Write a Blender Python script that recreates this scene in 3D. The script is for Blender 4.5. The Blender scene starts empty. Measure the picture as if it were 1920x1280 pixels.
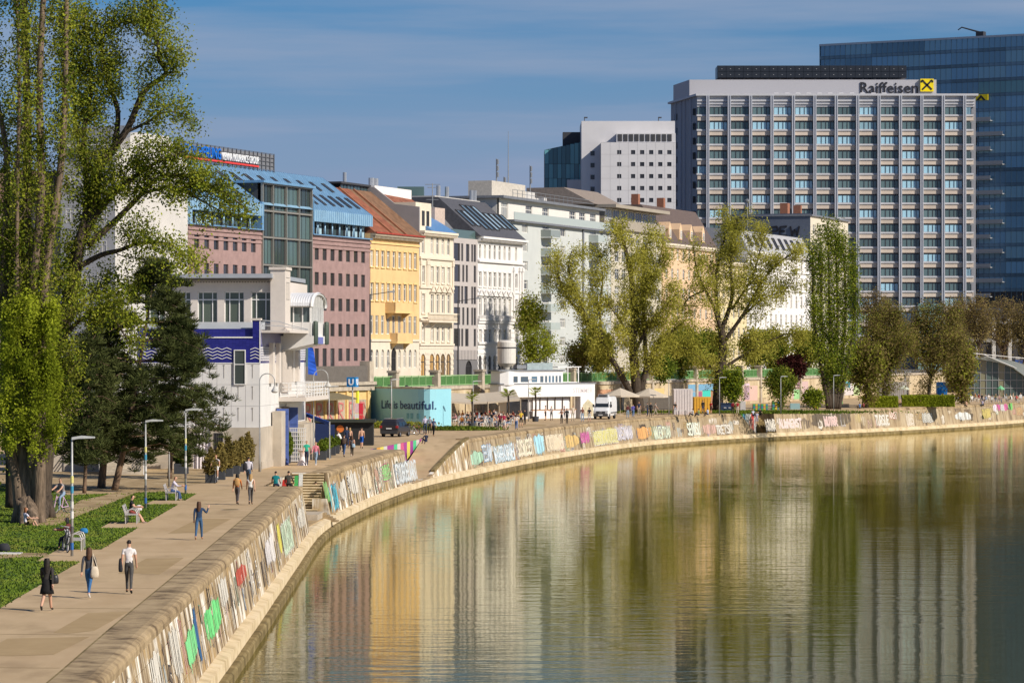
import bpy,bmesh,math,random
import numpy as np
from mathutils import Vector,Matrix
from mathutils.geometry import tessellate_polygon
random.seed(7)
R=math.radians
scene=bpy.context.scene
COL=scene.collection
# ------------------------------------------------------------------ camera, sky, sun, exposure
F=6000.0            # focal length in pixels of the 1920 px wide picture
CH=8.1              # eye height above the promenade (standing on a bridge)
HY=660.0            # row of the horizon
cam_d=bpy.data.cameras.new('camera')
cam_d.sensor_width=36.0
cam_d.lens=36.0*F/1920.0
cam_d.shift_y=20.0/1920.0
cam_d.clip_start=1.0
cam_d.clip_end=6000.0
cam=bpy.data.objects.new('camera',cam_d)
COL.objects.link(cam)
cam.location=(0,0,CH)
cam.rotation_euler=(R(90),0,0)
scene.camera=cam
SUN_AZ=math.atan2(-0.54,0.84)      # direction to the sun in the ground plane
SUN_EL=R(35)
world=bpy.data.worlds.new('World')
scene.world=world
world.use_nodes=True
wn=world.node_tree.nodes
wl=world.node_tree.links
wn.clear()
w_out=wn.new('ShaderNodeOutputWorld')
w_bg=wn.new('ShaderNodeBackground')
w_sky=wn.new('ShaderNodeTexSky')
w_sky.sky_type='NISHITA'
w_sky.sun_disc=False
w_sky.sun_elevation=SUN_EL
w_sky.sun_rotation=math.pi/2-SUN_AZ
w_sky.air_density=1.0
w_sky.dust_density=0.25
w_sky.ozone_density=4.0
w_bg.inputs['Strength'].default_value=0.085
# thin high cloud streaks over the whole sky
w_tc=wn.new('ShaderNodeTexCoord')
w_map=wn.new('ShaderNodeMapping')
w_map.inputs['Scale'].default_value=(1.2,1.2,16.0)
w_map.inputs['Rotation'].default_value=(0.05,0.09,0.3)
w_noise=wn.new('ShaderNodeTexNoise')
w_noise.inputs['Scale'].default_value=3.2
w_noise.inputs['Detail'].default_value=6.0
w_noise.inputs['Roughness'].default_value=0.55
w_ramp=wn.new('ShaderNodeValToRGB')
w_ramp.color_ramp.elements[0].position=0.46
w_ramp.color_ramp.elements[0].color=(0,0,0,1)
w_ramp.color_ramp.elements[1].position=0.78
w_ramp.color_ramp.elements[1].color=(0.8,0.8,0.8,1)
w_hsv=wn.new('ShaderNodeHueSaturation')
w_hsv.inputs['Hue'].default_value=0.5
w_hsv.inputs['Saturation'].default_value=1.0
w_mix=wn.new('ShaderNodeMixRGB')
w_mix.inputs['Color2'].default_value=(3.4,4.0,5.3,1)
wl.new(w_tc.outputs['Generated'],w_map.inputs['Vector'])
wl.new(w_map.outputs['Vector'],w_noise.inputs['Vector'])
wl.new(w_noise.outputs['Fac'],w_ramp.inputs['Fac'])
wl.new(w_ramp.outputs['Color'],w_mix.inputs['Fac'])
wl.new(w_sky.outputs['Color'],w_hsv.inputs['Color'])
w_tint=wn.new('ShaderNodeMixRGB'); w_tint.blend_type='MULTIPLY'; w_tint.inputs['Fac'].default_value=1.0
w_tint.inputs['Color2'].default_value=(0.25,0.51,0.76,1)
wl.new(w_hsv.outputs['Color'],w_tint.inputs['Color1'])
# band of haze lying over the whole horizon
w_sep=wn.new('ShaderNodeSeparateXYZ')
wl.new(w_tc.outputs['Generated'],w_sep.inputs['Vector'])
w_wob=wn.new('ShaderNodeMath'); w_wob.operation='MULTIPLY_ADD'; w_wob.inputs[1].default_value=-0.05
wl.new(w_noise.outputs['Fac'],w_wob.inputs[0]); wl.new(w_sep.outputs['Z'],w_wob.inputs[2])
w_hz=wn.new('ShaderNodeMapRange'); w_hz.interpolation_type='SMOOTHSTEP'
w_hz.inputs['From Min'].default_value=-0.005; w_hz.inputs['From Max'].default_value=0.10; w_hz.inputs['To Min'].default_value=1.0; w_hz.inputs['To Max'].default_value=0.0
wl.new(w_wob.outputs['Value'],w_hz.inputs['Value'])
w_haze=wn.new('ShaderNodeMixRGB'); w_haze.inputs['Color2'].default_value=(2.95,3.40,5.1,1)
wl.new(w_hz.outputs['Result'],w_haze.inputs['Fac']); wl.new(w_tint.outputs['Color'],w_haze.inputs['Color1'])
wl.new(w_haze.outputs['Color'],w_mix.inputs['Color1'])
wl.new(w_mix.outputs['Color'],w_bg.inputs['Color'])
wl.new(w_bg.outputs['Background'],w_out.inputs['Surface'])
sun_d=bpy.data.lights.new('sun','SUN')
sun_d.energy=4.9
sun_d.angle=R(0.5)
sun_d.color=(1.0,0.915,0.80)
sun=bpy.data.objects.new('sun',sun_d)
COL.objects.link(sun)
SUNV=Vector((math.cos(SUN_AZ)*math.cos(SUN_EL),math.sin(SUN_AZ)*math.cos(SUN_EL),math.sin(SUN_EL)))
sun.rotation_euler=SUNV.to_track_quat('Z','Y').to_euler()
sun.location=(60,-40,120)
scene.view_settings.view_transform='Standard'
scene.view_settings.look='None'
scene.view_settings.exposure=0.2
scene.view_settings.gamma=1.0
scene.render.engine='CYCLES'
# ------------------------------------------------------------------ helpers
def G(x,y,z=0.0):
    """ground point (height z) that the picture shows at x, y"""
    Y=F*(CH-z)/(y-HY)
    return Vector(((x-960)*Y/F,Y,z))
def P(x,y,Y):
    """point at distance Y"""
    return Vector(((x-960)*Y/F,Y,CH-(y-HY)*Y/F))
def XA(x,Y): return (x-960)*Y/F
def ZA(y,Y): return CH-(y-HY)*Y/F
def tag(o,label=None,cat=None,group=None,kind=None):
    if label: o['label']=label
    if cat: o['category']=cat
    if group: o['group']=group
    if kind: o['kind']=kind
    return o
def empty(name,loc=(0,0,0),rz=0.0,label=None,cat=None,group=None):
    o=bpy.data.objects.new(name,None)
    o.empty_display_size=0.3
    COL.objects.link(o)
    o.location=loc
    o.rotation_euler=(0,0,rz)
    return tag(o,label,cat,group)
def link(name,me,parent=None,loc=None,rz=None):
    o=bpy.data.objects.new(name,me)
    COL.objects.link(o)
    if parent is not None: o.parent=parent
    if loc is not None: o.location=loc
    if rz is not None: o.rotation_euler=(0,0,rz)
    return o
def copy_tree(o,parent=None):
    c=o.copy()
    COL.objects.link(c)
    c.parent=parent
    for ch in list(o.children): copy_tree(ch,c)
    return c
class MB:
    def __init__(s):
        s.v=[]; s.f=[]; s.m=[]; s.uv=None
    def add(s,vs,fs,m=0):
        b=len(s.v)
        s.v.extend([tuple(v) for v in vs])
        s.f.extend([tuple(i+b for i in f) for f in fs])
        s.m.extend([m]*len(fs))
        return s
    def quad(s,a,b,c,d,m=0): return s.add([a,b,c,d],[(0,1,2,3)],m)
    def box(s,x0,x1,y0,y1,z0,z1,m=0):
        vs=[(x0,y0,z0),(x1,y0,z0),(x1,y1,z0),(x0,y1,z0),(x0,y0,z1),(x1,y0,z1),(x1,y1,z1),(x0,y1,z1)]
        return s.add(vs,[(0,3,2,1),(4,5,6,7),(0,1,5,4),(1,2,6,5),(2,3,7,6),(3,0,4,7)],m)
    def obox(s,c,ax,ay,az,m=0):
        c=Vector(c); ax=Vector(ax); ay=Vector(ay); az=Vector(az)
        vs=[c-ax-ay-az,c+ax-ay-az,c+ax+ay-az,c-ax+ay-az,c-ax-ay+az,c+ax-ay+az,c+ax+ay+az,c-ax+ay+az]
        return s.add(vs,[(0,3,2,1),(4,5,6,7),(0,1,5,4),(1,2,6,5),(2,3,7,6),(3,0,4,7)],m)
    def bar(s,p,q,w,h=None,m=0):
        p=Vector(p); q=Vector(q); d=(q-p); L=d.length
        if L<1e-6: return s
        d/=L
        up=Vector((0,0,1)) if abs(d.z)<0.95 else Vector((1,0,0))
        a=d.cross(up).normalized(); b=a.cross(d).normalized()
        return s.obox((p+q)/2,d*(L/2),a*(w/2),b*((h or w)/2),m)
    def prism(s,poly,z0,z1,m=0,m_top=None,cap=True):
        """vertical prism over a ground polygon (counter-clockwise)"""
        n=len(poly)
        vs=[(p[0],p[1],z0) for p in poly]+[(p[0],p[1],z1) for p in poly]
        s.add(vs,[(i,(i+1)%n,n+(i+1)%n,n+i) for i in range(n)],m)
        if cap:
            s.add([(p[0],p[1],z1) for p in poly],[tuple(range(n))],m if m_top is None else m_top)
            s.add([(p[0],p[1],z0) for p in poly],[tuple(reversed(range(n)))],m)
        return s
    def extrude_y(s,prof,y0,y1,m=0):
        """profile in x,z pushed along y"""
        n=len(prof)
        vs=[(p[0],y0,p[1]) for p in prof]+[(p[0],y1,p[1]) for p in prof]
        return s.add(vs,[(i,(i+1)%n,n+(i+1)%n,n+i) for i in range(n)]+[tuple(reversed(range(n))),tuple(range(n,2*n))],m)
    def extrude_x(s,prof,x0,x1,m=0):
        n=len(prof)
        vs=[(x0,p[0],p[1]) for p in prof]+[(x1,p[0],p[1]) for p in prof]
        return s.add(vs,[(i,(i+1)%n,n+(i+1)%n,n+i) for i in range(n)]+[tuple(reversed(range(n))),tuple(range(n,2*n))],m)
    def tube(s,pts,rad,n=7,m=0,cap=True):
        pts=[Vector(p) for p in pts]
        if not hasattr(rad,'__len__'): rad=[rad]*len(pts)
        rings=[]
        prev=None
        for i,p in enumerate(pts):
            d=(pts[min(i+1,len(pts)-1)]-pts[max(i-1,0)])
            if d.length<1e-9: d=Vector((0,0,1))
            d.normalize()
            if prev is None:
                up=Vector((0,0,1)) if abs(d.z)<0.9 else Vector((1,0,0))
                a=d.cross(up).normalized()
            else:
                a=(prev-d*prev.dot(d))
                a=a.normalized() if a.length>1e-6 else d.orthogonal().normalized()
            prev=a
            b=d.cross(a)
            rings.append([p+(a*math.cos(2*math.pi*k/n)+b*math.sin(2*math.pi*k/n))*rad[i] for k in range(n)])
        vs=[v for r in rings for v in r]
        fs=[]
        for i in range(len(rings)-1):
            for k in range(n):
                fs.append((i*n+k,i*n+(k+1)%n,(i+1)*n+(k+1)%n,(i+1)*n+k))
        if cap:
            fs.append(tuple(reversed(range(n))))
            fs.append(tuple((len(rings)-1)*n+k for k in range(n)))
        return s.add(vs,fs,m)
    def lathe(s,prof,c=(0,0,0),n=16,m=0):
        """prof: list of radius, z"""
        vs=[(c[0]+r*math.cos(2*math.pi*k/n),c[1]+r*math.sin(2*math.pi*k/n),c[2]+z) for r,z in prof for k in range(n)]
        fs=[]
        for i in range(len(prof)-1):
            for k in range(n):
                fs.append((i*n+k,i*n+(k+1)%n,(i+1)*n+(k+1)%n,(i+1)*n+k))
        fs.append(tuple(reversed(range(n))))
        fs.append(tuple((len(prof)-1)*n+k for k in range(n)))
        return s.add(vs,fs,m)
    def mesh(s,name,mats,smooth=False):
        me=bpy.data.meshes.new(name)
        me.from_pydata(s.v,[],s.f)
        for mt in (mats if isinstance(mats,(list,tuple)) else [mats]): me.materials.append(mt)
        if len(set(s.m))>1: me.polygons.foreach_set('material_index',s.m)
        elif s.m and s.m[0]: me.polygons.foreach_set('material_index',s.m)
        if smooth: me.polygons.foreach_set('use_smooth',[True]*len(me.polygons))
        me.update()
        return me
    def build(s,name,mats,parent=None,loc=None,rz=None,smooth=False):
        return link(name,s.mesh(name,mats,smooth),parent,loc,rz)
def fast_mesh(name,verts,quads,mats,midx=None,smooth=False):
    """numpy verts (n,3), quads (m,4)"""
    me=bpy.data.meshes.new(name)
    nv,nf=len(verts),len(quads)
    me.vertices.add(nv); me.loops.add(nf*4); me.polygons.add(nf)
    me.vertices.foreach_set('co',np.asarray(verts,dtype=np.float32).ravel())
    me.loops.foreach_set('vertex_index',np.asarray(quads,dtype=np.int32).ravel())
    me.polygons.foreach_set('loop_start',np.arange(0,nf*4,4,dtype=np.int32))
    for mt in (mats if isinstance(mats,(list,tuple)) else [mats]): me.materials.append(mt)
    if midx is not None: me.polygons.foreach_set('material_index',np.asarray(midx,dtype=np.int32))
    if smooth: me.polygons.foreach_set('use_smooth',np.ones(nf,dtype=bool))
    me.update(calc_edges=True)
    return me
# ------------------------------------------------------------------ materials
MATS={}
def mat(name,col,rough=0.8,var=0.12,vscale=3.0,bump=0.0,bscale=20.0,metal=0.0,spec=0.3,rnd=0.0,stretch=None,dirt=None):
    """procedural surface: base colour broken up by two noises, optional bump; rnd varies it per object"""
    if name in MATS: return MATS[name]
    m=bpy.data.materials.new(name)
    m.use_nodes=True
    nt=m.node_tree; N=nt.nodes; Lk=nt.links
    b=N['Principled BSDF']
    b.inputs['Roughness'].default_value=rough
    b.inputs['Metallic'].default_value=metal
    b.inputs['Specular IOR Level'].default_value=spec
    tc=N.new('ShaderNodeTexCoord')
    mp=N.new('ShaderNodeMapping')
    if stretch: mp.inputs['Scale'].default_value=stretch
    Lk.new(tc.outputs['Object'],mp.inputs['Vector'])
    n1=N.new('ShaderNodeTexNoise')
    n1.inputs['Scale'].default_value=vscale
    n1.inputs['Detail'].default_value=5.0
    n1.inputs['Roughness'].default_value=0.6
    Lk.new(mp.outputs['Vector'],n1.inputs['Vector'])
    rp=N.new('ShaderNodeValToRGB')
    lo=[max(0,c*(1-var*1.6)) for c in col]; hi=[min(1,c*(1+var*1.3)) for c in col]
    if dirt: lo=dirt
    rp.color_ramp.elements[0].position=0.28; rp.color_ramp.elements[0].color=(*lo,1)
    rp.color_ramp.elements[1].position=0.72; rp.color_ramp.elements[1].color=(*hi,1)
    if dirt:
        e=rp.color_ramp.elements.new(0.45); e.color=(*col,1)
    Lk.new(n1.outputs['Fac'],rp.inputs['Fac'])
    out=rp.outputs['Color']
    if rnd>0:
        oi=N.new('ShaderNodeObjectInfo')
        mr=N.new('ShaderNodeMapRange')
        mr.inputs['To Min'].default_value=1-rnd; mr.inputs['To Max'].default_value=1+rnd
        Lk.new(oi.outputs['Random'],mr.inputs['Value'])
        mx=N.new('ShaderNodeVectorMath'); mx.operation='SCALE'
        Lk.new(out,mx.inputs[0]); Lk.new(mr.outputs['Result'],mx.inputs['Scale'])
        out=mx.outputs['Vector']
    Lk.new(out,b.inputs['Base Color'])
    if bump>0:
        n2=N.new('ShaderNodeTexNoise')
        n2.inputs['Scale'].default_value=bscale; n2.inputs['Detail'].default_value=4.0
        Lk.new(mp.outputs['Vector'],n2.inputs['Vector'])
        bp=N.new('ShaderNodeBump'); bp.inputs['Strength'].default_value=bump; bp.inputs['Distance'].default_value=0.05
        Lk.new(n2.outputs['Fac'],bp.inputs['Height']); Lk.new(bp.outputs['Normal'],b.inputs['Normal'])
    MATS[name]=m
    return m
def glass(name,dark,light=None,share=0.2,rough=0.06,spec=0.5):
    """window glass: dark reflecting pane; a share of the panes (per object) has a light blind or a sky reflection painted into its colour"""
    if name in MATS: return MATS[name]
    m=bpy.data.materials.new(name); m.use_nodes=True
    N=m.node_tree.nodes; Lk=m.node_tree.links
    b=N['Principled BSDF']
    b.inputs['Roughness'].default_value=rough
    b.inputs['Specular IOR Level'].default_value=spec
    b.inputs['IOR'].default_value=1.5
    oi=N.new('ShaderNodeObjectInfo')
    rp=N.new('ShaderNodeValToRGB')
    rp.color_ramp.interpolation='LINEAR'
    rp.color_ramp.elements[0].position=0.0; rp.color_ramp.elements[0].color=(*[c*0.7 for c in dark],1)
    rp.color_ramp.elements[1].position=1.0-share; rp.color_ramp.elements[1].color=(*[min(1,c*1.3) for c in dark],1)
    if light:
        e=rp.color_ramp.elements.new(min(0.999,1.0-share+0.02)); e.color=(*light,1)
    Lk.new(oi.outputs['Random'],rp.inputs['Fac'])
    Lk.new(rp.outputs['Color'],b.inputs['Base Color'])
    MATS[name]=m
    return m
def plain(name,col,rough=0.7,metal=0.0,spec=0.3,alpha=1.0):
    return mat(name,col,rough,var=0.07,vscale=6.0,metal=metal,spec=spec)
CLOTH={}
def cloth(c):
    k=tuple(round(v,3) for v in c)
    if k not in CLOTH: CLOTH[k]=mat('cloth_%d'%len(CLOTH),c,0.85,var=0.15,vscale=9.0,spec=0.15)
    return CLOTH[k]
# ------------------------------------------------------------------ ground, bank, water
def catmull(pts,step):
    out=[]
    n=len(pts)
    for i in range(n-1):
        p0=Vector(pts[max(i-1,0)]); p1=Vector(pts[i]); p2=Vector(pts[i+1]); p3=Vector(pts[min(i+2,n-1)])
        k=max(1,int(round((p2-p1).length/step)))
        for j in range(k):
            t=j/k
            out.append(0.5*((2*p1)+(p2-p0)*t+(2*p0-5*p1+4*p2-p3)*t*t+(3*p1-p0-3*p2+p3)*t ** 3))
    out.append(Vector(pts[-1]))
    return out
BANK=catmull([(-9.6,40),(-9.9,60),(-10.2,78),(-10.6,94),(-10.95,111),(-11.4,133),(-12.1,165),(-12.65,190),(-12.75,202),(-12.4,217),(-11.3,237),(-10.2,252),(-8.95,266),(-7.0,281),(-4.4,297),(0.3,325),(5.6,351),(14.0,386),(24,413),(36,434),(50,456),(67,486),(82,518),(110,587),(150,680),(210,800),(420,1200)],1.0)
BS=[0.0]
for i in range(1,len(BANK)): BS.append(BS[-1]+(BANK[i]-BANK[i-1]).length)
BSN=np.array(BS); BX=np.array([p.x for p in BANK]); BY=np.array([p.y for p in BANK])
def bank(s):
    return Vector((float(np.interp(s,BSN,BX)),float(np.interp(s,BSN,BY))))
def bank_n(s):
    """tangent and outward normal (towards the water)"""
    d=(bank(s+0.6)-bank(s-0.6)).normalized()
    return d,Vector((d.y,-d.x))
def s_of_Y(Y): return float(np.interp(Y,BY,BSN))
def wall_off(z):   # how far the battered wall face stands out at height z
    return 0.03+0.17*max(0.0,-0.36-z)
def wallpt(s,z,off=0.0):
    p=bank(s); d,n=bank_n(s)
    q=p+n*(wall_off(z)+off)
    return Vector((q.x,q.y,z))
def s_of_px(x,z):
    best=None
    for i in range(0,len(BANK)-1):
        q=wallpt(BS[i],z)
        if q.y<70: continue
        e=abs(960+q.x*F/q.y-x)
        if best is None or e<best[0]: best=(e,BS[i])
    return best[1]
WZ=-3.7
def pos_mat(name,ramp,scale,sc3,ramp2=None,scale2=0.4,sc32=(1,1,1),mixramp=(0.45,0.6),rough=0.9,bump=0.15):
    """surface driven by world position noise (streaks when one axis is squeezed)"""
    m=bpy.data.materials.new(name); m.use_nodes=True
    N=m.node_tree.nodes; Lk=m.node_tree.links
    b=N['Principled BSDF']; b.inputs['Roughness'].default_value=rough; b.inputs['Specular IOR Level'].default_value=0.2
    g=N.new('ShaderNodeNewGeometry')
    def noise(sc,s3,det=6.0,rg=0.62):
        mp=N.new('ShaderNodeMapping'); mp.inputs['Scale'].default_value=s3
        n=N.new('ShaderNodeTexNoise'); n.inputs['Scale'].default_value=sc; n.inputs['Detail'].default_value=det; n.inputs['Roughness'].default_value=rg
        Lk.new(g.outputs['Position'],mp.inputs['Vector']); Lk.new(mp.outputs['Vector'],n.inputs['Vector'])
        return n
    def cr(stops):
        r=N.new('ShaderNodeValToRGB')
        els=r.color_ramp.elements
        els[0].position=stops[0][0]; els[0].color=(*stops[0][1],1)
        els[1].position=stops[-1][0]; els[1].color=(*stops[-1][1],1)
        for p,c in stops[1:-1]:
            e=els.new(p); e.color=(*c,1)
        return r
    n1=noise(scale,sc3); r1=cr(ramp); Lk.new(n1.outputs['Fac'],r1.inputs['Fac'])
    out=r1.outputs['Color']
    if ramp2:
        n2=noise(scale*1.7,sc3); r2=cr(ramp2); Lk.new(n2.outputs['Fac'],r2.inputs['Fac'])
        n3=noise(scale2,sc32,3.0); r3=cr([(mixramp[0],(0,0,0)),(mixramp[1],(1,1,1))]); Lk.new(n3.outputs['Fac'],r3.inputs['Fac'])
        mx=N.new('ShaderNodeMixRGB'); Lk.new(r3.outputs['Color'],mx.inputs['Fac']); Lk.new(out,mx.inputs['Color1']); Lk.new(r2.outputs['Color'],mx.inputs['Color2'])
        out=mx.outputs['Color']
    Lk.new(out,b.inputs['Base Color'])
    if bump:
        nb=noise(9.0,(1,1,1),4.0)
        bp=N.new('ShaderNodeBump'); bp.inputs['Strength'].default_value=bump; bp.inputs['Distance'].default_value=0.05
        Lk.new(nb.outputs['Fac'],bp.inputs['Height']); Lk.new(bp.outputs['Normal'],b.inputs['Normal'])
    MATS[name]=m
    return m
DK=(0.075,0.055,0.035); TN=(0.33,0.25,0.15); TL=(0.43,0.345,0.23); WH=(0.60,0.54,0.44); OR=(0.40,0.27,0.12)
M_WALL=pos_mat('quay_wall_stone',[(0.36,DK),(0.42,(0.20,0.14,0.085)),(0.465,TN),(0.51,TL),(0.545,WH),(0.60,(0.76,0.72,0.64))],1.05,(1,1,0.05),
                 [(0.36,DK),(0.44,(0.26,0.18,0.10)),(0.52,OR),(0.62,TL)],0.30,(1,1,1.8),(0.46,0.60))
M_WALLF=pos_mat('quay_wall_far',[(0.36,(0.085,0.065,0.045)),(0.45,(.30,.22,.13)),(0.53,TN),(0.64,TL)],0.9,(1,1,0.10),
                  [(0.36,(0.12,0.09,0.06)),(0.48,TN),(0.6,TL)],0.12,(1,1,1.0),(0.42,0.62))
M_COPE=pos_mat('coping_stone',[(0.34,(0.13,0.09,0.05)),(0.45,(0.27,0.195,0.11)),(0.55,(0.36,0.265,0.15)),(0.68,(0.43,0.32,0.19))],0.9,(1,1,1))
M_FOOT=pos_mat('footing_stone',[(0.3,(0.42,0.32,0.18)),(0.5,(0.60,0.48,0.30)),(0.7,(0.68,0.57,0.40))],0.9,(1,1,1))
M_FOOT2=pos_mat('footing_mossy',[(0.3,(0.08,0.06,0.025)),(0.5,(0.19,0.14,0.06)),(0.7,(0.30,0.23,0.11))],0.9,(1,1,1))
M_PATH=pos_mat('asphalt_path',[(0.3,(0.40,0.28,0.155)),(0.5,(0.47,0.34,0.20)),(0.7,(0.52,0.38,0.23))],0.35,(1,0.35,1),[(.35,(.36,.255,.145)),(.5,(.44,.32,.185)),(.65,(.50,.365,.215))],.16,(1,.6,1),(.47,.53),bump=.05)
M_LAWN=pos_mat('lawn_soil',[(0.3,(0.030,0.055,0.008)),(0.5,(0.055,0.095,0.012)),(0.7,(0.095,0.13,0.02))],0.5,(1,0.5,1))
M_DIRT=pos_mat('bare_earth',[(0.3,(0.22,0.15,0.07)),(0.5,(0.36,0.26,0.14)),(0.7,(0.45,0.34,0.20))],0.8,(1,0.5,1))
M_STREET=pos_mat('street_asphalt',[(0.3,(0.10,0.09,0.08)),(0.7,(0.17,0.155,0.14))],0.5,(1,1,1))
M_CONC=mat('concrete',(0.42,0.36,0.28),0.9,var=0.2,vscale=1.2,bump=0.1)
def sheet(name,poly,z,m,kind='structure',parent=None):
    """flat polygon with holes-free outline"""
    tri=tessellate_polygon([[Vector((p[0],p[1],0)) for p in poly]])
    mb=MB()
    fs=[]
    for t in tri:
        a,b,c=[Vector((poly[i][0],poly[i][1])) for i in t]
        fs.append(tuple(t) if (b-a).x*(c-a).y-(b-a).y*(c-a).x>0 else (t[0],t[2],t[1]))
    mb.add([(p[0],p[1],z) for p in poly],fs,0)
    o=mb.build(name,m,parent)
    if kind and parent is None: o['kind']=kind
    return o
# notches in the promenade: a stair well, a boat ramp, a far stair
S_ST0,S_ST1=s_of_Y(194.0),s_of_Y(215.5)
S_RP0,S_RP1=s_of_Y(266.0),s_of_Y(297.5)
S_FS0,S_FS1=s_of_Y(424.5),s_of_Y(433.0)
S_END=s_of_Y(1150)
def inner(s,d):
    p=bank(s); t,n=bank_n(s)
    return (p.x-n.x*d,p.y-n.y*d)
gp=[]
def along(a,b,d=0.25,step=2.0):
    k=max(1,int((b-a)/step))
    return [inner(a+(b-a)*i/k,d) for i in range(k+1)]
gp += along(0.0,S_ST0)
gp += [inner(S_ST0,2.35),inner(S_ST1,2.35)]
gp += along(S_ST1,S_RP0)
RA=(-11.9,267.0); RB=(-8.4,299.5)
gp += [RA,RB,(-4.9,299.5)]
gp += along(S_RP1+1.0,S_FS0)
gp += [inner(S_FS0,3.2),inner(S_FS1,3.2)]
gp += along(S_FS1,S_END,step=8.0)
gp += [(2600,4500),(-2600,4500),(-2600,-60),(-60,-60),(-9.5,30)]
sheet('promenade',gp,0.0,M_PATH)
# water
def water_material():
    m=bpy.data.materials.new('canal_water'); m.use_nodes=True
    N=m.node_tree.nodes; Lk=m.node_tree.links
    N.remove(N['Principled BSDF']); out=[n for n in N if n.type == 'OUTPUT_MATERIAL'][0]
    df=N.new('ShaderNodeBsdfDiffuse'); df.inputs['Color'].default_value=(.062,.060,.013,1)
    gl=N.new('ShaderNodeBsdfGlossy'); gl.inputs['Color'].default_value=(.98,.93,.74,1); gl.inputs['Roughness'].default_value=.03
    fr=N.new('ShaderNodeFresnel'); fr.inputs['IOR'].default_value=1.33
    mx=N.new('ShaderNodeMixShader'); Lk.new(fr.outputs['Fac'],mx.inputs['Fac']); Lk.new(df.outputs['BSDF'],mx.inputs[1]); Lk.new(gl.outputs['BSDF'],mx.inputs[2]); Lk.new(mx.outputs['Shader'],out.inputs['Surface'])
    g=N.new('ShaderNodeNewGeometry')
    def noise(sc,s3,det):
        mp=N.new('ShaderNodeMapping'); mp.inputs['Scale'].default_value=s3; mp.inputs['Rotation'].default_value=(0,0,0.12)
        n=N.new('ShaderNodeTexNoise'); n.inputs['Scale'].default_value=sc; n.inputs['Detail'].default_value=det
        n.inputs['Roughness'].default_value=0.55
        Lk.new(g.outputs['Position'],mp.inputs['Vector']); Lk.new(mp.outputs['Vector'],n.inputs['Vector'])
        return n
    n1=noise(0.9,(0.30,1.0,1.0),4.0)     # ripples, long across the view
    n2=noise(0.045,(0.6,1.0,1.0),4.0)     # calm and ruffled patches
    mul=N.new('ShaderNodeMath'); mul.operation='MULTIPLY'
    Lk.new(n1.outputs['Fac'],mul.inputs[0]); Lk.new(n2.outputs['Fac'],mul.inputs[1])
    bp=N.new('ShaderNodeBump'); bp.inputs['Strength'].default_value=0.40; bp.inputs['Distance'].default_value=0.09
    Lk.new(mul.outputs['Value'],bp.inputs['Height'])
    for n in (df,gl,fr): Lk.new(bp.outputs['Normal'],n.inputs['Normal'])
    MATS['canal_water']=m
    return m
M_WATER=water_material()
mb=MB(); mb.quad((-14,-80,WZ),(1500,-80,WZ),(1500,1300,WZ),(-14,1300,WZ))
o=mb.build('canal_water',M_WATER); o['kind']='structure'
mb=MB(); mb.quad((-14,-80,WZ-1.6),(1500,-80,WZ-1.6),(1500,1300,WZ-1.6),(-14,1300,WZ-1.6))
o=mb.build('canal_bed',M_FOOT2); o['kind']='structure'
# quay wall: coping stones, wall blocks near by, wall panels farther off
def strip(s0,s1,prof,name,m,parent,step=2.0):
    """sweep a cross-section (outward offset, z) along the bank; closed profile"""
    k=max(1,int(math.ceil((s1-s0)/step)))
    mb=MB(); n=len(prof); vs=[]
    for i in range(k+1):
        s=s0+(s1-s0)*i/k
        p=bank(s); d,nn=bank_n(s)
        for o_,z in prof: vs.append((p.x+nn.x*o_,p.y+nn.y*o_,z))
    fs=[]
    for i in range(k):
        for j in range(n): fs.append((i*n+j,(i+1)*n+j,(i+1)*n+(j+1)%n,i*n+(j+1)%n))
    fs.append(tuple(range(n))); fs.append(tuple(reversed([k*n+j for j in range(n)])))
    mb.add(vs,fs,0)
    ob=mb.build(name,m,parent)
    return ob
COPE=[(-1.15,-0.30),(-1.15,0.012),(-0.30,0.012),(-0.13,-0.02),(0.0,-0.09),(0.045,-0.20),(0.045,-0.36),(-0.3,-0.36)]
def wall_prof(z1=-2.8,z0=-0.36):
    return [(-0.5,z0),(wall_off(z0),z0),(wall_off(-1.6),-1.6),(wall_off(z1),z1),(-0.5,z1)]
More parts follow.
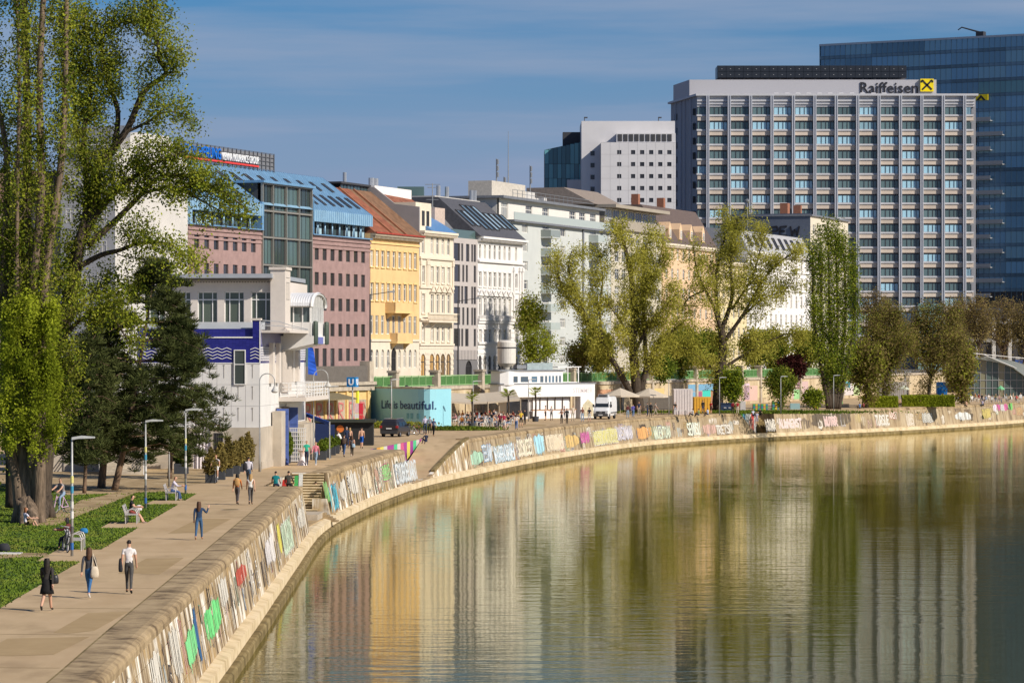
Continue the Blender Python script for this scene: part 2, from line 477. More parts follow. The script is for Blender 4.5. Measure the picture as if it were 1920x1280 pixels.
def quay(s0,s1,label,blocks_to=None,far=False,stone=2.4,panel=5.2):
    root=empty('quay_wall',(0,0,0),0,label,'quay wall')
    s=s0
    while s<s1-0.3:
        e=min(s1,s+stone*random.uniform(0.85,1.15))
        if s1-e<0.8: e=s1
        strip(s+0.004,e-0.004,COPE,'coping_stone',M_COPE,root)
        s=e
    s=s0
    if blocks_to:
        # coursed blocks: each its own piece, uneven by a few millimetres
        nz=5; hz=(2.8-0.36)/nz
        cache=[]
        for q in range(4):
            mbk=MB(); w=0.545; h=hz/2-0.006; b_=0.012
            mbk.obox((0,0,0),(w,0,0),(0,0.12,0),(0,0,h))
            me=mbk.mesh('stone_block',M_WALL)
            cache.append(me)
        i=0
        while s<blocks_to:
            for r in range(nz):
                zc=-0.36-hz*(r+0.5)
                sc=s+0.55+(0.55 if r%2 else 0.0)
                if sc>blocks_to: continue
                d,nn=bank_n(sc)
                p=wallpt(sc,zc,-0.12+random.uniform(-0.006,0.012))
                ob=link('stone_block',cache[i%4],root,p)
                ob.rotation_euler=(-0.168,0,math.atan2(d.y,d.x))
                i += 1
            s += 1.1
        # backing just behind the joints
        strip(s0,blocks_to+0.5,[(-0.6,-0.36),(-0.03,-0.36),(0.03+0.17*2.44-0.06,-2.8),(-0.6,-2.8)],'wall_backing',M_FOOT2,root)
        s=blocks_to
    while s<s1-0.2:
        e=min(s1,s+panel*random.uniform(0.8,1.25))
        if s1-e<1.5: e=s1
        strip(s+0.02,e-0.02,wall_prof(),'wall_panel',M_WALLF if far else M_WALL,root)
        s=e
    return root
Q1=quay(s_of_Y(58),S_ST0,'stained stone quay wall beside the footpath, nearest stretch up to the stair well',blocks_to=s_of_Y(128))
Q2=quay(S_ST1,S_RP0,'painted quay wall between the stair well and the boat ramp')
Q3=quay(S_RP1+1.2,S_FS0,'long quay wall below the open-air bar and white van',far=True,stone=3.6,panel=9.0)
Q4=quay(S_FS1,s_of_Y(640),'distant quay wall right of the far dark steps',far=True,stone=5.0,panel=11.0)
# footing ledge along the water: pale upper blocks and a mossy lower step
FT=empty('quay_footing',(0,0,0)); FT['kind']='structure'
s=s_of_Y(58)
while s<s_of_Y(640):
    L=4.0 if s<s_of_Y(330) else 9.0
    j=random.uniform(-0.006,0.008)
    strip(s+0.006,s+L-0.006,[(-0.6,-2.78),(0.43,-2.78),(0.80+j,-2.88),(0.82+j,-3.30),(-0.6,-3.30)],'footing_block',M_FOOT,FT)
    j=random.uniform(-0.02,0.02) if s<s_of_Y(300) else 0
    strip(s+0.004,s+L-0.004,[(-0.6,-3.30),(1.02+j,-3.32),(1.10+j,-3.40),(1.14+j,-5.4),(-0.6,-5.4)],'lower_step',M_FOOT2,FT)
    s += L
# stair well beside the near wall
def local_frame(s):
    p=bank(s); d,n=bank_n(s)
    return Vector((p.x,p.y,0)),Vector((d.x,d.y,0)),Vector((n.x,n.y,0))
O0,T0,N0=local_frame(S_ST1)
st=empty('canal_stairs',O0,math.atan2(T0.y,T0.x),'stone steps going down from the promenade to the canal ledge','stairs')
# local x along the bank (away), local y inland ; water side is -y
for i in range(14):
    mb=MB(); zs_=-0.165*i-.065; mb.box(-.36*(i+1),-.36*i,.15,2.34,-2.6,zs_-.07,0); mb.box(-.36*(i+1)-.04,-.36*i,.15,2.34,zs_-.07,zs_,1)
    mb.build('step',[M_FOOT2,M_FOOT],st)
mb=MB(); mb.box(-9.5,-5.05,-0.3,2.34,-2.9,-2.35); mb.build('landing',M_CONC,st)
for i in range(5):
    mb=MB(); mb.box(-6.2,-5.2,-0.30-0.2*(i+1),-0.30-0.2*i,-3.0,-2.42-0.12*i); mb.build('step',M_COPE,st)
mb=MB(); mb.box(-22.0,0.3,2.34,2.75,-3.0,-0.02); mb.build('side_wall',M_WALL,st)
mb=MB(); mb.box(0.0,0.35,-0.12,2.34,-3.0,-0.02); mb.build('end_wall',M_WALL,st)
mb=MB(); mb.extrude_x([(0.12,0.0),(0.12,-2.9),(-0.62,-2.9),(-0.05,0.0)],-0.35,0.02); mb.build('cheek_wall',M_WALL,st)
mb=MB(); mb.extrude_x([(0.5,-1.55),(0.5,-2.9),(-0.72,-2.9),(-0.42,-1.55)],-5.0,-4.2); mb.build('stub_wall',M_WALL,st)
mb=MB(); mb.box(-22.0,-5.0,-0.4,2.34,-3.0,-2.72); mb.build('well_floor',M_DIRT,st)
O1,T1,N1=local_frame(S_ST0)
mb=MB(); mb.box(-0.4,0.0,0.1,2.6,-3.0,-0.03); mb.build('near_end_wall',M_WALL,st,loc=st.matrix_basis.inverted() @ O1)
# boat ramp
rp=empty('boat_ramp',(0,0,0),0,'sloping concrete boat ramp cut into the quay between two walls','ramp')
mb=MB()
pts_l=[(-11.6,268),(-9.6,277),(-8.4,299.5)]
mb.add([(-8.4,299.5,-0.004),(-4.6,299.5,-0.004),(-7.0,277,-2.75),(-9.9,277,-2.75),(-8.2,266.5,-2.78),(-11.9,266.5,-2.78)],
       [(0,3,2,1),(3,5,4,2)],0)
mb.build('ramp_slab',M_PATH,rp)
M_GRA=[plain('paint_%d'%i,c,0.6) for i,c in enumerate([(0.32,0.05,0.26),(0.07,0.50,0.22),(0.62,0.30,0.05),(0.62,0.55,0.10),(0.55,0.52,0.48),(0.05,0.07,0.10),(0.55,0.10,0.20)])]
d_=(Vector(RB)-Vector(RA)); Ln=d_.length; d_/=Ln; nn_=Vector((d_.y,-d_.x))
k=16
for i in range(k):
    a=Vector(RA)+d_*(Ln*i/k); b=Vector(RA)+d_*(Ln*(i+1)/k-0.02)
    mb=MB(); mb.add([(a.x,a.y,-2.9),(b.x,b.y,-2.9),(b.x,b.y,-0.01),(a.x,a.y,-0.01)]+[(a.x-nn_.x*.3,a.y-nn_.y*.3,-0.01),(b.x-nn_.x*.3,b.y-nn_.y*.3,-0.01)],[(0,1,2,3),(3,2,5,4)],0)
    mb.build('painted_panel',M_GRA[[0,5,2,3,4,0,0,1,4,6,0,3,0,1,4,0][i]],rp)
# outer wall of the ramp, its top running down with the slab
mb=MB(); vs=[]; k=12
for i in range(k+1):
    s=S_RP0+(S_RP1+1.2-S_RP0)*i/k
    zt=min(-0.02,max(-2.75,-2.75+2.75*(bank(s).y-277)/21.0))
    a=wallpt(s,zt); b=wallpt(s,-2.8); c=wallpt(s,zt,-0.35)
    vs += [a,b,c]
mb.add(vs,[(3*i,3*i+1,3*i+4,3*i+3) for i in range(k)]+[(3*i+2,3*i,3*i+3,3*i+5) for i in range(k)],0)
mb.build('outer_wall',M_WALL,rp)
mb=MB()
for i in range(k):
    s=S_RP0+(S_RP1+1.2-S_RP0)*(i+0.1)/k
    if bank(s).y<278: continue
    s2=S_RP0+(S_RP1+1.2-S_RP0)*(i+1.1)/k
    z1=min(0,-2.75+2.75*(bank(s).y-277)/21.0); z2=min(0,-2.75+2.75*(bank(s2).y-277)/21.0)
    mb.bar(wallpt(s,z1,-0.15)+Vector((0,0,0.08)),wallpt(s2,z2,-0.15)+Vector((0,0,0.08)),0.35,0.22)
mb.build('kerb',M_FOOT2,rp)
# far stair well
O2,T2,N2=local_frame(S_FS1)
fs_=empty('canal_stairs',O2,math.atan2(T2.y,T2.x),'distant dark narrow steps beside a colourful painted panel in the quay','stairs')
LF=S_FS1-S_FS0
for i in range(12):
    mb=MB(); mb.box(-2.6,-0.1,3.0-0.27*(i+1),3.05-0.27*i,-2.9,-0.23*(i+1)+0.12); mb.build('step',M_FOOT2,fs_)
mb=MB(); mb.extrude_x([(3.1,0.0),(3.1,-2.9),(-0.5,-2.9),(-0.05,-0.1)],-0.1,0.0); mb.build('cheek_wall',M_COPE,fs_)
gcol=[(0.10,0.45,0.05),(0.62,0.66,0.60),(0.62,0.66,0.60),(0.15,0.52,0.06),(0.12,0.32,0.50),(0.42,0.45,0.45),(0.45,0.46,0.46),(0.50,0.05,0.05),(0.40,0.38,0.36)]
for i in range(9):
    x0=-LF+(LF-2.7)*i/9; x1=-LF+(LF-2.7)*(i+1)/9-0.01
    mb=MB(); mb.box(x0,x1,1.2,1.5,-2.9,0.0 if i<8 else-0.05); mb.build('painted_panel',plain('farpaint_%d'%i,gcol[i],0.7),fs_)
mb=MB(); mb.extrude_y([(-LF,0.0),(-LF,-2.9),(-LF+5.0,-2.9)],0.0,0.35); mb.build('sloping_wall',M_WALLF,fs_)
mb=MB(); mb.box(-LF,0,-0.5,3.2,-3.0,-2.8); mb.build('well_floor',M_FOOT,fs_)
# lawn with bench bays, worn earth, path joint
def lawn_edge(Y): return-16.2-0.0227*(Y-101)
le=[]
for (a,b) in ((60,124.0),(131.5,147.5),(152.5,170.5),(175.0,183.0)):
    le += [(lawn_edge(a),a),(lawn_edge(b),b)]
    if b<180:
        nx={124.0: 131.5,147.5: 152.5,170.5: 175.0}[b]
        le += [(lawn_edge(b)-1.75,b),(lawn_edge(nx)-1.75,nx)]
lawn=le+[(-20.2,186),(-25.5,181),(-27.5,190),(-30.5,196),(-60,198),(-60,60)]
sheet('lawn',lawn,0.004,M_LAWN)
zd=0.006
for nm,poly in (('worn_earth',[(60,985),(100,960),(190,930),(250,912),(300,903),(330,899),(330,906),(262,921),(215,940),(160,962),(105,984)]),
                 ('worn_earth',[(0,1039),(40,1036),(88,1037),(92,1043),(30,1045),(0,1047)]),
                 ('worn_earth',[(128,955),(150,938),(215,925),(240,930),(180,950)])):
    zd += .003; sheet(nm,[(G(x,y).x,G(x,y).y) for x,y in reversed(poly)],zd,M_DIRT)
sheet('earth_yard',[(-45,186.5),(-20.5,186.5),(-19.0,200),(-19.5,222),(-45,222)],0.0045,M_DIRT)
# grass: short blades over the lawn (uncountable)
def in_poly(px,py,poly):
    ins=np.zeros(len(px),dtype=bool); n=len(poly); j=n-1
    for i in range(n):
        xi,yi=poly[i]; xj,yj=poly[j]
        c=((yi>py) != (yj>py)) & (px<(xj-xi)*(py-yi)/(yj-yi+1e-12)+xi)
        ins ^= c; j=i
    return ins
rng=np.random.default_rng(3)
nb=150000
gy=96+(rng.random(nb) ** 1.4)*100; gx=-14-rng.random(nb)*22
ok=in_poly(gx+rng.normal(0,.03,nb),gy+rng.normal(0,.12,nb),lawn) & (gx>-0.168*gy-1.5)
for poly in ([(60,985),(100,960),(190,930),(250,912),(300,903),(330,899),(330,906),(262,921),(215,940),(160,962),(105,984)],[(0,1039),(40,1036),(88,1037),(92,1043),(30,1045),(0,1047)],[(128,955),(150,938),(215,925),(240,930),(180,950)]):
    ok &= ~(in_poly(gx,gy,[(G(x,y).x,G(x,y).y) for x,y in poly]) & (rng.random(nb)<0.85))
gx=gx[ok]; gy=gy[ok]; n_=len(gx)
an=rng.random(n_)*6.283; hh=0.03+0.045*rng.random(n_); wd=0.035
dx=np.cos(an)*wd; dy=np.sin(an)*wd; lx_=rng.normal(0,0.03,n_); ly_=rng.normal(0,0.03,n_)
V=np.stack([np.stack([gx-dx,gy-dy,np.full(n_,0.002)],1),np.stack([gx+dx,gy+dy,np.full(n_,0.002)],1),
              np.stack([gx+dx*.3+lx_,gy+dy*.3+ly_,hh],1),np.stack([gx-dx*.3+lx_,gy-dy*.3+ly_,hh],1)],1).reshape(-1,3)
M_GRASS=pos_mat('grass_blades',[(0.3,(0.07,0.12,0.010)),(0.5,(0.12,0.175,0.016)),(0.7,(0.21,0.21,0.04))],0.45,(1,0.5,1),bump=0)
o=link('grass',fast_mesh('grass',V,np.arange(n_*4).reshape(-1,4),M_GRASS))
tag(o,'short mown grass covering the lawn beside the path','grass',kind='stuff')
# repairs, joints and covers in the path surface
M_PATCH=pos_mat('asphalt_repair',[(.3,(.33,.23,.115)),(.7,(.40,.285,.15))],.8,(1,1,1),bump=.05)
rq=random.Random(4); zd=.003
for (x,y,w,d) in ((60,1210,2.2,5),(170,1165,1.2,7),(285,1060,1.4,9),(375,985,1.6,12),(990,797,4,7)):
    zd += .0006; c=G(x,y); o=sheet('asphalt_repair',[(c.x+sx*w/2+rq.uniform(-.15,.15),c.y+sy*d/2+rq.uniform(-.5,.5)) for sx,sy in ((-1,-1),(0,-1.05),(1,-1),(1,1),(-1,1))],zd,M_PATCH)
Yj=74.0
while Yj<190:
    xl,xr=lawn_edge(Yj)+.05,inner(s_of_Y(Yj),1.3)[0]; mb=MB(); mb.quad((xl,Yj,.0052),(xr,Yj-.3,.0052),(xr,Yj-.24,.0052),(xl,Yj+.06,.0052)); o=mb.build('path_joint',M_PATCH); o['kind']='structure'; Yj += rq.uniform(7,12)
for i,(x,y) in enumerate(((432,955),(540,893),(620,872))):
    c=G(x,y,0); o=empty('manhole_cover',(c.x,c.y,.008),0,['round iron cover in the path near the two walking women','round iron cover in the paving above the steps','round iron cover farther along, before the pink shirt'][i],'cover')
    mb=MB(); mb.lathe([(.42,0),(.42,.004),(.36,.006)],(0,0,0),18); mb.build('lid',M_FOOT2,o); mb=MB(); mb.lathe([(.5,0),(.5,.002),(.43,.003)],(0,0,0),18); mb.build('ring',M_CONC,o)
# joint between asphalt and coping slabs
mb=MB(); prev=None
sj=s_of_Y(60)
while sj<s_of_Y(192):
    a=inner(sj,1.22); b=inner(sj+3,1.22); a2=inner(sj,1.16); b2=inner(sj+3,1.16)
    mb.quad((a[0],a[1],.005),(a2[0],a2[1],.005),(b2[0],b2[1],.005),(b[0],b[1],.005)); sj += 3
o=mb.build('path_joint',M_FOOT2); o['kind']='structure'
# street terrace and its retaining wall
def ret(Y): return-7.6+0.36*(Y-380)
sheet('street',[(ret(231),231),(ret(820),820),(900,1400),(-900,1400),(-900,231)],3.98,M_STREET)
# graffiti on the quay walls: thin irregular paint patches, some with letter-like strokes
LET=[[(1,.9),(.2,1),(0,.75),(.9,.4),(.8,.05),(0,.1)],[(.9,1),(.1,.95),(.05,.5),(.7,.52),(.05,.5),(.1,.02),(.95,.05)],[(0,1),(.05,.1),(.5,0),(.9,.15),(.95,1)],[(0,0),(.1,1),(.8,.1),(.95,1)],[(0,1),(.2,0),(.5,.7),(.75,0),(1,1)],[(0,0),(.45,1),(.95,0),(.7,.35),(.2,.35)],[(.5,1),(.05,.7),(.1,.15),(.6,0),(.95,.35),(.85,.85),(.5,1)],[(0,0),(.05,1),(.8,.85),(.75,.5),(.1,.45),(.9,0)],[(0,1),(1,.95),(.5,.95),(.5,0)]]
def patch(root,s0,s1,z0,z1,col,strokes=None,seed=0,off=.030,fade=.16):
    """sprayed piece: a worn brushed field, or bubble letters with an outline"""
    rr=random.Random(seed); mb=MB(); H_=z1-z0
    mats_=[plain('graffiti_%.2f_%.2f_%.2f'%col,col,0.75)]
    if not strokes or rr.random()<.45:
        n_=max(6,int((s1-s0)/0.09)); ph_=rr.uniform(0,6); ed=[rr.uniform(0,.35) for _ in range(4)]
        for i in range(n_):
            a=s0+(s1-s0)*i/n_; c=s0+(s1-s0)*(i+1.0)/n_; f_=(i+.5)/n_
            zt=z1-H_*(ed[0]*(1-f_) ** 3+ed[1]*f_ ** 3+.06*rr.random()+.05*math.sin(ph_+f_*13)); zb=z0+H_*(ed[2]*(1-f_) ** 3+ed[3]*f_ ** 3+.10*rr.random())-(.3*rr.random() if rr.random()<.12 else 0)
            if rr.random()<fade: continue
            if rr.random()<fade*.8: zb += H_*rr.uniform(.2,.6)
            zb=max(-2.78,zb)
            if zt-zb<.08: continue
            mb.add([wallpt(a,zb,off),wallpt(c,zb,off),wallpt(c,zt,off),wallpt(a,zt,off)],[(0,1,2,3)],0)
    if strokes:
        mats_.append(plain('graffiti_%.2f_%.2f_%.2f'%strokes,strokes,0.75))
        lw=min(.75,H_*.7); n=max(1,int((s1-s0)/lw)); lw=(s1-s0)/n; hz_=min(H_*.9,lw*1.9); zc=z0+H_*.5-hz_/2+rr.uniform(-.1,.1)
        for j in range(n):
            pts=[(s0+lw*(j+.05)+p[0]*lw*.85+rr.uniform(-.04,.04),zc+p[1]*hz_+rr.uniform(-.06,.06)) for p in rr.choice(LET)]
            for lay,(wd,mi) in enumerate(((.145,1),(.085,0))):
                wd=min(wd,lw*.22)*(1 if lay == 0 or lw>.5 else .8)
                for q_,(p,q) in enumerate(zip(pts[:-1],pts[1:])):
                    o2=off+.002+.004*lay+.0005*q_
                    P0=wallpt(p[0],max(-2.75,p[1]),o2); P1=wallpt(q[0],max(-2.75,q[1]),o2); e=P1-P0
                    if e.length<.05: continue
                    d,nv=bank_n(p[0]); e.normalize(); sd=e.cross(Vector((nv.x,nv.y,0.17)).normalized())*wd
                    mb.add([P0-sd-e*wd*.8,P0+sd-e*wd*.8,P1+sd+e*wd*.8,P1-sd+e*wd*.8],[(0,1,2,3)],mi)
    if mb.f: mb.build('graffiti',mats_,root)
WT=(0.60,0.56,0.48)
for (root,xa,xb,z0,z1,c,stc) in (
        (Q1,383,410,-2.2,-0.9,(0.16,0.62,0.20),None),(Q1,348,366,-2.2,-1.0,(0.20,0.60,0.24),None),(Q1,368,372,-2.5,-0.5,(0.03,0.10,0.22),None),
        (Q1,447,463,-1.5,-0.7,(0.45,0.08,0.05),None),(Q1,240,262,-2.4,-0.6,WT,None),(Q1,287,303,-2.5,-0.6,WT,None),(Q1,325,340,-2.3,-0.5,WT,None),
        (Q1,415,428,-1.6,-0.5,WT,None),(Q1,497,506,-2.0,-0.7,(0.62,0.58,0.56),None),(Q1,506,514,-2.2,-0.6,(0.66,0.62,0.58),None),
        (Q1,521,527,-2.3,-0.5,(0.62,0.55,0.10),None),(Q1,529,545,-2.4,-0.8,(0.55,0.70,0.48),(0.75,0.75,0.68)),(Q1,558,570,-2.2,-0.9,WT,None),
        (Q2,617,632,-2.6,-0.9,(0.10,0.48,0.58),(0.04,0.12,0.22)),(Q2,610,616,-2.0,-0.4,(0.22,0.46,0.16),None),(Q2,636,648,-2.3,-0.8,WT,None),
        (Q2,717,731,-2.0,-0.8,(0.24,0.55,0.18),(0.40,0.06,0.22)),(Q2,738,780,-2.5,-0.9,(0.58,0.60,0.60),(0.45,0.52,0.55)),(Q2,704,710,-1.9,-0.8,(0.45,0.28,0.2),None),
        (Q2,655,668,-2.2,-0.6,WT,None),(Q2,680,694,-2.4,-0.7,(0.62,0.52,0.36),None),
        (Q3,882,905,-2.6,-1.1,(0.38,0.58,0.42),None),(Q3,905,922,-2.4,-0.7,(0.60,0.62,0.62),(0.12,0.30,0.48)),(Q3,925,962,-2.6,-1.0,(0.66,0.68,0.68),(0.20,0.42,0.56)),
        (Q3,968,998,-2.6,-0.7,(0.66,0.58,0.42),(0.74,0.70,0.6)),(Q3,1002,1019,-2.7,-0.5,(0.36,0.62,0.72),None),(Q3,1022,1056,-2.6,-0.8,(0.62,0.50,0.34),(0.72,0.66,0.54)),
        (Q3,1060,1086,-2.5,-1.0,(0.62,0.42,0.16),None),(Q3,1088,1106,-2.1,-1.0,(0.55,0.16,0.34),(0.45,0.08,0.25)),(Q3,1112,1156,-2.6,-0.8,(0.55,0.50,0.14),(0.60,0.58,0.62)),
        (Q3,1158,1184,-2.3,-0.7,(0.60,0.57,0.60),(0.30,0.28,0.32)),(Q3,1192,1218,-2.6,-1.0,(0.60,0.32,0.12),None),(Q3,1226,1254,-2.6,-1.1,(0.56,0.60,0.46),(0.25,0.30,0.25)),
        (Q3,1288,1310,-2.6,-1.0,(0.62,0.62,0.55),(0.40,0.48,0.35)),(Q3,1318,1340,-2.7,-1.2,(0.50,0.32,0.26),None),(Q3,1342,1372,-2.7,-1.5,WT,(0.30,0.28,0.27)),
        (Q4,1434,1455,-2.6,-1.0,WT,(0.16,0.14,0.14)),(Q4,1460,1500,-2.3,-1.1,(0.62,0.46,0.42),(0.66,0.6,0.58)),(Q4,1545,1567,-2.2,-0.9,(0.55,0.36,0.33),(0.62,0.55,0.5)),
        (Q4,1520,1595,-2.5,-0.4,(0.12,0.095,0.065),None),(Q4,1640,1668,-2.4,-0.9,WT,(0.5,0.48,0.44)),(Q4,1730,1748,-2.3,-0.9,(0.50,0.48,0.42),(0.10,0.10,0.10)),
        (Q4,1790,1818,-2.4,-0.9,(0.60,0.60,0.56),None),(Q4,1842,1858,-2.3,-0.8,(0.50,0.40,0.12),(0.3,0.26,0.12)),(Q4,1862,1870,-1.3,.0,(.62,.55,.60),None),(Q4,1870,1877,-1.3,.0,(.55,.12,.30),None),(Q4,1877,1884,-1.3,.0,(.62,.58,.58),None),(Q4,1884,1891,-1.3,.0,(.55,.14,.30),None),(Q4,1891,1900,-1.3,.0,(.16,.45,.12),None)):
    sa=s_of_px(xa,-1.5); sb=s_of_px(xb,-1.5)
    if sb-sa>0.15: patch(root,sa,sb,z0,z1,c,stc,seed=int(xa))
# older, faded and overpainted layers filling the wall between the big pieces
rq=random.Random(12)
OLD=[(.62,.56,.46),(.50,.42,.30),(.46,.38,.27),(.09,.07,.05),(.15,.11,.075),(.36,.29,.21),(.46,.36,.17),(.34,.35,.32),(.46,.31,.24),(.56,.50,.42),(.11,.085,.065),(.40,.28,.13),(.28,.22,.16),(.12,.09,.07)]
INK=[(.05,.045,.045),(.68,.65,.6),(.12,.16,.30),(.35,.08,.08),(.12,.28,.18)]
for (root,sa,sb,st_,wmin,wmax) in ((Q1,s_of_Y(80),S_ST0-.5,.95,.2,.9),(Q2,S_ST1+.5,S_RP0-.5,1.0,.3,1.3),(Q3,S_RP1+2,S_FS0-.5,1.7,.7,2.6),(Q4,S_FS1+.5,s_of_Y(560),3.2,1.2,4.0)):
    s=sa; k_=0
    while s<sb:
        w=rq.uniform(wmin,wmax); zt=rq.uniform(-1.7,-.4); zb=max(-2.75,zt-rq.uniform(.4,1.9))
        patch(root,s,min(sb,s+w),zb,zt,rq.choice(OLD),rq.choice(INK) if rq.random()<.5 else None,seed=k_*7+int(s),off=.008+.004*(k_%5),fade=.34); k_ += 1
        s += st_*rq.uniform(.5,1.3)
# ------------------------------------------------------------------ buildings
FK=0.36; FC=157.34                     # the street front: X = FK*Y - FC
def fl(x,off=0.0): return (FC+off)/(FK-(x-960)/F)
UX,UY=0.33873,0.94088                  # direction along the street front
ST=4.0                                   # street level
WCACHE={}
def win_mesh(w,h,kind,mats):
    """window seen from outside; origin at the lower left corner on the wall plane, +y goes into the wall"""
    w=round(w,2); h=round(h,2)
    key=(w,h,kind,tuple(m.name for m in mats))
    if key in WCACHE: return WCACHE[key]
    mb=MB(); fr,gl=0,1
    t=min(0.09,w*0.09)
    yd=0.16
    def frame(x0,x1,z0,z1,tt,y0=yd-0.05,y1=yd+0.04):
        mb.box(x0,x0+tt,y0,y1,z0,z1,fr); mb.box(x1-tt,x1,y0,y1,z0,z1,fr)
        mb.box(x0+tt,x1-tt,y0,y1,z0,z0+tt,fr); mb.box(x0+tt,x1-tt,y0,y1,z1-tt,z1,fr)
    if kind in ('cas','arch','plain','cas3','strip','cross'):
        mb.quad((0,yd,0),(w,yd,0),(w,yd,h),(0,yd,h),gl)
        frame(0,w,0,h,t)
    if kind in ('cas','arch','cross'):
        mb.box(w/2-t*.5,w/2+t*.5,yd-.04,yd+.03,t,h-t,fr)
        zt=h*(0.70 if kind == 'cas' else 0.62)
        mb.box(t,w-t,yd-.045,yd+.03,zt,zt+t,fr)
    if kind == 'cas3':
        for q in (1,2): mb.box(w*q/3-t*.4,w*q/3+t*.4,yd-.04,yd+.03,t,h-t,fr)
        mb.box(t,w-t,yd-.045,yd+.03,h*.7,h*.7+t,fr)
    if kind == 'strip':
        n=max(2,int(w/0.9))
        for q in range(1,n): mb.box(w*q/n-t*.3,w*q/n+t*.3,yd-.04,yd+.03,t,h-t,fr)
    if kind == 'dark':
        mb.quad((0,yd,0),(w,yd,0),(w,yd,h),(0,yd,h),gl)
        frame(0,w,0,h,t*.6)
    if kind == 'arch':       # wall-coloured corners that round the head
        n=6; r=w/2
        for sgn in (0,1):
            pts=[(r-r*math.cos(a),h-r+r*math.sin(a)) for a in [math.pi/2*i/n for i in range(n+1)]]
            if sgn: pts=[(w-p[0],p[1]) for p in pts]
            cor=(0.0 if not sgn else w,h)
            for i in range(n):
                a,b=pts[i],pts[i+1]
                vs=[(cor[0],0.0,cor[1]),(a[0],0.0,a[1]),(b[0],0.0,b[1])]
                mb.add(vs+[(a[0],yd,a[1]),(b[0],yd,b[1])],[(0,1,2) if sgn else (0,2,1),(1,3,4,2) if not sgn else (2,4,3,1)],2)
    me=mb.mesh('window',mats)
    WCACHE[key]=me
    return me
def wall_holes(mb,x0,x1,z0,z1,holes,y=0.0,t=0.3,m=0,flip=False):
    holes=[h for h in holes if h[0]<x1 and h[1]>x0]
    xs=sorted(set([x0,x1]+[v for h in holes for v in (h[0],h[1]) if x0<v<x1]))
    zs=sorted(set([z0,z1]+[v for h in holes for v in (h[2],h[3]) if z0<v<z1]))
    for j in range(len(zs)-1):
        za,zb=zs[j],zs[j+1]; zc=(za+zb)/2
        row=[h for h in holes if h[2]<zc<h[3]]
        i=0
        while i<len(xs)-1:
            xc=(xs[i]+xs[i+1])/2
            if any(h[0]<xc<h[1] for h in row): i += 1; continue
            k=i
            while k+1<len(xs)-1 and not any(h[0]<(xs[k+1]+xs[k+2])/2<h[1] for h in row): k += 1
            mb.quad((xs[i],y,za),(xs[k+1],y,za),(xs[k+1],y,zb),(xs[i],y,zb),m)
            i=k+1
    for (a,b,c,d) in [h[:4] for h in holes]:
        mb.quad((a,y,c),(a,y+t,c),(a,y+t,d),(a,y,d),m)
        mb.quad((b,y+t,c),(b,y,c),(b,y,d),(b,y+t,d),m)
        mb.quad((a,y,c),(b,y,c),(b,y+t,c),(a,y+t,c),m)
        mb.quad((a,y+t,d),(b,y+t,d),(b,y,d),(a,y,d),m)
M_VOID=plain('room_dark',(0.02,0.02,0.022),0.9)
class Bld:
    """a building standing on the street front between picture columns xa and xb"""
    def __init__(s,name,label,xa,xb,z0=ST,off=0.0,cat='building',Ya=None,ang=None,L=None):
        s.off=off
        if Ya is None:
            s.Y0=fl(xa,off); s.ux,s.uy=UX,UY
        else:
            s.Y0=Ya; s.ux,s.uy=math.cos(ang),math.sin(ang)
        s.X0=XA(xa,s.Y0); s.z0=z0
        s.L=s.lx(xb) if L is None else L
        s.root=empty(name,(s.X0,s.Y0,z0),math.atan2(s.uy,s.ux),label,cat)
        s.holes=[]; s.wins=[]
    def t(s,x):
        """distance along the front seen at picture column x"""
        k=(x-960)/F
        return (k*s.Y0-s.X0)/(s.ux-k*s.uy)
    lx=t
    def ta(s,x,y):
        k=(x-960)/F; X=s.X0-s.uy*y; Y=s.Y0+s.ux*y
        return (k*Y-X)/(s.ux-k*s.uy)
    def Y(s,x): return s.Y0+s.uy*s.t(x)
    def z(s,x,y): return CH-(y-HY)*s.Y(x)/F-s.z0
    def win(s,xc,y0,y1,w,kind='cas',mats=None,xref=None,name='window',local=False):
        """window centred on picture column xc between rows y0 and y1 (top, bottom) read at column xref"""
        t=s.t(xc) if not local else xc
        xr=xref if xref is not None else xc
        a,b=(s.z(xr,y1),s.z(xr,y0)) if not local else (y0,y1)
        w=round(w,2); h=round(b-a,2)
        s.holes.append((t-w/2,t+w/2,a,a+h))
        o=link(name,win_mesh(w,h,kind,mats),s.root,(t-w/2,0,a))
        s.wins.append(o)
        return (t-w/2,t+w/2,a,a+h)
    def wall(s,H,m,depth=12.0,name='wall',zlo=0.0,x0=0.0,x1=None,extra=None):
        """front wall with its openings, the dark interior and the other three sides"""
        x1=s.L if x1 is None else x1
        mb=MB()
        wall_holes(mb,x0,x1,zlo,H,s.holes)
        mb.quad((x0,depth,zlo),(x0,0,zlo),(x0,0,H),(x0,depth,H),0)
        mb.quad((x1,0,zlo),(x1,depth,zlo),(x1,depth,H),(x1,0,H),0)
        mb.quad((x1,depth,zlo),(x0,depth,zlo),(x0,depth,H),(x1,depth,H),0)
        mb.quad((x0,0,H),(x1,0,H),(x1,depth,H),(x0,depth,H),0)
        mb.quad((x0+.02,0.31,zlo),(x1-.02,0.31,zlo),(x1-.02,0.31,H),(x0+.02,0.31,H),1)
        return mb.build(name,[m,M_VOID],s.root)
    def part(s,name,m,fn,parent=None):
        mb=MB(); fn(mb)
        return mb.build(name,m,parent or s.root)
    def band(s,name,m,z,h,out,x0=0.0,x1=None,parent=None):
        x1=s.L if x1 is None else x1
        return s.part(name,m,lambda mb: mb.box(x0-0.0,x1,-out,0.02,z,z+h),parent)
GL_DARK=glass('glass_dark',(0.035,0.035,0.04))
GL_OLD=glass('glass_curtained',(0.10,0.095,0.085),(0.42,0.39,0.33),0.45)
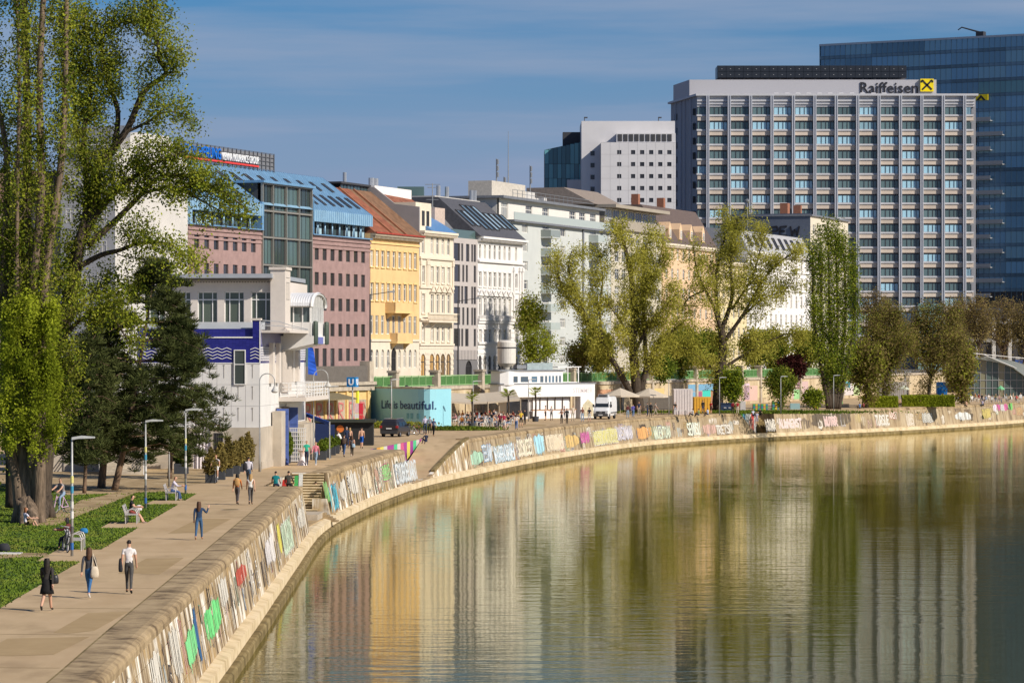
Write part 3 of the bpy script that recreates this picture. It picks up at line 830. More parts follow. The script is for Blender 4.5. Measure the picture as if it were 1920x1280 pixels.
GL_BLUE=glass('glass_office',(0.045,0.075,0.085),(0.36,0.52,0.60),0.28)
GL_TEAL=glass('glass_teal',(0.035,0.055,0.055),(0.08,0.13,0.13),0.35)
W_FRAME=plain('white_window_frame',(0.72,0.70,0.65),0.5)
D_FRAME=plain('dark_window_frame',(0.05,0.05,0.055),0.5)
G_FRAME=plain('grey_window_frame',(0.30,0.31,0.32),0.45)
M_LEAD=mat('sheet_metal_roof',(0.22,0.23,0.25),0.5,var=0.12,metal=0.3)
# ---- pink office block with the blue metal roof
b=Bld('office_building','pink stone office block with blue metal roof and tall glazed middle',352,694)
M_PINK=mat('pink_granite',(0.31,0.205,0.19),0.75,var=0.12,vscale=0.9,bump=0.05)
M_BLUE=mat('blue_roof_metal',(0.25,0.42,0.57),0.42,var=0.10,vscale=0.8,metal=0.15,spec=0.5)
M_BLUE2=mat('blue_roof_seam',(0.15,0.30,0.48),0.45,var=0.1,metal=0.15)
PM=[D_FRAME,GL_DARK]
t1,t2=b.t(490),b.t(583)
zL=b.z(594,441)               # ledge under the blue storey
for xc in (594,608.8,623.5,638.3,652.7,667.2,681):
    for (ya,yb) in ((463,487),(510,534),(558,582),(606,630)):
        b.win(xc,ya,yb,1.22,'dark',PM,xref=594)
for i,xc in enumerate((594,608.8,623.5,638.3,652.7,667.2,681)):
    b.win(xc,653,707 if i<3 else 677,1.22,'dark',PM,xref=594)
for xc in (369,387.7,405.5,423.6,441,458,475):
    for k in range(6):
        b.win(xc,444+52.5*k,470.5+52.5*k,1.25,'dark',PM,xref=440)
b.holes.append((b.t(640),b.t(688),0.0,1.9))
holes=b.holes
b.holes=[h for h in holes]
b.wall(zL,M_PINK,depth=12.5,x0=0.0,x1=t1)
b.wall(zL,M_PINK,depth=12.5,x0=t2,x1=b.L)
for z in (0.55,1.05,1.5):
    for (x0,x1) in ((0,t1),(t2,b.L)):
        b.band('ledge',M_PINK,zL-z,0.22,0.10+0.05*(1.5-z),x0,x1)
for (x0,x1) in ((0,t1),(t2,b.L)):
    b.band('ledge',M_BLUE2,zL,0.12,0.35,x0,x1)
zE0=b.z(588,415); zE1=b.z(588,394)       # fascia under the roof slope
RUN=6.3; zR=b.z(610,323)+0.15
for (x0,x1) in ((0.0,t1),(t2,b.L)):
    n=int((x1-x0)/2.25)
    for i in range(n):            # ribbon of windows between round blue posts
        xa_=x0+0.3+(x1-x0-0.6)*i/n; wq=(x1-x0-0.6)/n
        link('window',win_mesh(wq-0.35,zE0-zL-0.15,'cross',[D_FRAME,GL_BLUE]),b.root,(xa_+0.3,0.45,zL+0.12))
        mb=MB(); mb.tube([(xa_+.05,0.25,zL+.1),(xa_+.05,0.25,zE0)],0.11,8); mb.build('post',M_BLUE,b.root,smooth=True)
    mb=MB(); mb.box(x0,x1,0.9,12.4,zL-0.05,zE0+0.05); mb.build('attic_wall',M_BLUE2,b.root)
    mb=MB(); mb.box(x0,x1,-0.35,1.2,zE0,zE1); mb.build('fascia',M_BLUE,b.root)
    mb=MB(); q=x0+0.2
    while q<x1: mb.box(q,q+0.045,-0.385,-0.34,zE0,zE1); q += 0.62
    mb.build('fascia_seams',M_BLUE2,b.root)
# main slope over the whole block
mb=MB(); mb.extrude_x([(-0.33,zE1),(RUN,zR),(RUN+6.3,zE1)],0.0,b.L); rf=mb.build('roof',M_BLUE,b.root)
mb=MB(); q=0.1
sl=(zR-zE1)/(RUN+.33)
while q<b.L:
    if not (t1<q<t2):
        mb.obox((q,(RUN-.33)/2,(zE1+zR)/2+.03),(0.025,0,0),(0,(RUN+.33)/2,(zR-zE1)/2),(0,0,0.05))
    else:
        yy=RUN*0.45; mb.obox((q,(RUN+yy)/2,zR-sl*(RUN-yy)/2+.03),(0.025,0,0),(0,(RUN-yy)/2,(RUN-yy)/2*sl),(0,0,0.05))
    q += 0.62
mb.build('standing_seams',M_BLUE2,rf)
def skylight(tc,y0,y1,w=0.75):
    mb=MB()
    def pt(x,y,e): return (x,y,zE1+sl*(y+.33)+e)
    mb.add([pt(tc-w/2,y0,.12),pt(tc+w/2,y0,.12),pt(tc+w/2,y1,.12),pt(tc-w/2,y1,.12)],[(0,1,2,3)],1)
    for a_,b_ in (((tc-w/2,y0),(tc-w/2,y1)),((tc+w/2,y0),(tc+w/2,y1)),((tc-w/2,y0),(tc+w/2,y0)),((tc-w/2,y1),(tc+w/2,y1))):
        mb.bar(pt(*a_,.08),pt(*b_,.08),0.12,0.14,0)
    mb.build('skylight',[D_FRAME,GL_DARK],rf)
for i in range(11): skylight(b.L*0.2+i*(b.L*0.78)/10.6,3.5,4.9)
for i in range(7): skylight(t2+0.9+i*(b.L-t2-1.6)/6.4,0.75,2.5)
for i in range(6): skylight(1.0+i*(t1-2)/6.0,0.75,2.5)
# glazed middle: mullion grid in front of glass, standing slightly proud
zG=b.z(536,348)
cols=[t1+.05,b.t(510),b.t(535),b.t(559),t2-.05]
rows=[0.2]+[b.z(536,yy) for yy in (694,646,597,549,499,448,399,349)]
mb=MB(); mb.box(t1+.02,t2-.02,0.5,5.5,0,zG); mb.build('atrium_core',D_FRAME,b.root)
for i in range(4):
    for j in range(len(rows)-1):
        xa_,xb_=cols[i]+.06,cols[i+1]-.06; za,zb=rows[j]+.08,rows[j+1]-.08
        link('glass_panel',win_mesh(xb_-xa_,zb-za,'strip',[D_FRAME,GL_TEAL]),b.root,(xa_,-0.05,za))
mb=MB()
for c in cols: mb.box(c-.07,c+.07,-0.22,0.05,0,zG)
for r_ in rows: mb.box(t1,t2,-0.2,0.06,r_-.09,r_+.09)
mb.build('mullion_grid',plain('steel_mullion',(0.33,0.31,0.27),0.4,0.4),b.root)
mb=MB(); mb.box(t1-.4,t2+.3,-0.5,3.2,zG,zG+.28); mb.build('canopy',M_BLUE2,b.root)
mb=MB(); mb.box(-0.02,0.5,-0.30,12.0,zL,zE1); mb.build('end_panel',M_BLUE,b.root)
mb=MB(); mb.box(t1-.5,t1,-0.33,2.0,zL,zE1+.3); mb.build('cheek',M_BLUE2,b.root)
mb=MB(); mb.box(t2,t2+.2,-0.33,2.0,zL,zE1+1.2); mb.build('cheek',M_BLUE2,b.root)
mb=MB(); mb.box(b.t(640),b.t(688),0.25,0.3,0,1.9); mb.build('garage_opening',M_VOID,b.root)
OFFICE=b
# rooftop sign: dark lattice, blue and white lettering, red bar
def text_mesh(txt,size,depth,bold=0.0,sx=1.0):
    cu=bpy.data.curves.new('t','FONT'); cu.body=txt; cu.size=size; cu.extrude=depth; cu.offset=bold; cu.resolution_u=2
    to=bpy.data.objects.new('t',cu); COL.objects.link(to)
    dg=bpy.context.evaluated_depsgraph_get()
    me=bpy.data.meshes.new_from_object(to.evaluated_get(dg))
    bpy.data.objects.remove(to); bpy.data.curves.remove(cu)
    xs=[v.co.x for v in me.vertices]
    w=max(xs)-min(xs); x0=min(xs)
    for v in me.vertices: v.co=Vector(((v.co.x-x0)*sx,-v.co.z,v.co.y))
    me.update()
    return me,w*sx
sg=empty('roof_sign',(0,0,0),0,'long rooftop sign with blue and white letters above a red bar','sign')
sg.location=b.root.matrix_basis @ Vector((0,RUN-0.4,zR)); sg.rotation_euler=b.root.rotation_euler; sg.scale=(1,1,.74)
ta,tb=b.ta(338,RUN-.4),b.ta(516,RUN-.4)
mb=MB(); q=ta
while q <= tb+.1:
    mb.box(q-.05,q+.05,0.1,0.2,-0.3,2.75); q += (tb-ta)/22
for z in (0.1,0.75,1.4,2.05,2.7): mb.box(ta,tb,0.12,0.18,z-.04,z+.04)
mb.build('lattice',plain('sign_lattice',(0.10,0.10,0.11),0.6),sg)
mb=MB(); mb.box(ta,tb,0.22,0.26,0.2,2.6); mb.build('mesh_backing',plain('sign_mesh',(0.16,0.165,0.18),0.7),sg)
def put_text(txt,m,x0,x1,z0,h,parent,y=0.0,bold=0.01,dep=0.06):
    me,w=text_mesh(txt,h/0.72,dep,bold)
    for v in me.vertices: v.co.x *= (x1-x0)/w
    me.materials.append(m)
    return link('lettering',me,parent,(x0,y,z0))
put_text('VERSICHERUNG',plain('sign_blue',(0.01,0.14,0.55),0.4),ta+0.2,b.ta(408,RUN),0.75,1.7,sg,bold=0.02)
put_text('VIENNA INSURANCE GROUP',plain('sign_white',(0.78,0.78,0.78),0.4),b.ta(410,RUN),b.ta(479,RUN),0.75,1.2,sg,bold=0.0)
mb=MB(); mb.box(ta+.2,b.ta(479,RUN),-0.06,0.06,0.28,0.55); mb.build('red_bar',plain('sign_red',(0.62,0.05,0.04),0.4),sg)
# ---- white neighbour with a blank gable, half hidden by the poplars
b=Bld('apartment_building','white rendered house with blank side wall behind the tall poplars',216,352)
M_WHR=mat('white_render',(0.52,0.50,0.47),0.9,var=0.07,vscale=0.5)
H=b.z(280,262)
mb=MB(); mb.extrude_y([(0,0),(b.L,0),(b.L,H-2.0),(b.L*.72,H+.6),(b.L*.3,H+.6),(0,H-1.0)],0.0,6.2); mb.build('gable_wall',M_WHR,b.root)
# end wall with its windows, turned to the viewer; shade greyed into its colour
sw=empty('end_wall',(0,6.2,0),-math.pi/2); sw.parent=b.root
hs=[]
for q in (1.1,2.9,4.7):
    for k in range(8): hs.append((q-.55,q+.55,H-5.6-3.3*k,H-4.1-3.3*k))
mb=MB(); wall_holes(mb,0,6.2,0,H-1.6,[h for h in hs if h[2]>.3],y=-.02); mb.build('wall',mat('shade_grey_render',(0.45,0.445,0.44),0.9,var=0.06,vscale=.5),sw)
mb=MB(); mb.box(-.3,6.3,-.35,1.4,H-1.6,H-1.35); mb.extrude_x([(-.3,H-1.35),(3.4,H+1.2),(3.4,H-1.35)],-.2,6.2); mb.build('roof',M_LEAD,sw)
for h in hs:
    if h[2]>.3: link('window',win_mesh(1.1,1.5,'cas',[W_FRAME,GL_DARK]),sw,(h[0],-.14,h[2]))
for i in range(3):
    mb=MB(); mb.box(b.L*.18+2.2*i,b.L*.18+2.2*i+1.0,-0.04,0.05,H-5.5,H-4.2); mb.build('patch',mat('old_plaster',(0.50,0.46,0.40),0.9),b.root)
b3=Bld('apartment_building','pale house block behind the poplars at the left picture edge',-60,122,Ya=fl(216)+6,ang=0.0)
H3=b3.z(60,380)
for xc in range(-40,120,26):
    for k in range(5): b3.win(xc,420+55*k,448+55*k,1.1,'cas',[W_FRAME,GL_DARK],xref=60)
b3.wall(H3,mat('sand_render',(0.45,0.36,0.25),0.9,var=0.06,vscale=.5),depth=12)
mb=MB(); mb.extrude_x([(-.4,H3),(12,H3),(7,H3+3.5),(4,H3+3.5)],-.3,b3.L); mb.build('roof',mat('brown_roof',(0.16,0.10,0.07),0.8),b3.root)
# ---- old street fronts
def eaves(b,H,m,out=0.55,dent=0.42,m2=None,x0=0.0,x1=None):
    x1=b.L if x1 is None else x1
    b.band('cornice',m,H-0.30,0.30,out,x0,x1)
    b.band('cornice',m,H-0.62,0.30,out*.5,x0,x1)
    mb=MB(); q=x0+.1
    while q<x1-.2: mb.box(q,q+.18,-out*.86,-out*.5,H-0.58,H-0.31); q += dent
    tag(mb.build('brackets',m2 or m,b.root),kind='stuff')
def surround(b,h,m,head=0.22,side=0.12,sill=True,out=0.09,ped=False):
    x0,x1,z0,z1=h
    mb=MB()
    mb.box(x0-side,x0,-out*.6,0.02,z0,z1); mb.box(x1,x1+side,-out*.6,0.02,z0,z1)
    mb.box(x0-side-.05,x1+side+.05,-out,0.02,z1,z1+head)
    if sill: mb.box(x0-side-.05,x1+side+.05,-out*1.5,0.02,z0-.16,z0)
    if ped:
        xm=(x0+x1)/2; e=side+.28; zt=z1+head
        mb.extrude_y([(x0-e,zt),(x1+e,zt),(xm,zt+.75)],-0.30,0.02)
        mb.extrude_y([(x0-e-.1,zt),(x0-e+.15,zt),(xm,zt+.72),(xm,zt+.95)],-0.42,-0.28)
        mb.extrude_y([(x1+e-.15,zt),(x1+e+.1,zt),(xm,zt+.95),(xm,zt+.72)],-0.42,-0.28)
    mb.build('window_surround',m,b.root)
def rustic(b,m,z,h,out):
    hs=sorted([q for q in b.holes if q[2]<z+h and q[3]>z]); x=0.0
    mb=MB()
    for q in hs+[(b.L,b.L,0,0)]:
        if q[0]-x>.1: mb.box(x,q[0],-out,.02,z,z+h)
        x=max(x,q[1])
    mb.build('rustication',m,b.root)
# yellow house
b=Bld('town_house','yellow town house with red tiled roof and small balconies',694.5,786)
M_YEL=mat('yellow_stucco',(0.66,0.45,0.215),0.88,var=0.07,vscale=0.6)
M_YEL2=mat('yellow_trim',(0.72,0.50,0.22),0.88,var=0.06,vscale=.6)
M_CRM=mat('cream_stucco',(0.66,0.58,0.46),0.88,var=0.06,vscale=.6)
xs=[696.5+10.1*i for i in range(9)]
xs=[697,707,717.5,728,738.5,749,759,769,778.5]
H=b.z(694.5,437); zg=b.z(694.5,638)
WM=[W_FRAME,GL_OLD]
for x in xs:
    for (ya,yb) in ((469,500),(530,563),(591,626)):
        h=b.win(x,ya,yb,1.05,'cas',WM,xref=705)
        if ya<590: surround(b,h,M_YEL2,0.14,0.10)
b.wall(H,M_YEL,zlo=zg)
b.holes=[]
for i,x in enumerate(xs):
    if i == 4: h=b.win(x,652,705,1.7,'arch',[D_FRAME,M_VOID,M_CRM],xref=705,name='doorway')
    else: b.win(x,655,690,0.95,'arch',[W_FRAME,GL_OLD,M_CRM],xref=705)
b.wall(zg,M_CRM,name='ground_floor_wall')
b.band('string_course',M_CRM,zg-.12,0.28,0.16)
b.band('string_course',M_YEL2,b.z(694.5,456),0.25,0.14)
eaves(b,H,mat('stone_cornice',(0.36,0.30,0.22),0.85),0.7)
M_TILE=mat('red_roof_tiles',(0.25,0.09,0.05),0.85,var=0.25,vscale=1.2,bump=0.3,bscale=6)
M_TILE2=mat('weathered_roof_tiles',(0.19,0.105,0.06),0.85,var=0.25,vscale=1.2,bump=0.3,bscale=6)
rz_=5.9
mb=MB(); mb.extrude_x([(-0.75,H),(6.6,H+rz_),(13,H)],0.0,b.L*0.55); mb.build('roof',M_TILE,b.root)
mb=MB(); mb.extrude_x([(-0.75,H),(6.6,H+rz_),(13,H)],b.L*0.55,b.L); mb.build('roof',M_TILE2,b.root)
for q in (0.33,0.62):
    mb=MB(); mb.bar((b.L*q,-0.7,H+.15),(b.L*q,6.4,H+rz_+.0),0.30,0.22); mb.build('ridge_tiles',mat('ridge_tile',(0.30,0.13,0.07),0.8),b.root)
mb=MB(); mb.box(0,b.L,-0.85,-0.66,H-.02,H+.16); mb.build('gutter',mat('red_gutter',(0.34,0.05,0.035),0.6),b.root)
for (xa_,xb_,yb,dp) in ((722,757,583,1.35),(731,760,640,1.0)):
    ta,tb=b.t(xa_),b.t(xb_); zf=b.z(xa_,yb)
    bal=empty('balcony',(0,0,0)); bal.parent=b.root
    mb=MB(); mb.box(ta,tb,-dp,0,zf-.25,zf); mb.build('slab',M_YEL2,bal)
    mb=MB(); mb.box(ta,tb,-dp,-dp+.12,zf,zf+1.05)
    mb.box(ta,ta+.12,-dp,0,zf,zf+1.05); mb.box(tb-.12,tb,-dp,0,zf,zf+1.05); mb.build('parapet',M_YEL,bal)
    for q in (ta+.4,tb-.6):
        mb=MB(); mb.extrude_x([(0,zf-1.0),(0,zf-.25),(-dp*.8,zf-.25)],q,q+.2); mb.build('bracket',M_YEL2,bal)
YEL=b
# cream ornate house
b=Bld('town_house','narrow cream ornate town house with arched shop openings',786.3,850)
M_CR2=mat('cream_ornate',(0.67,0.59,0.47),0.88,var=0.06,vscale=.6)
H=b.z(787,432)
xs=[793.5,810,820.5,830.5,841]
for i,x in enumerate(xs):
    b.win(x,443,476,1.0,'arch',[W_FRAME,GL_OLD,M_CR2],xref=805)
    h=b.win(x,499,530,1.0,'cas',WM,xref=805); surround(b,h,M_CR2,.2)
    h=b.win(x,551,587,1.05,'cas',WM,xref=805); surround(b,h,M_CR2,.25,.16,ped=i>0)
    h=b.win(x,612,640,1.0,'cas',WM,xref=805); surround(b,h,M_CR2,.18)
    b.win(x,663,705,1.6,'arch',[D_FRAME,glass('glass_shop',(0.30,0.20,0.10),(0.55,0.33,0.12),0.5),M_CR2],xref=805,name='shop_opening')
b.wall(H,M_CR2)
for yy,o_ in ((486,.22),(541,.18),(601,.25),(648,.2)): b.band('string_course',M_CR2,b.z(805,yy),0.28,o_)
for i in range(5): rustic(b,M_CR2,b.z(805,654+10*i),0.30,0.05)
for x in (787.5,799.5,802.5,847.5):
    tq=b.t(x); mb=MB(); mb.box(tq,tq+.45,-0.14,.02,b.z(805,541),b.z(805,486)); mb.box(tq-.08,tq+.53,-.2,.02,b.z(805,497),b.z(805,490)); mb.build('pilaster',M_CR2,b.root)
zf=b.z(795,601)
bal=empty('balcony',(0,0,0)); bal.parent=b.root
ta,tb=b.t(791),b.t(847)
mb=MB(); mb.box(ta,tb,-1.0,0,zf-.2,zf); mb.build('slab',M_CR2,bal)
q=ta
while q<tb:
    mb=MB(); mb.lathe([(.05,0),(.10,.25),(.05,.55),(.09,.8)],(q,-.9,zf),6); mb.build('baluster',M_CR2,bal); q += .45
mb=MB(); mb.box(ta,tb,-1.02,-.8,zf+.8,zf+1.0); mb.build('handrail',M_CR2,bal)
for q in (ta+.4,ta+3):
    mb=MB(); mb.extrude_x([(0,zf-1.0),(0,zf-.2),(-.9,zf-.2)],q,q+.3); mb.build('bracket',M_CR2,bal)
eaves(b,H,M_CR2,0.75)
mb=MB(); mb.extrude_x([(-0.6,H),(5,H+3.4),(12,H+3.4),(12,H)],b.L*.28,b.L); mb.build('roof',mat('blue_sheet_roof',(0.10,0.22,0.42),0.45,var=.1),b.root)
mb=MB(); mb.box(0,b.L*.45,0.5,5,H,H+3.6); mb.build('attic',M_CR2,b.root)
for i in range(3): link('window',win_mesh(0.9,1.9,'cas',[D_FRAME,GL_DARK]),b.root,(0.5+i*1.6,0.33,H+.7))
CRM=b
# grey modern infill
b=Bld('apartment_building','slim grey modern infill house with dark irregular windows',850.3,895.3)
M_GRY=mat('grey_panel_facade',(0.44,0.40,0.38),0.8,var=0.04,vscale=.5)
H=b.z(851,445)
rowsg=[(456,489),(496,528),(536,569),(576,609),(616,649)]
for j,(ya,yb) in enumerate(rowsg):
    for (x,w) in ((857,2.3),(866.8+(j%2)*2,0.75),(877-(j%3)*1.5,1.25 if j%2 == 0 else .8),(885.5,0.7),(890.5,0.9)):
        if j in (1,4) and x == 885.5: continue
        b.win(x,ya,yb,w,'dark',[D_FRAME,GL_DARK],xref=860)
b.wall(H,M_GRY,zlo=b.z(860,656)); b.holes=[]
zq=b.z(860,656)
b.win(879,676,706,2.4,'arch',[D_FRAME,M_VOID,plain('grey_base',(0.17,0.165,0.17),.8)],xref=860,name='doorway')
b.wall(zq,plain('grey_base',(0.17,0.165,0.17),.8),name='ground_floor_wall')
for i in range(14):
    mb=MB(); q=b.L*.12+i*b.L*.85/14; mb.box(q,q+.35,-.12,.02,b.z(860,674),zq); mb.build('louvre_slat',M_GRY,b.root)
mb=MB(); mb.box(0,b.L,0.2,0.3,H,H+1.1); mb.build('roof_parapet_glass',GL_TEAL,b.root)
mb=MB(); mb.extrude_x([(2.0,H),(6.0,H+4.4),(12,H+4.4),(12,H)],b.L*.25,b.L); mb.build('roof',M_LEAD,b.root)
mb=MB(); mb.box(-.5,b.L*.35,2.4,5.5,H,H+3.9); mb.build('stair_head',mat('beige_box',(0.50,0.40,0.34),.85),b.root)
# white ornate house
b=Bld('town_house','white ornate town house with a row of triangular window pediments',895.6,980)
M_WHT=mat('white_stucco',(0.72,0.695,0.67),0.88,var=0.05,vscale=.6)
H=b.z(897,443)
xs=[900+9.2*i for i in range(7)]
for x in xs+[967.5]:
    b.win(x,457,485,0.9,'arch',[W_FRAME,GL_OLD,M_WHT],xref=900)
    h=b.win(x,509,537,1.0,'cas',WM,xref=900); surround(b,h,M_WHT,.2)
    h=b.win(x,558,592,1.05,'cas',WM,xref=900); surround(b,h,M_WHT,.25,.2,ped=x<960)
    h=b.win(x,617,642,1.0,'cas',WM,xref=900); surround(b,h,M_WHT,.2)
    b.win(x,666,704,1.25,'arch',[D_FRAME,GL_OLD,M_WHT],xref=900,name='arched_window')
b.wall(H,M_WHT)
for yy,o_ in ((491,.28),(547,.12),(601,.3),(606,.2),(645,.25)): b.band('string_course',M_WHT,b.z(900,yy),0.30,o_)
for i in range(9): rustic(b,M_WHT,b.z(900,613+10*i),0.38,0.05)
for x in (961.5,972.5,977.5):
    tq=b.t(x); mb=MB(); mb.box(tq,tq+.5,-0.2,.02,b.z(900,600),b.z(900,496)); mb.box(tq-.1,tq+.6,-.28,.02,b.z(900,504),b.z(900,497)); mb.build('pilaster',M_WHT,b.root)
mb=MB(); q=0.2
while q<b.L*.75:
    mb.box(q,q+.14,-.32,-.2,b.z(900,600),b.z(900,596)+.4); q += .4
mb.build('balustrade',M_WHT,b.root)
eaves(b,H,M_WHT,0.85,.5,mat('shadow_stone',(0.5,0.47,0.43),.9))
zf=b.z(965,602); ta,tb=b.t(962),b.t(979)
bal=empty('balcony',(0,0,0)); bal.parent=b.root
mb=MB(); mb.box(ta,tb,-1.2,0,zf-.3,zf); mb.build('slab',M_WHT,bal)
mb=MB(); mb.box(ta,tb,-1.2,-1.05,zf,zf+1.0); mb.build('parapet',M_WHT,bal)
for q in (ta+.3,tb-.6):
    mb=MB(); mb.extrude_x([(0,zf-1.4),(0,zf-.3),(-1.0,zf-.3)],q,q+.35); mb.build('bracket',M_WHT,bal)
M_SLATE=mat('slate_roof',(0.085,0.085,0.095),0.6,var=.15)
mb=MB(); mb.extrude_x([(-0.6,H),(5.5,H+5.3),(13,H+5.3),(13,H)],-0.4,b.L); rf=mb.build('roof',M_SLATE,b.root)
for i in range(9):
    q=0.6+i*2.1
    y0_,y1_=(0.6,4.4) if 1<i<5 else (1.0,3.4)
    sl2=5.3/6.1
    mb=MB(); vs=[(q,y0_,H+sl2*(y0_+.6)+.1),(q+1.3,y0_,H+sl2*(y0_+.6)+.1),(q+1.3,y1_,H+sl2*(y1_+.6)+.1),(q,y1_,H+sl2*(y1_+.6)+.1)]
    mb.add(vs,[(0,1,2,3)],1)
    for e in range(4): mb.bar(vs[e],vs[(e+1)%4],.14,.16,0)
    mb.build('roof_window',[D_FRAME,glass('glass_roof',(0.10,0.16,0.22),(0.30,0.42,0.52),.5)],rf)
mb=MB(); mb.box(b.ta(815,6.2),b.ta(900,6.2),6.2,9.5,H+2,H+5.5); mb.build('penthouse_wall',M_WHR,b.root)
for q in (822,838,884,890):
    q=b.ta(q,7); mb=MB(); mb.tube([(q,7,H+5),(q,7,H+7.0)],.3,8); mb.build('flue',plain('steel_flue',(.5,.5,.5),.35,.7),b.root)
WHB=b
# ---- pale green balcony house
b=Bld('apartment_building','pale grey-green balcony house with set-back white attic',957,1145,off=2.6)
M_GRN=mat('pale_green_render',(0.50,0.52,0.50),0.9,var=0.04,vscale=.5)
H=b.z(960,412)
WG=[W_FRAME,glass('glass_flat',(0.06,0.065,0.075),(0.30,0.30,0.28),.3)]
ys=[421,456,491,526,561,596,631,664]
M_BGL=glass('balcony_glass',(0.33,0.37,0.345),None,rough=.2)
for j,y in enumerate(ys):
    for x in (984,1055,1128,1138.5):
        b.win(x,y,y+17,2.4 if x<1100 else 1.3,'cas3' if x<1100 else 'cas',WG,xref=1000)
    for x in (1023,1112):
        b.win(x,y,y+21,2.6,'cas3',WG,xref=1000)
        if j<6:
            zf=b.z(1000,y+21.5); tc=b.t(x)
            bal=empty('balcony',(0,0,0)); bal.parent=b.root
            mb=MB(); mb.box(tc-2.1,tc+2.1,-1.5,0,zf-.18,zf); mb.build('slab',M_GRN,bal)
            mb=MB(); mb.box(tc-2.1,tc+2.1,-1.52,-1.46,zf,zf+1.0); mb.box(tc-2.1,tc-2.05,-1.46,0,zf,zf+1.0); mb.box(tc+2.05,tc+2.1,-1.46,0,zf,zf+1.0); mb.build('glass_rail',M_BGL,bal)
b.wall(H,M_GRN,depth=14)
mb=MB(); tq=b.t(1092); mb.tube([(tq,-.15,0),(tq,-.15,H)],.16,8); mb.build('downpipe',M_LEAD,b.root)
b.holes=[]
zA=H; HA=b.z(960,371)-zA
at=[]
for x in (969,1014,1045,1095,1113,1133):
    tq=b.t(x) ; at.append((tq-1.4,tq+1.4,zA+.25,zA+2.5)); link('window',win_mesh(2.8,2.25,'cas3',WG),b.root,(tq-1.4,1.8,zA+.25))
mb=MB(); wall_holes(mb,0.3,b.L,zA,zA+HA,at,y=1.8); mb.box(0.3,b.L,2.12,13,zA,zA+HA-.02); mb.build('attic_wall',mat('white_attic',(.66,.63,.58),.9,var=.04),b.root)
mb=MB(); mb.box(-.3,b.L+.2,0.9,13.4,zA+HA,zA+HA+.35); mb.build('roof_slab',M_LEAD,b.root)
mb=MB(); mb.box(0,b.L,-.6,2.0,zA-.25,zA+.02); mb.build('terrace_slab',M_LEAD,b.root)
mb=MB(); mb.box(0.2,b.L,-.5,-.44,zA+.05,zA+1.1); mb.build('glass_rail',M_BGL,b.root)
# roof structures: lift house, masts, rails, plant
zt=zA+HA+.35
mb=MB(); mb.box(b.ta(922,3.5),b.ta(985,3.5),3.5,7,zt-3.5,zt+2.2); mb.build('lift_house',mat('beige_roof_box',(.50,.46,.40),.9),b.root)
mb=MB(); mb.box(b.ta(985,4),b.ta(1003,4),4,7,zt,zt+1.4); mb.build('lift_house',M_WHR,b.root)
M_MAST=plain('mast_metal',(.28,.29,.30),.5,.5)
for (x,h) in ((b.ta(931,5),5.6),(b.ta(994,5),5.4),(b.ta(945,5),3.2)):
    mb=MB(); mb.tube([(x,5,zt),(x,5,zt+h)],.09,6)
    for k in range(3): mb.box(x-.22,x+.22,4.75,4.95,zt+h-2.6+k*.9,zt+h-1.9+k*.9)
    mb.build('antenna_mast',M_MAST,b.root)
mb=MB(); mb.tube([(b.ta(953,4),4,zt+2),(b.ta(953,4),4,zt+9.6)],[.09,.03],6); mb.build('antenna_mast',M_MAST,b.root)
mb=MB()
for i in range(14): mb.box(6.6+i*2.0,6.66+i*2.0,2.0,2.06,zt,zt+1.15)
for z in (.6,1.1): mb.box(6.6,b.L-2,2.0,2.06,zt+z,zt+z+.06)
mb.build('roof_railing',M_MAST,b.root)
for (x,w,h) in ((12,1.0,.9),(15.5,1.4,1.3),(20,.8,1.4),(24,2.0,.8),(28.5,1.2,1.0)):
    mb=MB(); mb.box(x,x+w,5,6.2,zt,zt+h); mb.build('roof_plant',M_WHR,b.root)
# ---- taupe modern house
b=Bld('apartment_building','taupe concrete house with flat overhanging roof and strip windows',1146,1242,off=3.2)
M_TAU=mat('taupe_concrete',(.33,.29,.235),.85,var=.05,vscale=.5)
H=b.z(1150,430)
for x in (1157,1170,1183,1196,1209,1222,1234):
    for k in range(7): b.win(x,441+33*k,461+33*k,2.2,'cas',WG,xref=1190)
b.wall(H,mat('beige_render',(.52,.47,.37),.9,var=.05),depth=14)
mb=MB(); mb.box(0,b.L,-.5,.25,H,H+1.5); mb.build('parapet',M_TAU,b.root)
for i in range(7): link('window',win_mesh(b.L/7-.5,1.9,'strip',WG),b.root,(.25+i*b.L/7,.9,H+1.3))
mb=MB(); mb.box(0,b.L,1.1,13,H,H+3.3); mb.build('attic_wall',M_TAU,b.root)
mb=MB(); mb.box(-.4,b.L+1.2,-.9,13,H+3.3,H+3.8); mb.build('roof_slab',M_TAU,b.root)
mb=MB(); mb.extrude_x([(2,H+3.8),(7,H+6.4),(13,H+6.4),(13,H+3.8)],-2.0,b.L*.55); mb.build('roof',mat('taupe_roof',(.25,.205,.17),.8),b.root)
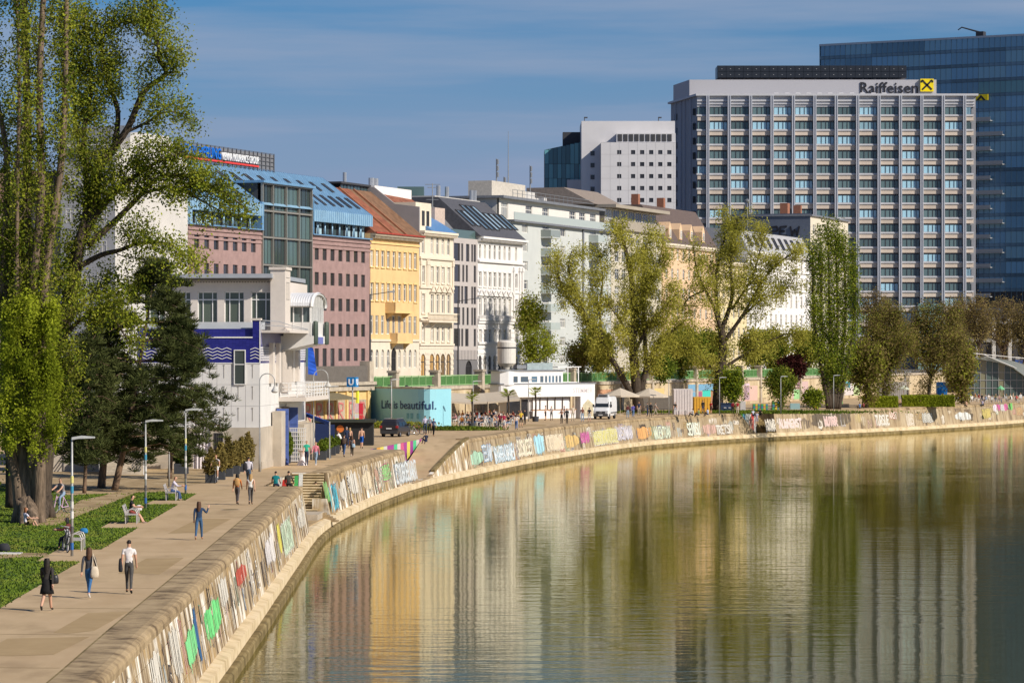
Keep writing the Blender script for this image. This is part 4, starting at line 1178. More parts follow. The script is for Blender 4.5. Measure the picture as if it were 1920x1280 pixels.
# ---- peach house with the brown mansard
b=Bld('town_house','peach house with steep brown mansard roof and dormers',1242.5,1342,off=3.0)
M_PEA=mat('peach_stucco',(.66,.46,.29),.9,var=.05,vscale=.5)
H=b.z(1250,456)
for i in range(9):
    for k in range(6): b.win(1250+i*10.6,470+36*k,490+36*k,1.2,'cas',WM,xref=1290)
b.wall(H,M_PEA,depth=13); eaves(b,H,M_CRM,.6)
M_BRN=mat('brown_mansard',(.115,.085,.075),.75,var=.15)
mb=MB(); mb.extrude_x([(-.4,H),(3.6,H+6.2),(9,H+6.2),(13,H)],0,b.L); rf=mb.build('roof',M_BRN,b.root)
for q in (3.0,9.0,15.0,22.0):
    mb=MB(); mb.extrude_y([(q,H+.8),(q+1.5,H+.8),(q+1.5,H+2.5),(q+.75,H+3.5),(q,H+2.5)],-.1,3.0); dm=mb.build('dormer',M_PEA,rf)
    link('window',win_mesh(.9,1.3,'cas',WM),dm,(q+.3,-.28,H+1.0))
for q in (6.0,20.0):
    mb=MB(); mb.box(q,q+1.0,6,7.2,H+6,H+8.2); mb.build('chimney',mat('chimney_brick',(.30,.13,.08),.9),b.root)
# ---- pale yellow house, then the white mansard house
b=Bld('town_house','pale yellow house front showing through the broad tree',1342.5,1400,off=3.0)
M_PYE=mat('pale_yellow_stucco',(.68,.56,.33),.9,var=.05,vscale=.5)
H=b.z(1345,489)
for i in range(6):
    for k in range(5): b.win(1348+i*9.4,500+38*k,521+38*k,1.2,'cas',WM,xref=1370)
b.wall(H,M_PYE,depth=13); eaves(b,H,M_CRM,.6)
mb=MB(); mb.extrude_x([(-.4,H),(5,H+4.6),(9,H+4.6),(13,H)],0,b.L); mb.build('roof',M_SLATE,b.root)
b=Bld('town_house','white house with light grey mansard roof left of the tall poplar',1400.5,1519,off=3.0)
H=b.z(1405,470)
for i in range(12):
    for k in range(6):
        h=b.win(1407+i*9.6,481+36*k,505+36*k,1.25,'cas' if k else 'arch',[W_FRAME,GL_OLD,M_WHT],xref=1450)
b.wall(H,M_WHT,depth=13); eaves(b,H,M_WHT,.7)
for yy in (509,545,618): b.band('string_course',M_WHT,b.z(1450,yy),.3,.2)
mb=MB(); mb.extrude_x([(-.3,H),(1.6,H+3.6),(8,H+4.2),(13,H)],0,b.L); rf=mb.build('roof',mat('light_grey_roof',(.36,.36,.37),.6,var=.1),b.root)
for i in range(9):
    q=3.0+i*(b.L-5)/9
    mb=MB(); vs=[(q,.05,H+.9),(q+1.3,.05,H+.9),(q+1.3,1.05,H+2.8),(q,1.05,H+2.8)]; mb.add(vs,[(0,1,2,3)],1)
    for e in range(4): mb.bar(vs[e],vs[(e+1)%4],.16,.2,0)
    mb.build('roof_window',[D_FRAME,GL_DARK],rf)
b=Bld('apartment_building','cream house with dark blue side wall rising behind the poplar',1519.5,1590,off=3.0)
H=b.z(1520,405)
for i in range(6):
    for k in range(8): b.win(1526+i*11,425+33*k,443+33*k,1.5,'cas',WG,xref=1550)
b.wall(H,mat('cream_render',(.60,.54,.43),.9,var=.05),depth=15)
mb=MB(); mb.box(-.12,-.02,0,15.5,0,H+.5); fw=mb.build('fire_wall',mat('blue_grey_fire_wall',(.10,.12,.16),.85,var=.06),b.root)
mb=MB(); yq=4.4                                   # bubble-letter tag on the side wall: S E W shapes in outline
def ring(mb,pts,w,x):
    for p,q in zip(pts,pts[1:]): mb.bar((x,p[0],p[1]),(x,q[0],q[1]),w,w)
zq=H-3.7
for (dy,pts) in ((0,[(0,1.6),(-1.4,1.8),(-1.5,1.0),(-.2,.8),(-.1,.1),(-1.5,0)]),(-2.0,[(-1.3,1.8),(0,1.7),(.1,.9),(-.9,.9),(.1,.9),(.1,0),(-1.3,.1)]),(-4.0,[(0,1.8),(-.3,0),(-.8,1.2),(-1.3,0),(-1.7,1.8)])):
    ring(mb,[(yq+3.4+dy+p[0]*1.0,zq+p[1]) for p in pts],.3,-.16)
mb.build('graffiti',plain('tag_black',(.015,.015,.02),.6),fw)
mb=MB(); mb.box(-.3,b.L,-.4,15.6,H,H+.3); mb.build('roof_slab',M_LEAD,b.root)
for (q,w) in ((2.2,1.6),(12,.8)):
    mb=MB(); mb.box(q,q+w,5,6.5,H+.3,H+2.6); mb.build('chimney',MATS['chimney_brick'],b.root)
mb=MB(); mb.tube([(-1.0,12,H-5),(-1.0,12,H+2.8)],.12,6); mb.lathe([(.0,0),(.5,.2),(.55,.5),(.0,.8)],(-1.0,12,H+2.6),10); mb.build('vent_pipe',M_MAST,b.root)
# ---- roofs and penthouses seen over the old fronts
M_GYF=mat('grey_fire_wall',(.30,.285,.285),.9,var=.05,vscale=.5)
pr=empty('rooftop_penthouse',(0,0,0),0,'glazed rooftop penthouse with grey side wall and small red roof above the yellow house','penthouse')
pr.location=YEL.root.location; pr.rotation_euler=YEL.root.rotation_euler
L=YEL.L; Hh=YEL.z(694.5,437)
prof=[(0,-3),(13,-3),(13,6.5),(6.2,6.5),(3.3,4.3),(0,3.9)]
mb=MB(); mb.add([(L,p[0],Hh+p[1]) for p in prof]+[(L+.3,p[0],Hh+p[1]) for p in prof],[tuple(range(6)),tuple(reversed(range(6,12)))]+[(i,6+i,6+(i+1)%6,(i+1)%6) for i in range(6)],0)
mb.build('side_wall',M_GYF,pr)
mb=MB(); mb.add([(L+.1,3.0,Hh+4.2),(L+13,4.4,Hh+4.4),(L+13,6.2,Hh+5.5),(L+.1,6.2,Hh+5.8),(L+.1,3.0,Hh+4.0),(L+13,4.4,Hh+4.2)],[(0,1,2,3),(4,5,1,0)],0); mb.build('red_roof',M_TILE,pr)
mb=MB(); mb.box(L+.3,L+13,6.2,11,Hh+3.4,Hh+6.7); mb.build('upper_wall',M_WHT,pr)
mb=MB(); mb.box(L+.3,L+13,3.4,6.2,Hh+1.5,Hh+4.0); mb.build('lower_wall',M_GYF,pr)
mb=MB(); mb.box(L-9.2,L-.05,6.9,12,Hh+3.6,Hh+4.5); mb.box(L-9.4,L+.4,6.7,12,Hh+6.5,Hh+6.75); mb.build('slabs',D_FRAME,pr)
for i in range(4): link('window',win_mesh(2.15,2.0,'strip',[D_FRAME,GL_BLUE]),pr,(L-8.9+2.2*i,6.9,Hh+4.5))
for q in (1.0,2.4):
    mb=MB(); mb.tube([(L+5+q,9,Hh+6),(L+5+q,9,Hh+8.0)],.4,8); mb.build('flue',MATS['steel_flue'],pr)
mb=MB(); mb.tube([(L-.5,10,Hh+6),(L-.5,10,Hh+8.4)],.25,8); mb.build('flue',MATS['steel_flue'],pr)
gx=empty('rooftop_box',P(770,400,430),0,'teal glass rooftop box seen above the cream house','roof structure')
w_=50*430/F; h_=50*430/F
mb=MB(); mb.box(-w_/2,w_/2,0,6,0,h_); mb.build('glass_box',GL_TEAL,gx)
an=empty('roof_antenna',P(811,420,425),0,'thin television antenna on the roofs behind the cream house','antenna')
mb=MB(); mb.tube([(0,0,-2),(0,0,5.4)],.07,6)
for z,w in ((5.2,1.0),(4.8,.7),(3.2,.8)): mb.box(-w,w,-.04,.04,z,z+.08)
mb.build('mast',M_MAST,an)
# ---- white tiled block with square windows, and the teal glass block left of it
Yw=720.0
tb_=empty('office_building',(XA(1127,Yw),Yw,ST),0,'white tiled office block with small square windows','building')
M_WTL=mat('white_wall_tiles',(.56,.55,.56),.6,var=.03,vscale=.3)
s_=Yw/F
Wd=140*s_; Hb=ZA(267,Yw)-ST; holes=[]
for xp in (1161,1187,1204,1221,1238,1255):
    for k in range(9):
        xx=(xp-1127)*s_; zz=ZA(290+22.4*k,Yw)-ST
        h=(round(xx-.48,2),round(xx+.48,2),round(zz,2),round(zz+1.0,2)); holes.append(h)
        link('window',win_mesh(.96,1.0,'dark',[D_FRAME,GL_DARK]),tb_,(h[0],0,h[2]))
mb=MB(); wall_holes(mb,0,Wd,0,Hb,holes,t=.3); mb.quad((0,14,0),(0,0,0),(0,0,Hb),(0,14,Hb),0); mb.quad((0,0,Hb),(Wd,0,Hb),(Wd,14,Hb),(0,14,Hb),0); mb.quad((0,.31,0),(Wd,.31,0),(Wd,.31,Hb),(0,.31,Hb),1)
mb.build('front_wall',[M_WTL,M_VOID],tb_)
mb=MB()
for k in range(16): mb.box(0,Wd,-.012,.01,Hb-k*2.7-.03,Hb-k*2.7+.03)
for k in range(9): mb.box(k*2.05-.03,k*2.05+.03,-.012,.01,0,Hb)
mb.build('tile_joints',mat('tile_joint',(.40,.39,.40),.8),tb_)
Hu=ZA(225,Yw)-ST
mb=MB(); mb.box(-36*s_,Wd,3.5,22,0,Hu); mb.build('rear_block',M_WTL,tb_)
for k in range(6):
    zz=ZA(290+22.4*k,Yw)-ST; link('window',win_mesh(.9,1.0,'dark',[D_FRAME,GL_DARK]),tb_,(-19*s_,3.3,zz))
mb=MB(); mb.box(3.5,Wd,.5,3.5,Hb,Hb+2.1)
mb.build('plant_screen',M_WTL,tb_)
for i in range(10):
    mb=MB(); q=3.8+i*(Wd-4.4)/10; mb.box(q,q+.95,.40,.5,Hb+.25,Hb+1.85); mb.build('louvre_panel',D_FRAME,tb_)
for q in (-3.6,13.2):
    mb=MB(); mb.tube([(q,6,Hu),(q,6,Hu+1.0)],.1,6); mb.box(q-.1,q+.7,5.9,6.1,Hu+.8,Hu+1.1); mb.build('camera_mast',D_FRAME,tb_)
tg=empty('glass_building',(XA(1021,735),735,ST),0,'teal glass office block left of the white tiled block','building')
w2=72*735/F; hg=ZA(281,735)-ST
for i in range(9):
    for k in range(13):
        z1=hg-k*3.3+(i*.22 if k == 0 else 0); mb=MB(); mb.box(i*w2/9+.04,(i+1)*w2/9-.04,0,.2,hg-(k+1)*3.3+.08,z1); mb.build('glass_panel',glass('glass_cyan',(.06,.16,.19),(.12,.32,.36),.5),tg)
mb=MB(); mb.extrude_y([(0,0),(w2,0),(w2,hg+1.9),(0,hg)],.21,12); mb.build('core',D_FRAME,tg)
mb=MB(); mb.box(42*735/F,w2,-2.2,0,0,hg-7); mb.build('bay',M_WTL,tg)
for k in range(4):
    mb=MB(); mb.box(42*735/F+.05,w2-.05,-2.24,-2.1,hg-11.5-k*4.6,hg-9.3-k*4.6); mb.build('bay_window',GL_DARK,tg)
mb=MB(); mb.box(w2-4.6,w2,2,6,hg,hg+4.2); mb.build('roof_box',D_FRAME,tg)
# ---- high office tower with the lettering on its roof
YR=770.0; sR=YR/F
rt=empty('office_tower',(XA(1307,YR),YR,ST),0,'tall beige gridded office tower with rooftop lettering and yellow square','tower')
M_PIER=mat('grey_pier_metal',(.40,.42,.47),.5,var=.05)
M_SPAN=mat('beige_spandrel',(.54,.46,.385),.75,var=.06,vscale=.3,rnd=.08)
M_BANDG=mat('grey_sill_band',(.47,.475,.50),.6,var=.05)
RG=glass('tower_glass',(.10,.155,.165),(.34,.56,.68),.26,rough=.08)  # pale blue share is a sky reflection put into the pane colour
RG2=glass('tower_glass_side',(.05,.09,.10),(.38,.60,.72),.4,rough=.08)
bx0=(1327-1307)*sR; pitch=40.1*sR; fh=27.5*sR
zt0=ZA(180,YR)-ST; nfl=16
mb=MB(); mb.add([(0,1.0,0),(67.2,1.0,0),(67.2,26,0),(-5.0,26,0)]+[(0,1.0,zt0),(67.2,1.0,zt0),(67.2,26,zt0),(-5.0,26,zt0)],[(0,1,5,4),(1,2,6,5),(2,3,7,6),(3,0,4,7),(4,5,6,7)],0)
mb.build('core',mat('tower_side_panel',(.24,.25,.28),.6,var=.06),rt)
mb=MB(); mb.add([(-5.8,26,zt0),(-.3,-.6,zt0),(67.6,-.6,zt0),(67.6,26,zt0),(-5.8,26,zt0+.5),(-.3,-.6,zt0+.5),(67.6,-.6,zt0+.5),(67.6,26,zt0+.5)],[(0,1,5,4),(1,2,6,5),(4,5,6,7),(0,3,2,1)],0); mb.build('roof_edge',M_BANDG,rt)
mw=MB(); wp=pitch-.85
for i,q in enumerate((.02,.30,.44,.58,.72,.98)): pass
def tower_window(n_light):
    mb=MB(); h=1.62
    cuts=[0,.40,.45,.60,.74,.80,1.0]
    mb.quad((0,0,0),(wp,0,0),(wp,0,h),(0,0,h),1)
    for c in (0.0,.27,.52,.78): mb.box(c*wp,c*wp+.12,-.10,.0,0,h,0)
    mb.box(wp-.12,wp,-.10,0,0,h,0)
    return mb
me_w=tower_window(0).mesh('window',[D_FRAME,RG])
mb=MB(); mb.box(0,wp,-.12,.4,0,1.05); me_s=mb.mesh('spandrel_panel',M_SPAN)
mb=MB(); mb.box(0,wp,-.32,.35,0,.24); mb.box(0,wp,-.22,.35,.24,.42); me_b=mb.mesh('sill_band',M_BANDG)
for i in range(13):
    for k in range(nfl):
        x=bx0+i*pitch+.42 if i<12 else bx0+12*pitch+.42
        zz=ZA(202,YR)-ST-k*fh-1.62
        if i == 12:
            if k%1 == 0:
                mb=MB()
                o=link('window',me_w,rt,(x,.25,zz)); o.scale=(.30,1,1)
                o=link('spandrel_panel',me_s,rt,(x,.2,zz-1.50)); o.scale=(.42,1,1)
                o=link('sill_band',me_b,rt,(x,.2,zz-.45)); o.scale=(.42,1,1)
            continue
        link('window',me_w,rt,(x,.25,zz)); link('spandrel_panel',me_s,rt,(x,.2,zz-1.50)); link('sill_band',me_b,rt,(x,.2,zz-.45))
mb=MB(); mb.box(0,66.8,.3,.95,zt0-2.6,zt0); mb.box(0,66.8,-.1,.3,zt0-1.3,zt0-.9); mb.box(0,66.8,.0,.3,zt0-2.0,zt0-1.7); mb.build('top_band',M_BANDG,rt)
for i in range(13):
    mb=MB(); x=bx0+i*pitch; mb.box(x-.38,x-.12,-.75,.6,0,zt0); mb.box(x+.12,x+.38,-.75,.6,0,zt0); mb.box(x-.12,x+.12,-.5,.6,0,zt0); mb.build('pier',M_PIER,rt)
for k in range(nfl):     # corner windows left of the first pier, and the narrow side
    zz=ZA(202,YR)-ST-k*fh-1.62
    o=link('window',me_w,rt,(.1,.25,zz)); o.scale=(.48,1,1)
    o=link('spandrel_panel',me_s,rt,(.1,.2,zz-1.50)); o.scale=(.48,1,1)
    o=link('sill_band',me_b,rt,(-.1,.2,zz-.45)); o.scale=(.52,1,1)
    o=link('window',me_w,rt,(-4.2,22,zz)); o.rotation_euler=(0,0,math.atan2(-25,5)); o.scale=(.55,1,1)
    o=link('window',me_w,rt,(-.75,3.6,zz)); o.rotation_euler=(0,0,math.atan2(-25,5)); o.scale=(.4,1,1)
for q in (.22,.45,.6,.8):
    mb=MB(); mb.box(-5*q-.25,-5*q+.05,1+25*q-.3,1+25*q+.3,0,zt0); mb.build('side_fin',M_PIER,rt)
mb=MB(); mb.add([(-1.5,6,zt0),(58.4,6,zt0),(58.4,22,zt0),(-4.6,22,zt0),(-1.5,6,zt0+4.4),(58.4,6,zt0+4.4),(58.4,22,zt0+4.4),(-4.6,22,zt0+4.4)],[(0,1,5,4),(1,2,6,5),(3,0,4,7),(4,5,6,7)],0); ph=mb.build('penthouse',mat('grey_penthouse',(.40,.395,.42),.6,var=.03),rt)
mb=MB(); mb.box(5.4,51.4,8,16,zt0+4.4+.6,zt0+4.4+3.6); sc_=mb.build('solar_screen',plain('black_panel',(.022,.026,.034),.35),rt)
for i in range(22):
    mb=MB(); q=5.5+i*2.09; mb.box(q,q+2.0,7.9,8.0,zt0+5.1,zt0+6.45); mb.box(q,q+2.0,7.9,8.0,zt0+6.55,zt0+7.9); mb.box(q+.9,q+1.1,7.84,7.9,zt0+5.7,zt0+5.85,1); mb.box(q+.9,q+1.1,7.84,7.9,zt0+7.1,zt0+7.25,1); mb.build('screen_panel',[MATS['black_panel'],G_FRAME],rt)
mb=MB()
for i in range(16): mb.box(6+i*2.9,6.25+i*2.9,8.2,8.5,zt0+4.4,zt0+5.1)
mb.build('screen_legs',D_FRAME,rt)
for i in range(11):
    mb=MB(); q=18.5+i*2.6; mb.extrude_y([(q,zt0+.5),(q+1.7,zt0+.5),(q+1.2,zt0+.95),(q+.3,zt0+.95)],2.0,3.2); mb.build('roof_vent',M_WTL,rt)
x0=(1618-1307)*YR/F; x1=(1727-1307)*YR/F
put_text('Raiffeisen',plain('sign_black',(.02,.02,.025),.5),x0,x1,ZA(171,YR)-ST,2.75,rt,y=5.86,bold=.02,dep=.1)
lg=empty('logo_panel',(0,0,0)); lg.parent=rt
xa_=(1731-1307)*sR; xb_=(1756-1307)*sR; za_=ZA(168.5,YR)-ST; zb_=ZA(144.5,YR)-ST
mb=MB(); mb.box(xa_,xb_,5.2,5.9,za_,zb_); mb.build('yellow_square',plain('logo_yellow',(.80,.62,.01),.45),lg)
cx,cz,hw=(xa_+xb_)/2,(za_+zb_)/2,(xb_-xa_)*.36
mb=MB()
for sg_ in (-1,1):
    mb.bar((cx-sg_*hw,5.17,cz-hw*.95),(cx+sg_*hw*.62,5.17,cz+hw*.62),.10,.42)
    pts=[(cx+sg_*hw*.62,cz+hw*.62),(cx+sg_*hw*.85,cz+hw*1.0),(cx+sg_*hw*1.12,cz+hw*.95),(cx+sg_*hw*1.15,cz+hw*.55)]
    for p,q in zip(pts,pts[1:]): mb.bar((p[0],5.17,p[1]),(q[0],5.17,q[1]),.10,.38)
mb.build('crossed_mark',MATS['sign_black'],lg)
lf=empty('glass_lift',(XA(1718,YR),YR-4,ST),0,'greenish glass lift shaft standing against the tower foot','lift shaft')
for k in range(9):
    mb=MB(); mb.box(0,45*sR,0,3.5,k*1.75,k*1.75+1.68); mb.build('glass_panel',glass('glass_lift',(.13,.24,.22),(.25,.40,.38),.4),lf)
# ---- blue glass tower behind
gt=empty('glass_tower',(XA(1537,900),900,ST),math.atan2(-30,52.4),'blue glass high-rise behind the beige tower at the right','tower')
hgt=ZA(85,900)-ST; Lg=95.0
GB=glass('glass_highrise',(.15,.30,.43),(.21,.39,.50),.35,rough=.10)
GBD=glass('glass_highrise_dark',(.08,.145,.21),None,rough=.12)
GBL=glass('glass_highrise_teal',(.14,.30,.34),None)  # greener tint for a few panes
mb=MB(); mb.box(0,Lg,.3,30,0,hgt-.1); mb.build('core',D_FRAME,gt)
nfl=22; fh2=hgt/nfl
for k in range(nfl):
    for i in range(12):
        q0=i*Lg/12; q1=(i+1)*Lg/12
        zz=hgt-(k+1)*fh2
        if zz<18: continue
        mb=MB(); mb.box(q0+.05,q1-.05,0,.2,zz+.95,zz+fh2-.03)
        n=5
        mb.build('glass_panel',GBL if (k == 3 and i in (6,7)) else GB,gt)
        mb=MB(); mb.box(q0+.02,q1-.02,-.08,.2,zz+.03,zz+.9); mb.build('spandrel_panel',GBD,gt)
mb=MB()
for i in range(61): mb.box(i*Lg/60-.04,i*Lg/60+.04,-.10,.0,18,hgt)
mb.build('mullions',plain('blue_mullion',(.05,.09,.13),.5),gt)
mb=MB(); mb.box(-.1,Lg,-.12,.3,hgt-.3,hgt+.25); mb.build('roof_edge',plain('steel_edge',(.35,.40,.45),.4,.4),gt)
for k in range(14):
    zz=ZA(235+27*k,890)-ST
    if zz<14: continue
    mb=MB(); mb.box(44.0+(k%2)*2.5,51.5+(k%2)*3.5,-1.6,.1,zz,zz+.25); mb.box(44.0+(k%2)*2.5,51.5+(k%2)*3.5,-1.6,-1.5,zz+.3,zz+1.1); mb.build('balcony',G_FRAME,gt)
    mb=MB(); mb.box(43.0,47.0,-.5,.1,zz-2.4,zz-.3); mb.build('bay_window',D_FRAME,gt)
yb=empty('logo_banner',(0,0,0)); yb.parent=gt
mb=MB(); mb.box(46.4,50.4,-.45,-.2,ZA(196,890)-ST,ZA(185,890)-ST); mb.build('yellow_panel',MATS['logo_yellow'],yb)
mb=MB(); mb.extrude_y([(47.0,ZA(196,890)-ST),(47.8,ZA(196,890)-ST),(48.4,ZA(191,890)-ST),(49.0,ZA(196,890)-ST),(49.8,ZA(196,890)-ST),(48.4,ZA(186,890)-ST)],-.5,-.44); mb.build('black_mark',MATS['sign_black'],yb)
cr=gt
mb=MB(); q=45.5; mb.box(q,q+2.2,3,5,hgt,hgt+1.8); mb.tube([(q+1,4,hgt+1.6),(q-4.5,4,hgt+3.3),(q-5.6,4,hgt+2.6)],[.28,.2,.15],6); mb.build('roof_crane',D_FRAME,gt)
mb=MB(); mb.box(-.05,.4,0,30,0,hgt); mb.build('side_wall',GBD,gt)
# ---- retaining wall of the street, railing and arcade
M_RET=pos_mat('retaining_wall_stone',[(0.3,(.22,.16,.09)),(.45,(.44,.35,.22)),(.6,(.54,.44,.29)),(.75,(.62,.53,.38))],.5,(1,1,.4))
ra=math.atan2(UY,UX)
def rx(x):
    Y=144.4/(FK-(x-960)/F); return Y
Y0r=233.0
rw=empty('retaining_wall',(ret(Y0r),Y0r,0),ra,'long tan stone retaining wall below the street railing','wall')
def rt_(x): return (rx(x)-Y0r)/UY
q=0.0; Lr=(760-Y0r)/UY
while q<Lr:
    mb=MB(); mb.box(q+.01,q+7.98,0,.8,0,3.98); mb.build('wall_panel',M_RET,rw)
    mb=MB(); mb.box(q,q+8.0,-.18,.8,3.70,4.10); mb.build('coping',M_CONC,rw); q += 8.0
gr=empty('green_railing',(ret(Y0r),Y0r,4.10),ra,'green street railing with mesh panels along the top of the retaining wall','railing')
M_GRAIL=plain('green_rail_paint',(.27,.42,.20),.5); M_GPAN=mat('green_mesh_panel',(.06,.16,.045),.7,var=.15)
piers=[rt_(x) for x in (742,820,903,990,1075,1165,1222,1305,1390,1425,1500,1580)]
q=rt_(666)
while q<rt_(1660):
    if not any(abs(q+1.1-p)<1.2 for p in piers):
        mb=MB(); mb.box(q+.06,q+2.14,.28,.31,.12,1.15); mb.build('panel',M_GPAN,gr)
        mb=MB(); mb.box(q-.05,q+.05,.22,.34,0,1.30); mb.build('post',M_GRAIL,gr)
    q += 2.2
for z in (.06,1.18):
    mb=MB(); mb.box(rt_(666),rt_(1660),.24,.34,z,z+.1); mb.build('rail',M_GRAIL,gr)
for p in piers:
    mb=MB(); mb.box(p-.45,p+.45,-.25,.8,0,5.75); mb.box(p-.55,p+.55,-.35,.9,5.75,6.0); mb.build('pier',M_CONC,rw)
# painted lengths of the wall at the right
for (xa,xb,z0,z1,c) in ((1290,1345,2.3,3.3,(.16,.34,.50)),(1290,1306,.8,2.2,(.40,.30,.45)),(1308,1316,.8,2.2,(.30,.10,.20)),(1317,1332,.9,2.4,(.05,.50,.42)),(1333,1345,.5,2.2,(.38,.20,.12)),(1385,1420,.4,2.8,(.58,.40,.34)),(1395,1405,.6,3.2,(.60,.45,.52)),(1420,1440,.8,2.9,(.55,.46,.28)),
                            (1485,1515,.4,3.2,(.52,.38,.36)),(1495,1503,1.6,3.0,(.62,.36,.48)),(1488,1500,.3,1.9,(.30,.55,.25)),(1575,1605,.5,2.6,(.58,.52,.50)),(1583,1594,1.8,2.9,(.10,.45,.55)),(1600,1612,.4,2.4,(.42,.52,.25)),(1120,1150,1.8,3.0,(.55,.30,.18)),(1216,1245,1.4,2.9,(.62,.46,.20))):
    mb=MB(); mb.box(rt_(xa),rt_(xb),-.03,.02,z0,z1); mb.build('painted_patch',plain('wallpaint_%d'%xa,c,.8),rw)
# arcade bay between the tile house and the billboard
ar=empty('arcade',(ret(335),335,0),ra,'yellow arcade front with painted panels and dark parapet screen','arcade')
La=(355.5-335)/UY
M_AYE=mat('arcade_yellow',(.66,.47,.20),.85,var=.08)
mb=MB(); mb.box(0,La,-.8,0,0,3.9); mb.build('wall',M_AYE,ar)
mb=MB(); mb.box(0,La+.4,-1.1,0,3.9,4.5); mb.box(0,La+.4,-1.35,0,4.5,4.85); mb.build('cornice',M_CONC,ar)
for i in range(6):
    mb=MB(); q=3.2+i*3.0; mb.box(q,q+2.1,-.84,-.78,.3,2.9); pn=mb.build('painted_panel',mat('arcade_panel',(.40,.33,.24),.8,var=.2),ar)
    mb=MB(); pts=[(.3,.4),(.3,2.2),(1.5,2.1),(1.4,1.4),(.4,1.3),(1.6,.4)]
    for p,r_ in zip(pts,pts[1:]): mb.bar((q+p[0],-.87,.4+p[1]),(q+r_[0],-.87,.4+r_[1]),.06,.2)
    mb.build('graffiti',plain('arcade_paint',(.50,.17,.16),.8),pn)
    mb=MB(); mb.box(q+2.25,q+2.7,-1.0,-.8,0,3.9); mb.build('pilaster',M_AYE if i != 4 else plain('acid_yellow',(.62,.66,.05),.8),ar)
mb=MB(); mb.box(2,La-1.5,-1.2,-1.1,4.85,6.6); mb.build('screen',mat('dark_bronze',(.13,.115,.10),.7),ar)
for q in (1.2,La-1.2):
    mb=MB(); mb.box(q-.6,q+.6,-1.4,-.2,4.85,7.1); mb.build('pier',M_CONC,ar)
mb=MB(); mb.extrude_x([(-3.2,3.0),(-.8,3.6),(-.8,3.75),(-3.2,3.15)],1.0,12.0); mb.build('awning',mat('olive_awning',(.17,.14,.08),.8),ar)
# ---- white canal house with blue tiles (stone base, marble slabs, tiled band, set-back upper storey, cabin)
ch=empty('canal_house',(-17.5,222.0,0),R(-4.2),'white canal control house with dark blue tiled band and vaulted cabin','building')
M_MARB=mat('white_marble',(.66,.645,.62),.6,var=.04,vscale=.8,rnd=.03)
M_BASE=mat('stone_base',(.44,.385,.31),.85,var=.12,vscale=.8,bump=.1)
M_CREAM=mat('house_cream',(.60,.54,.48),.85,var=.03)
def tile_mat():
    m=bpy.data.materials.new('blue_tiles'); m.use_nodes=True
    N=m.node_tree.nodes; Lk=m.node_tree.links; b_=N['Principled BSDF']; b_.inputs['Roughness'].default_value=.25
    tc=N.new('ShaderNodeTexCoord'); br=N.new('ShaderNodeTexBrick'); mp=N.new('ShaderNodeMapping')
    mp.inputs['Rotation'].default_value=(R(90),0,0)
    Lk.new(tc.outputs['Object'],mp.inputs['Vector']); Lk.new(mp.outputs['Vector'],br.inputs['Vector'])
    br.inputs['Color1'].default_value=(.018,.020,.17,1); br.inputs['Color2'].default_value=(.026,.028,.22,1); br.inputs['Mortar'].default_value=(.012,.012,.09,1)
    br.inputs['Scale'].default_value=1.0; br.inputs['Brick Width'].default_value=.24; br.inputs['Row Height'].default_value=.12; br.inputs['Mortar Size'].default_value=.006; br.offset=0
    Lk.new(br.outputs['Color'],b_.inputs['Base Color'])
    return m
M_BTILE=tile_mat()
M_WTRIM=plain('white_trim',(.70,.69,.67),.6)
W0,DP=-8.6,23.0
mb=MB(); mb.box(W0,-.12,.12,DP-.12,0,9.1); mb.build('core',M_MARB,ch)
mb=MB(); mb.box(W0,.12,-.12,DP,0,2.87); mb.build('stone_base',M_BASE,ch)
mb=MB(); mb.box(W0,.18,-.18,DP,0,.5); mb.build('plinth',M_BASE,ch)
for r_ in range(3):
    z0_,z1_=2.87+1.49*r_+.008,2.87+1.49*(r_+1)-.008
    x=0.0
    while x>W0+.5:
        if not (-2.0<x-.5<-.8 and r_ == 2):
            mb=MB(); mb.box(x-.99,x-.01,0.0,.14,z0_,z1_)
            mb.box(x-.52,x-.485,-.02,.0,z0_+.45,z1_-.12,1); mb.box(x-.555,x-.45,-.03,.0,z1_-.16,z1_-.10,1)
            mb.build('marble_slab',[M_MARB,plain('slab_fixing',(.30,.28,.25),.6)],ch)
        x -= 1.0
    y=0.0
    while y<DP-.5:
        if not (9.6<y+.5<13.4 and r_ == 0):
            mb=MB(); mb.box(-.14,0.0,y+.012,y+.988,z0_,z1_); mb.build('marble_slab',M_MARB,ch)
        y += 1.0
mb=MB(); mb.box(W0,0.0,0.0,.14,7.34,9.1); mb.build('tiled_band',M_BTILE,ch)
mb=MB(); mb.box(-.14,.012,.14,DP,7.34,8.62); mb.build('tiled_band',M_BTILE,ch)
mb=MB(); mb.box(-.12,-.0,.14,DP,8.62,9.6); mb.build('upper_band',mat('violet_shade_band',(.16,.15,.30),.35,var=.1),ch)  # band under the terrace: shading put into the violet colour
mb=MB(); mb.box(W0,-.5,.30,.6,9.16,9.72); mb.build('tiled_parapet',M_BTILE,ch)
mb=MB(); mb.box(W0,-.5,-.05,.4,9.08,9.17); mb.box(-.02,.05,-.04,.02,7.30,10.3); mb.box(W0,.02,-.03,.0,7.30,7.37); mb.build('white_edging',M_WTRIM,ch)
mb=MB(); mb.box(-.5,0.0,-.02,.5,9.1,10.3); mb.build('corner_pylon',M_BTILE,ch)
mb=MB(); mb.box(-.58,.08,-.08,.58,10.3,10.45); mb.build('pylon_cap',M_CREAM,ch)
mb=MB(); mb.extrude_x([(.35,9.74),(5.8,10.25),(5.8,9.7),(.35,9.64)],W0,-.5); mb.build('lead_roof',mat('lead_roof',(.42,.44,.46),.5,var=.06),ch)
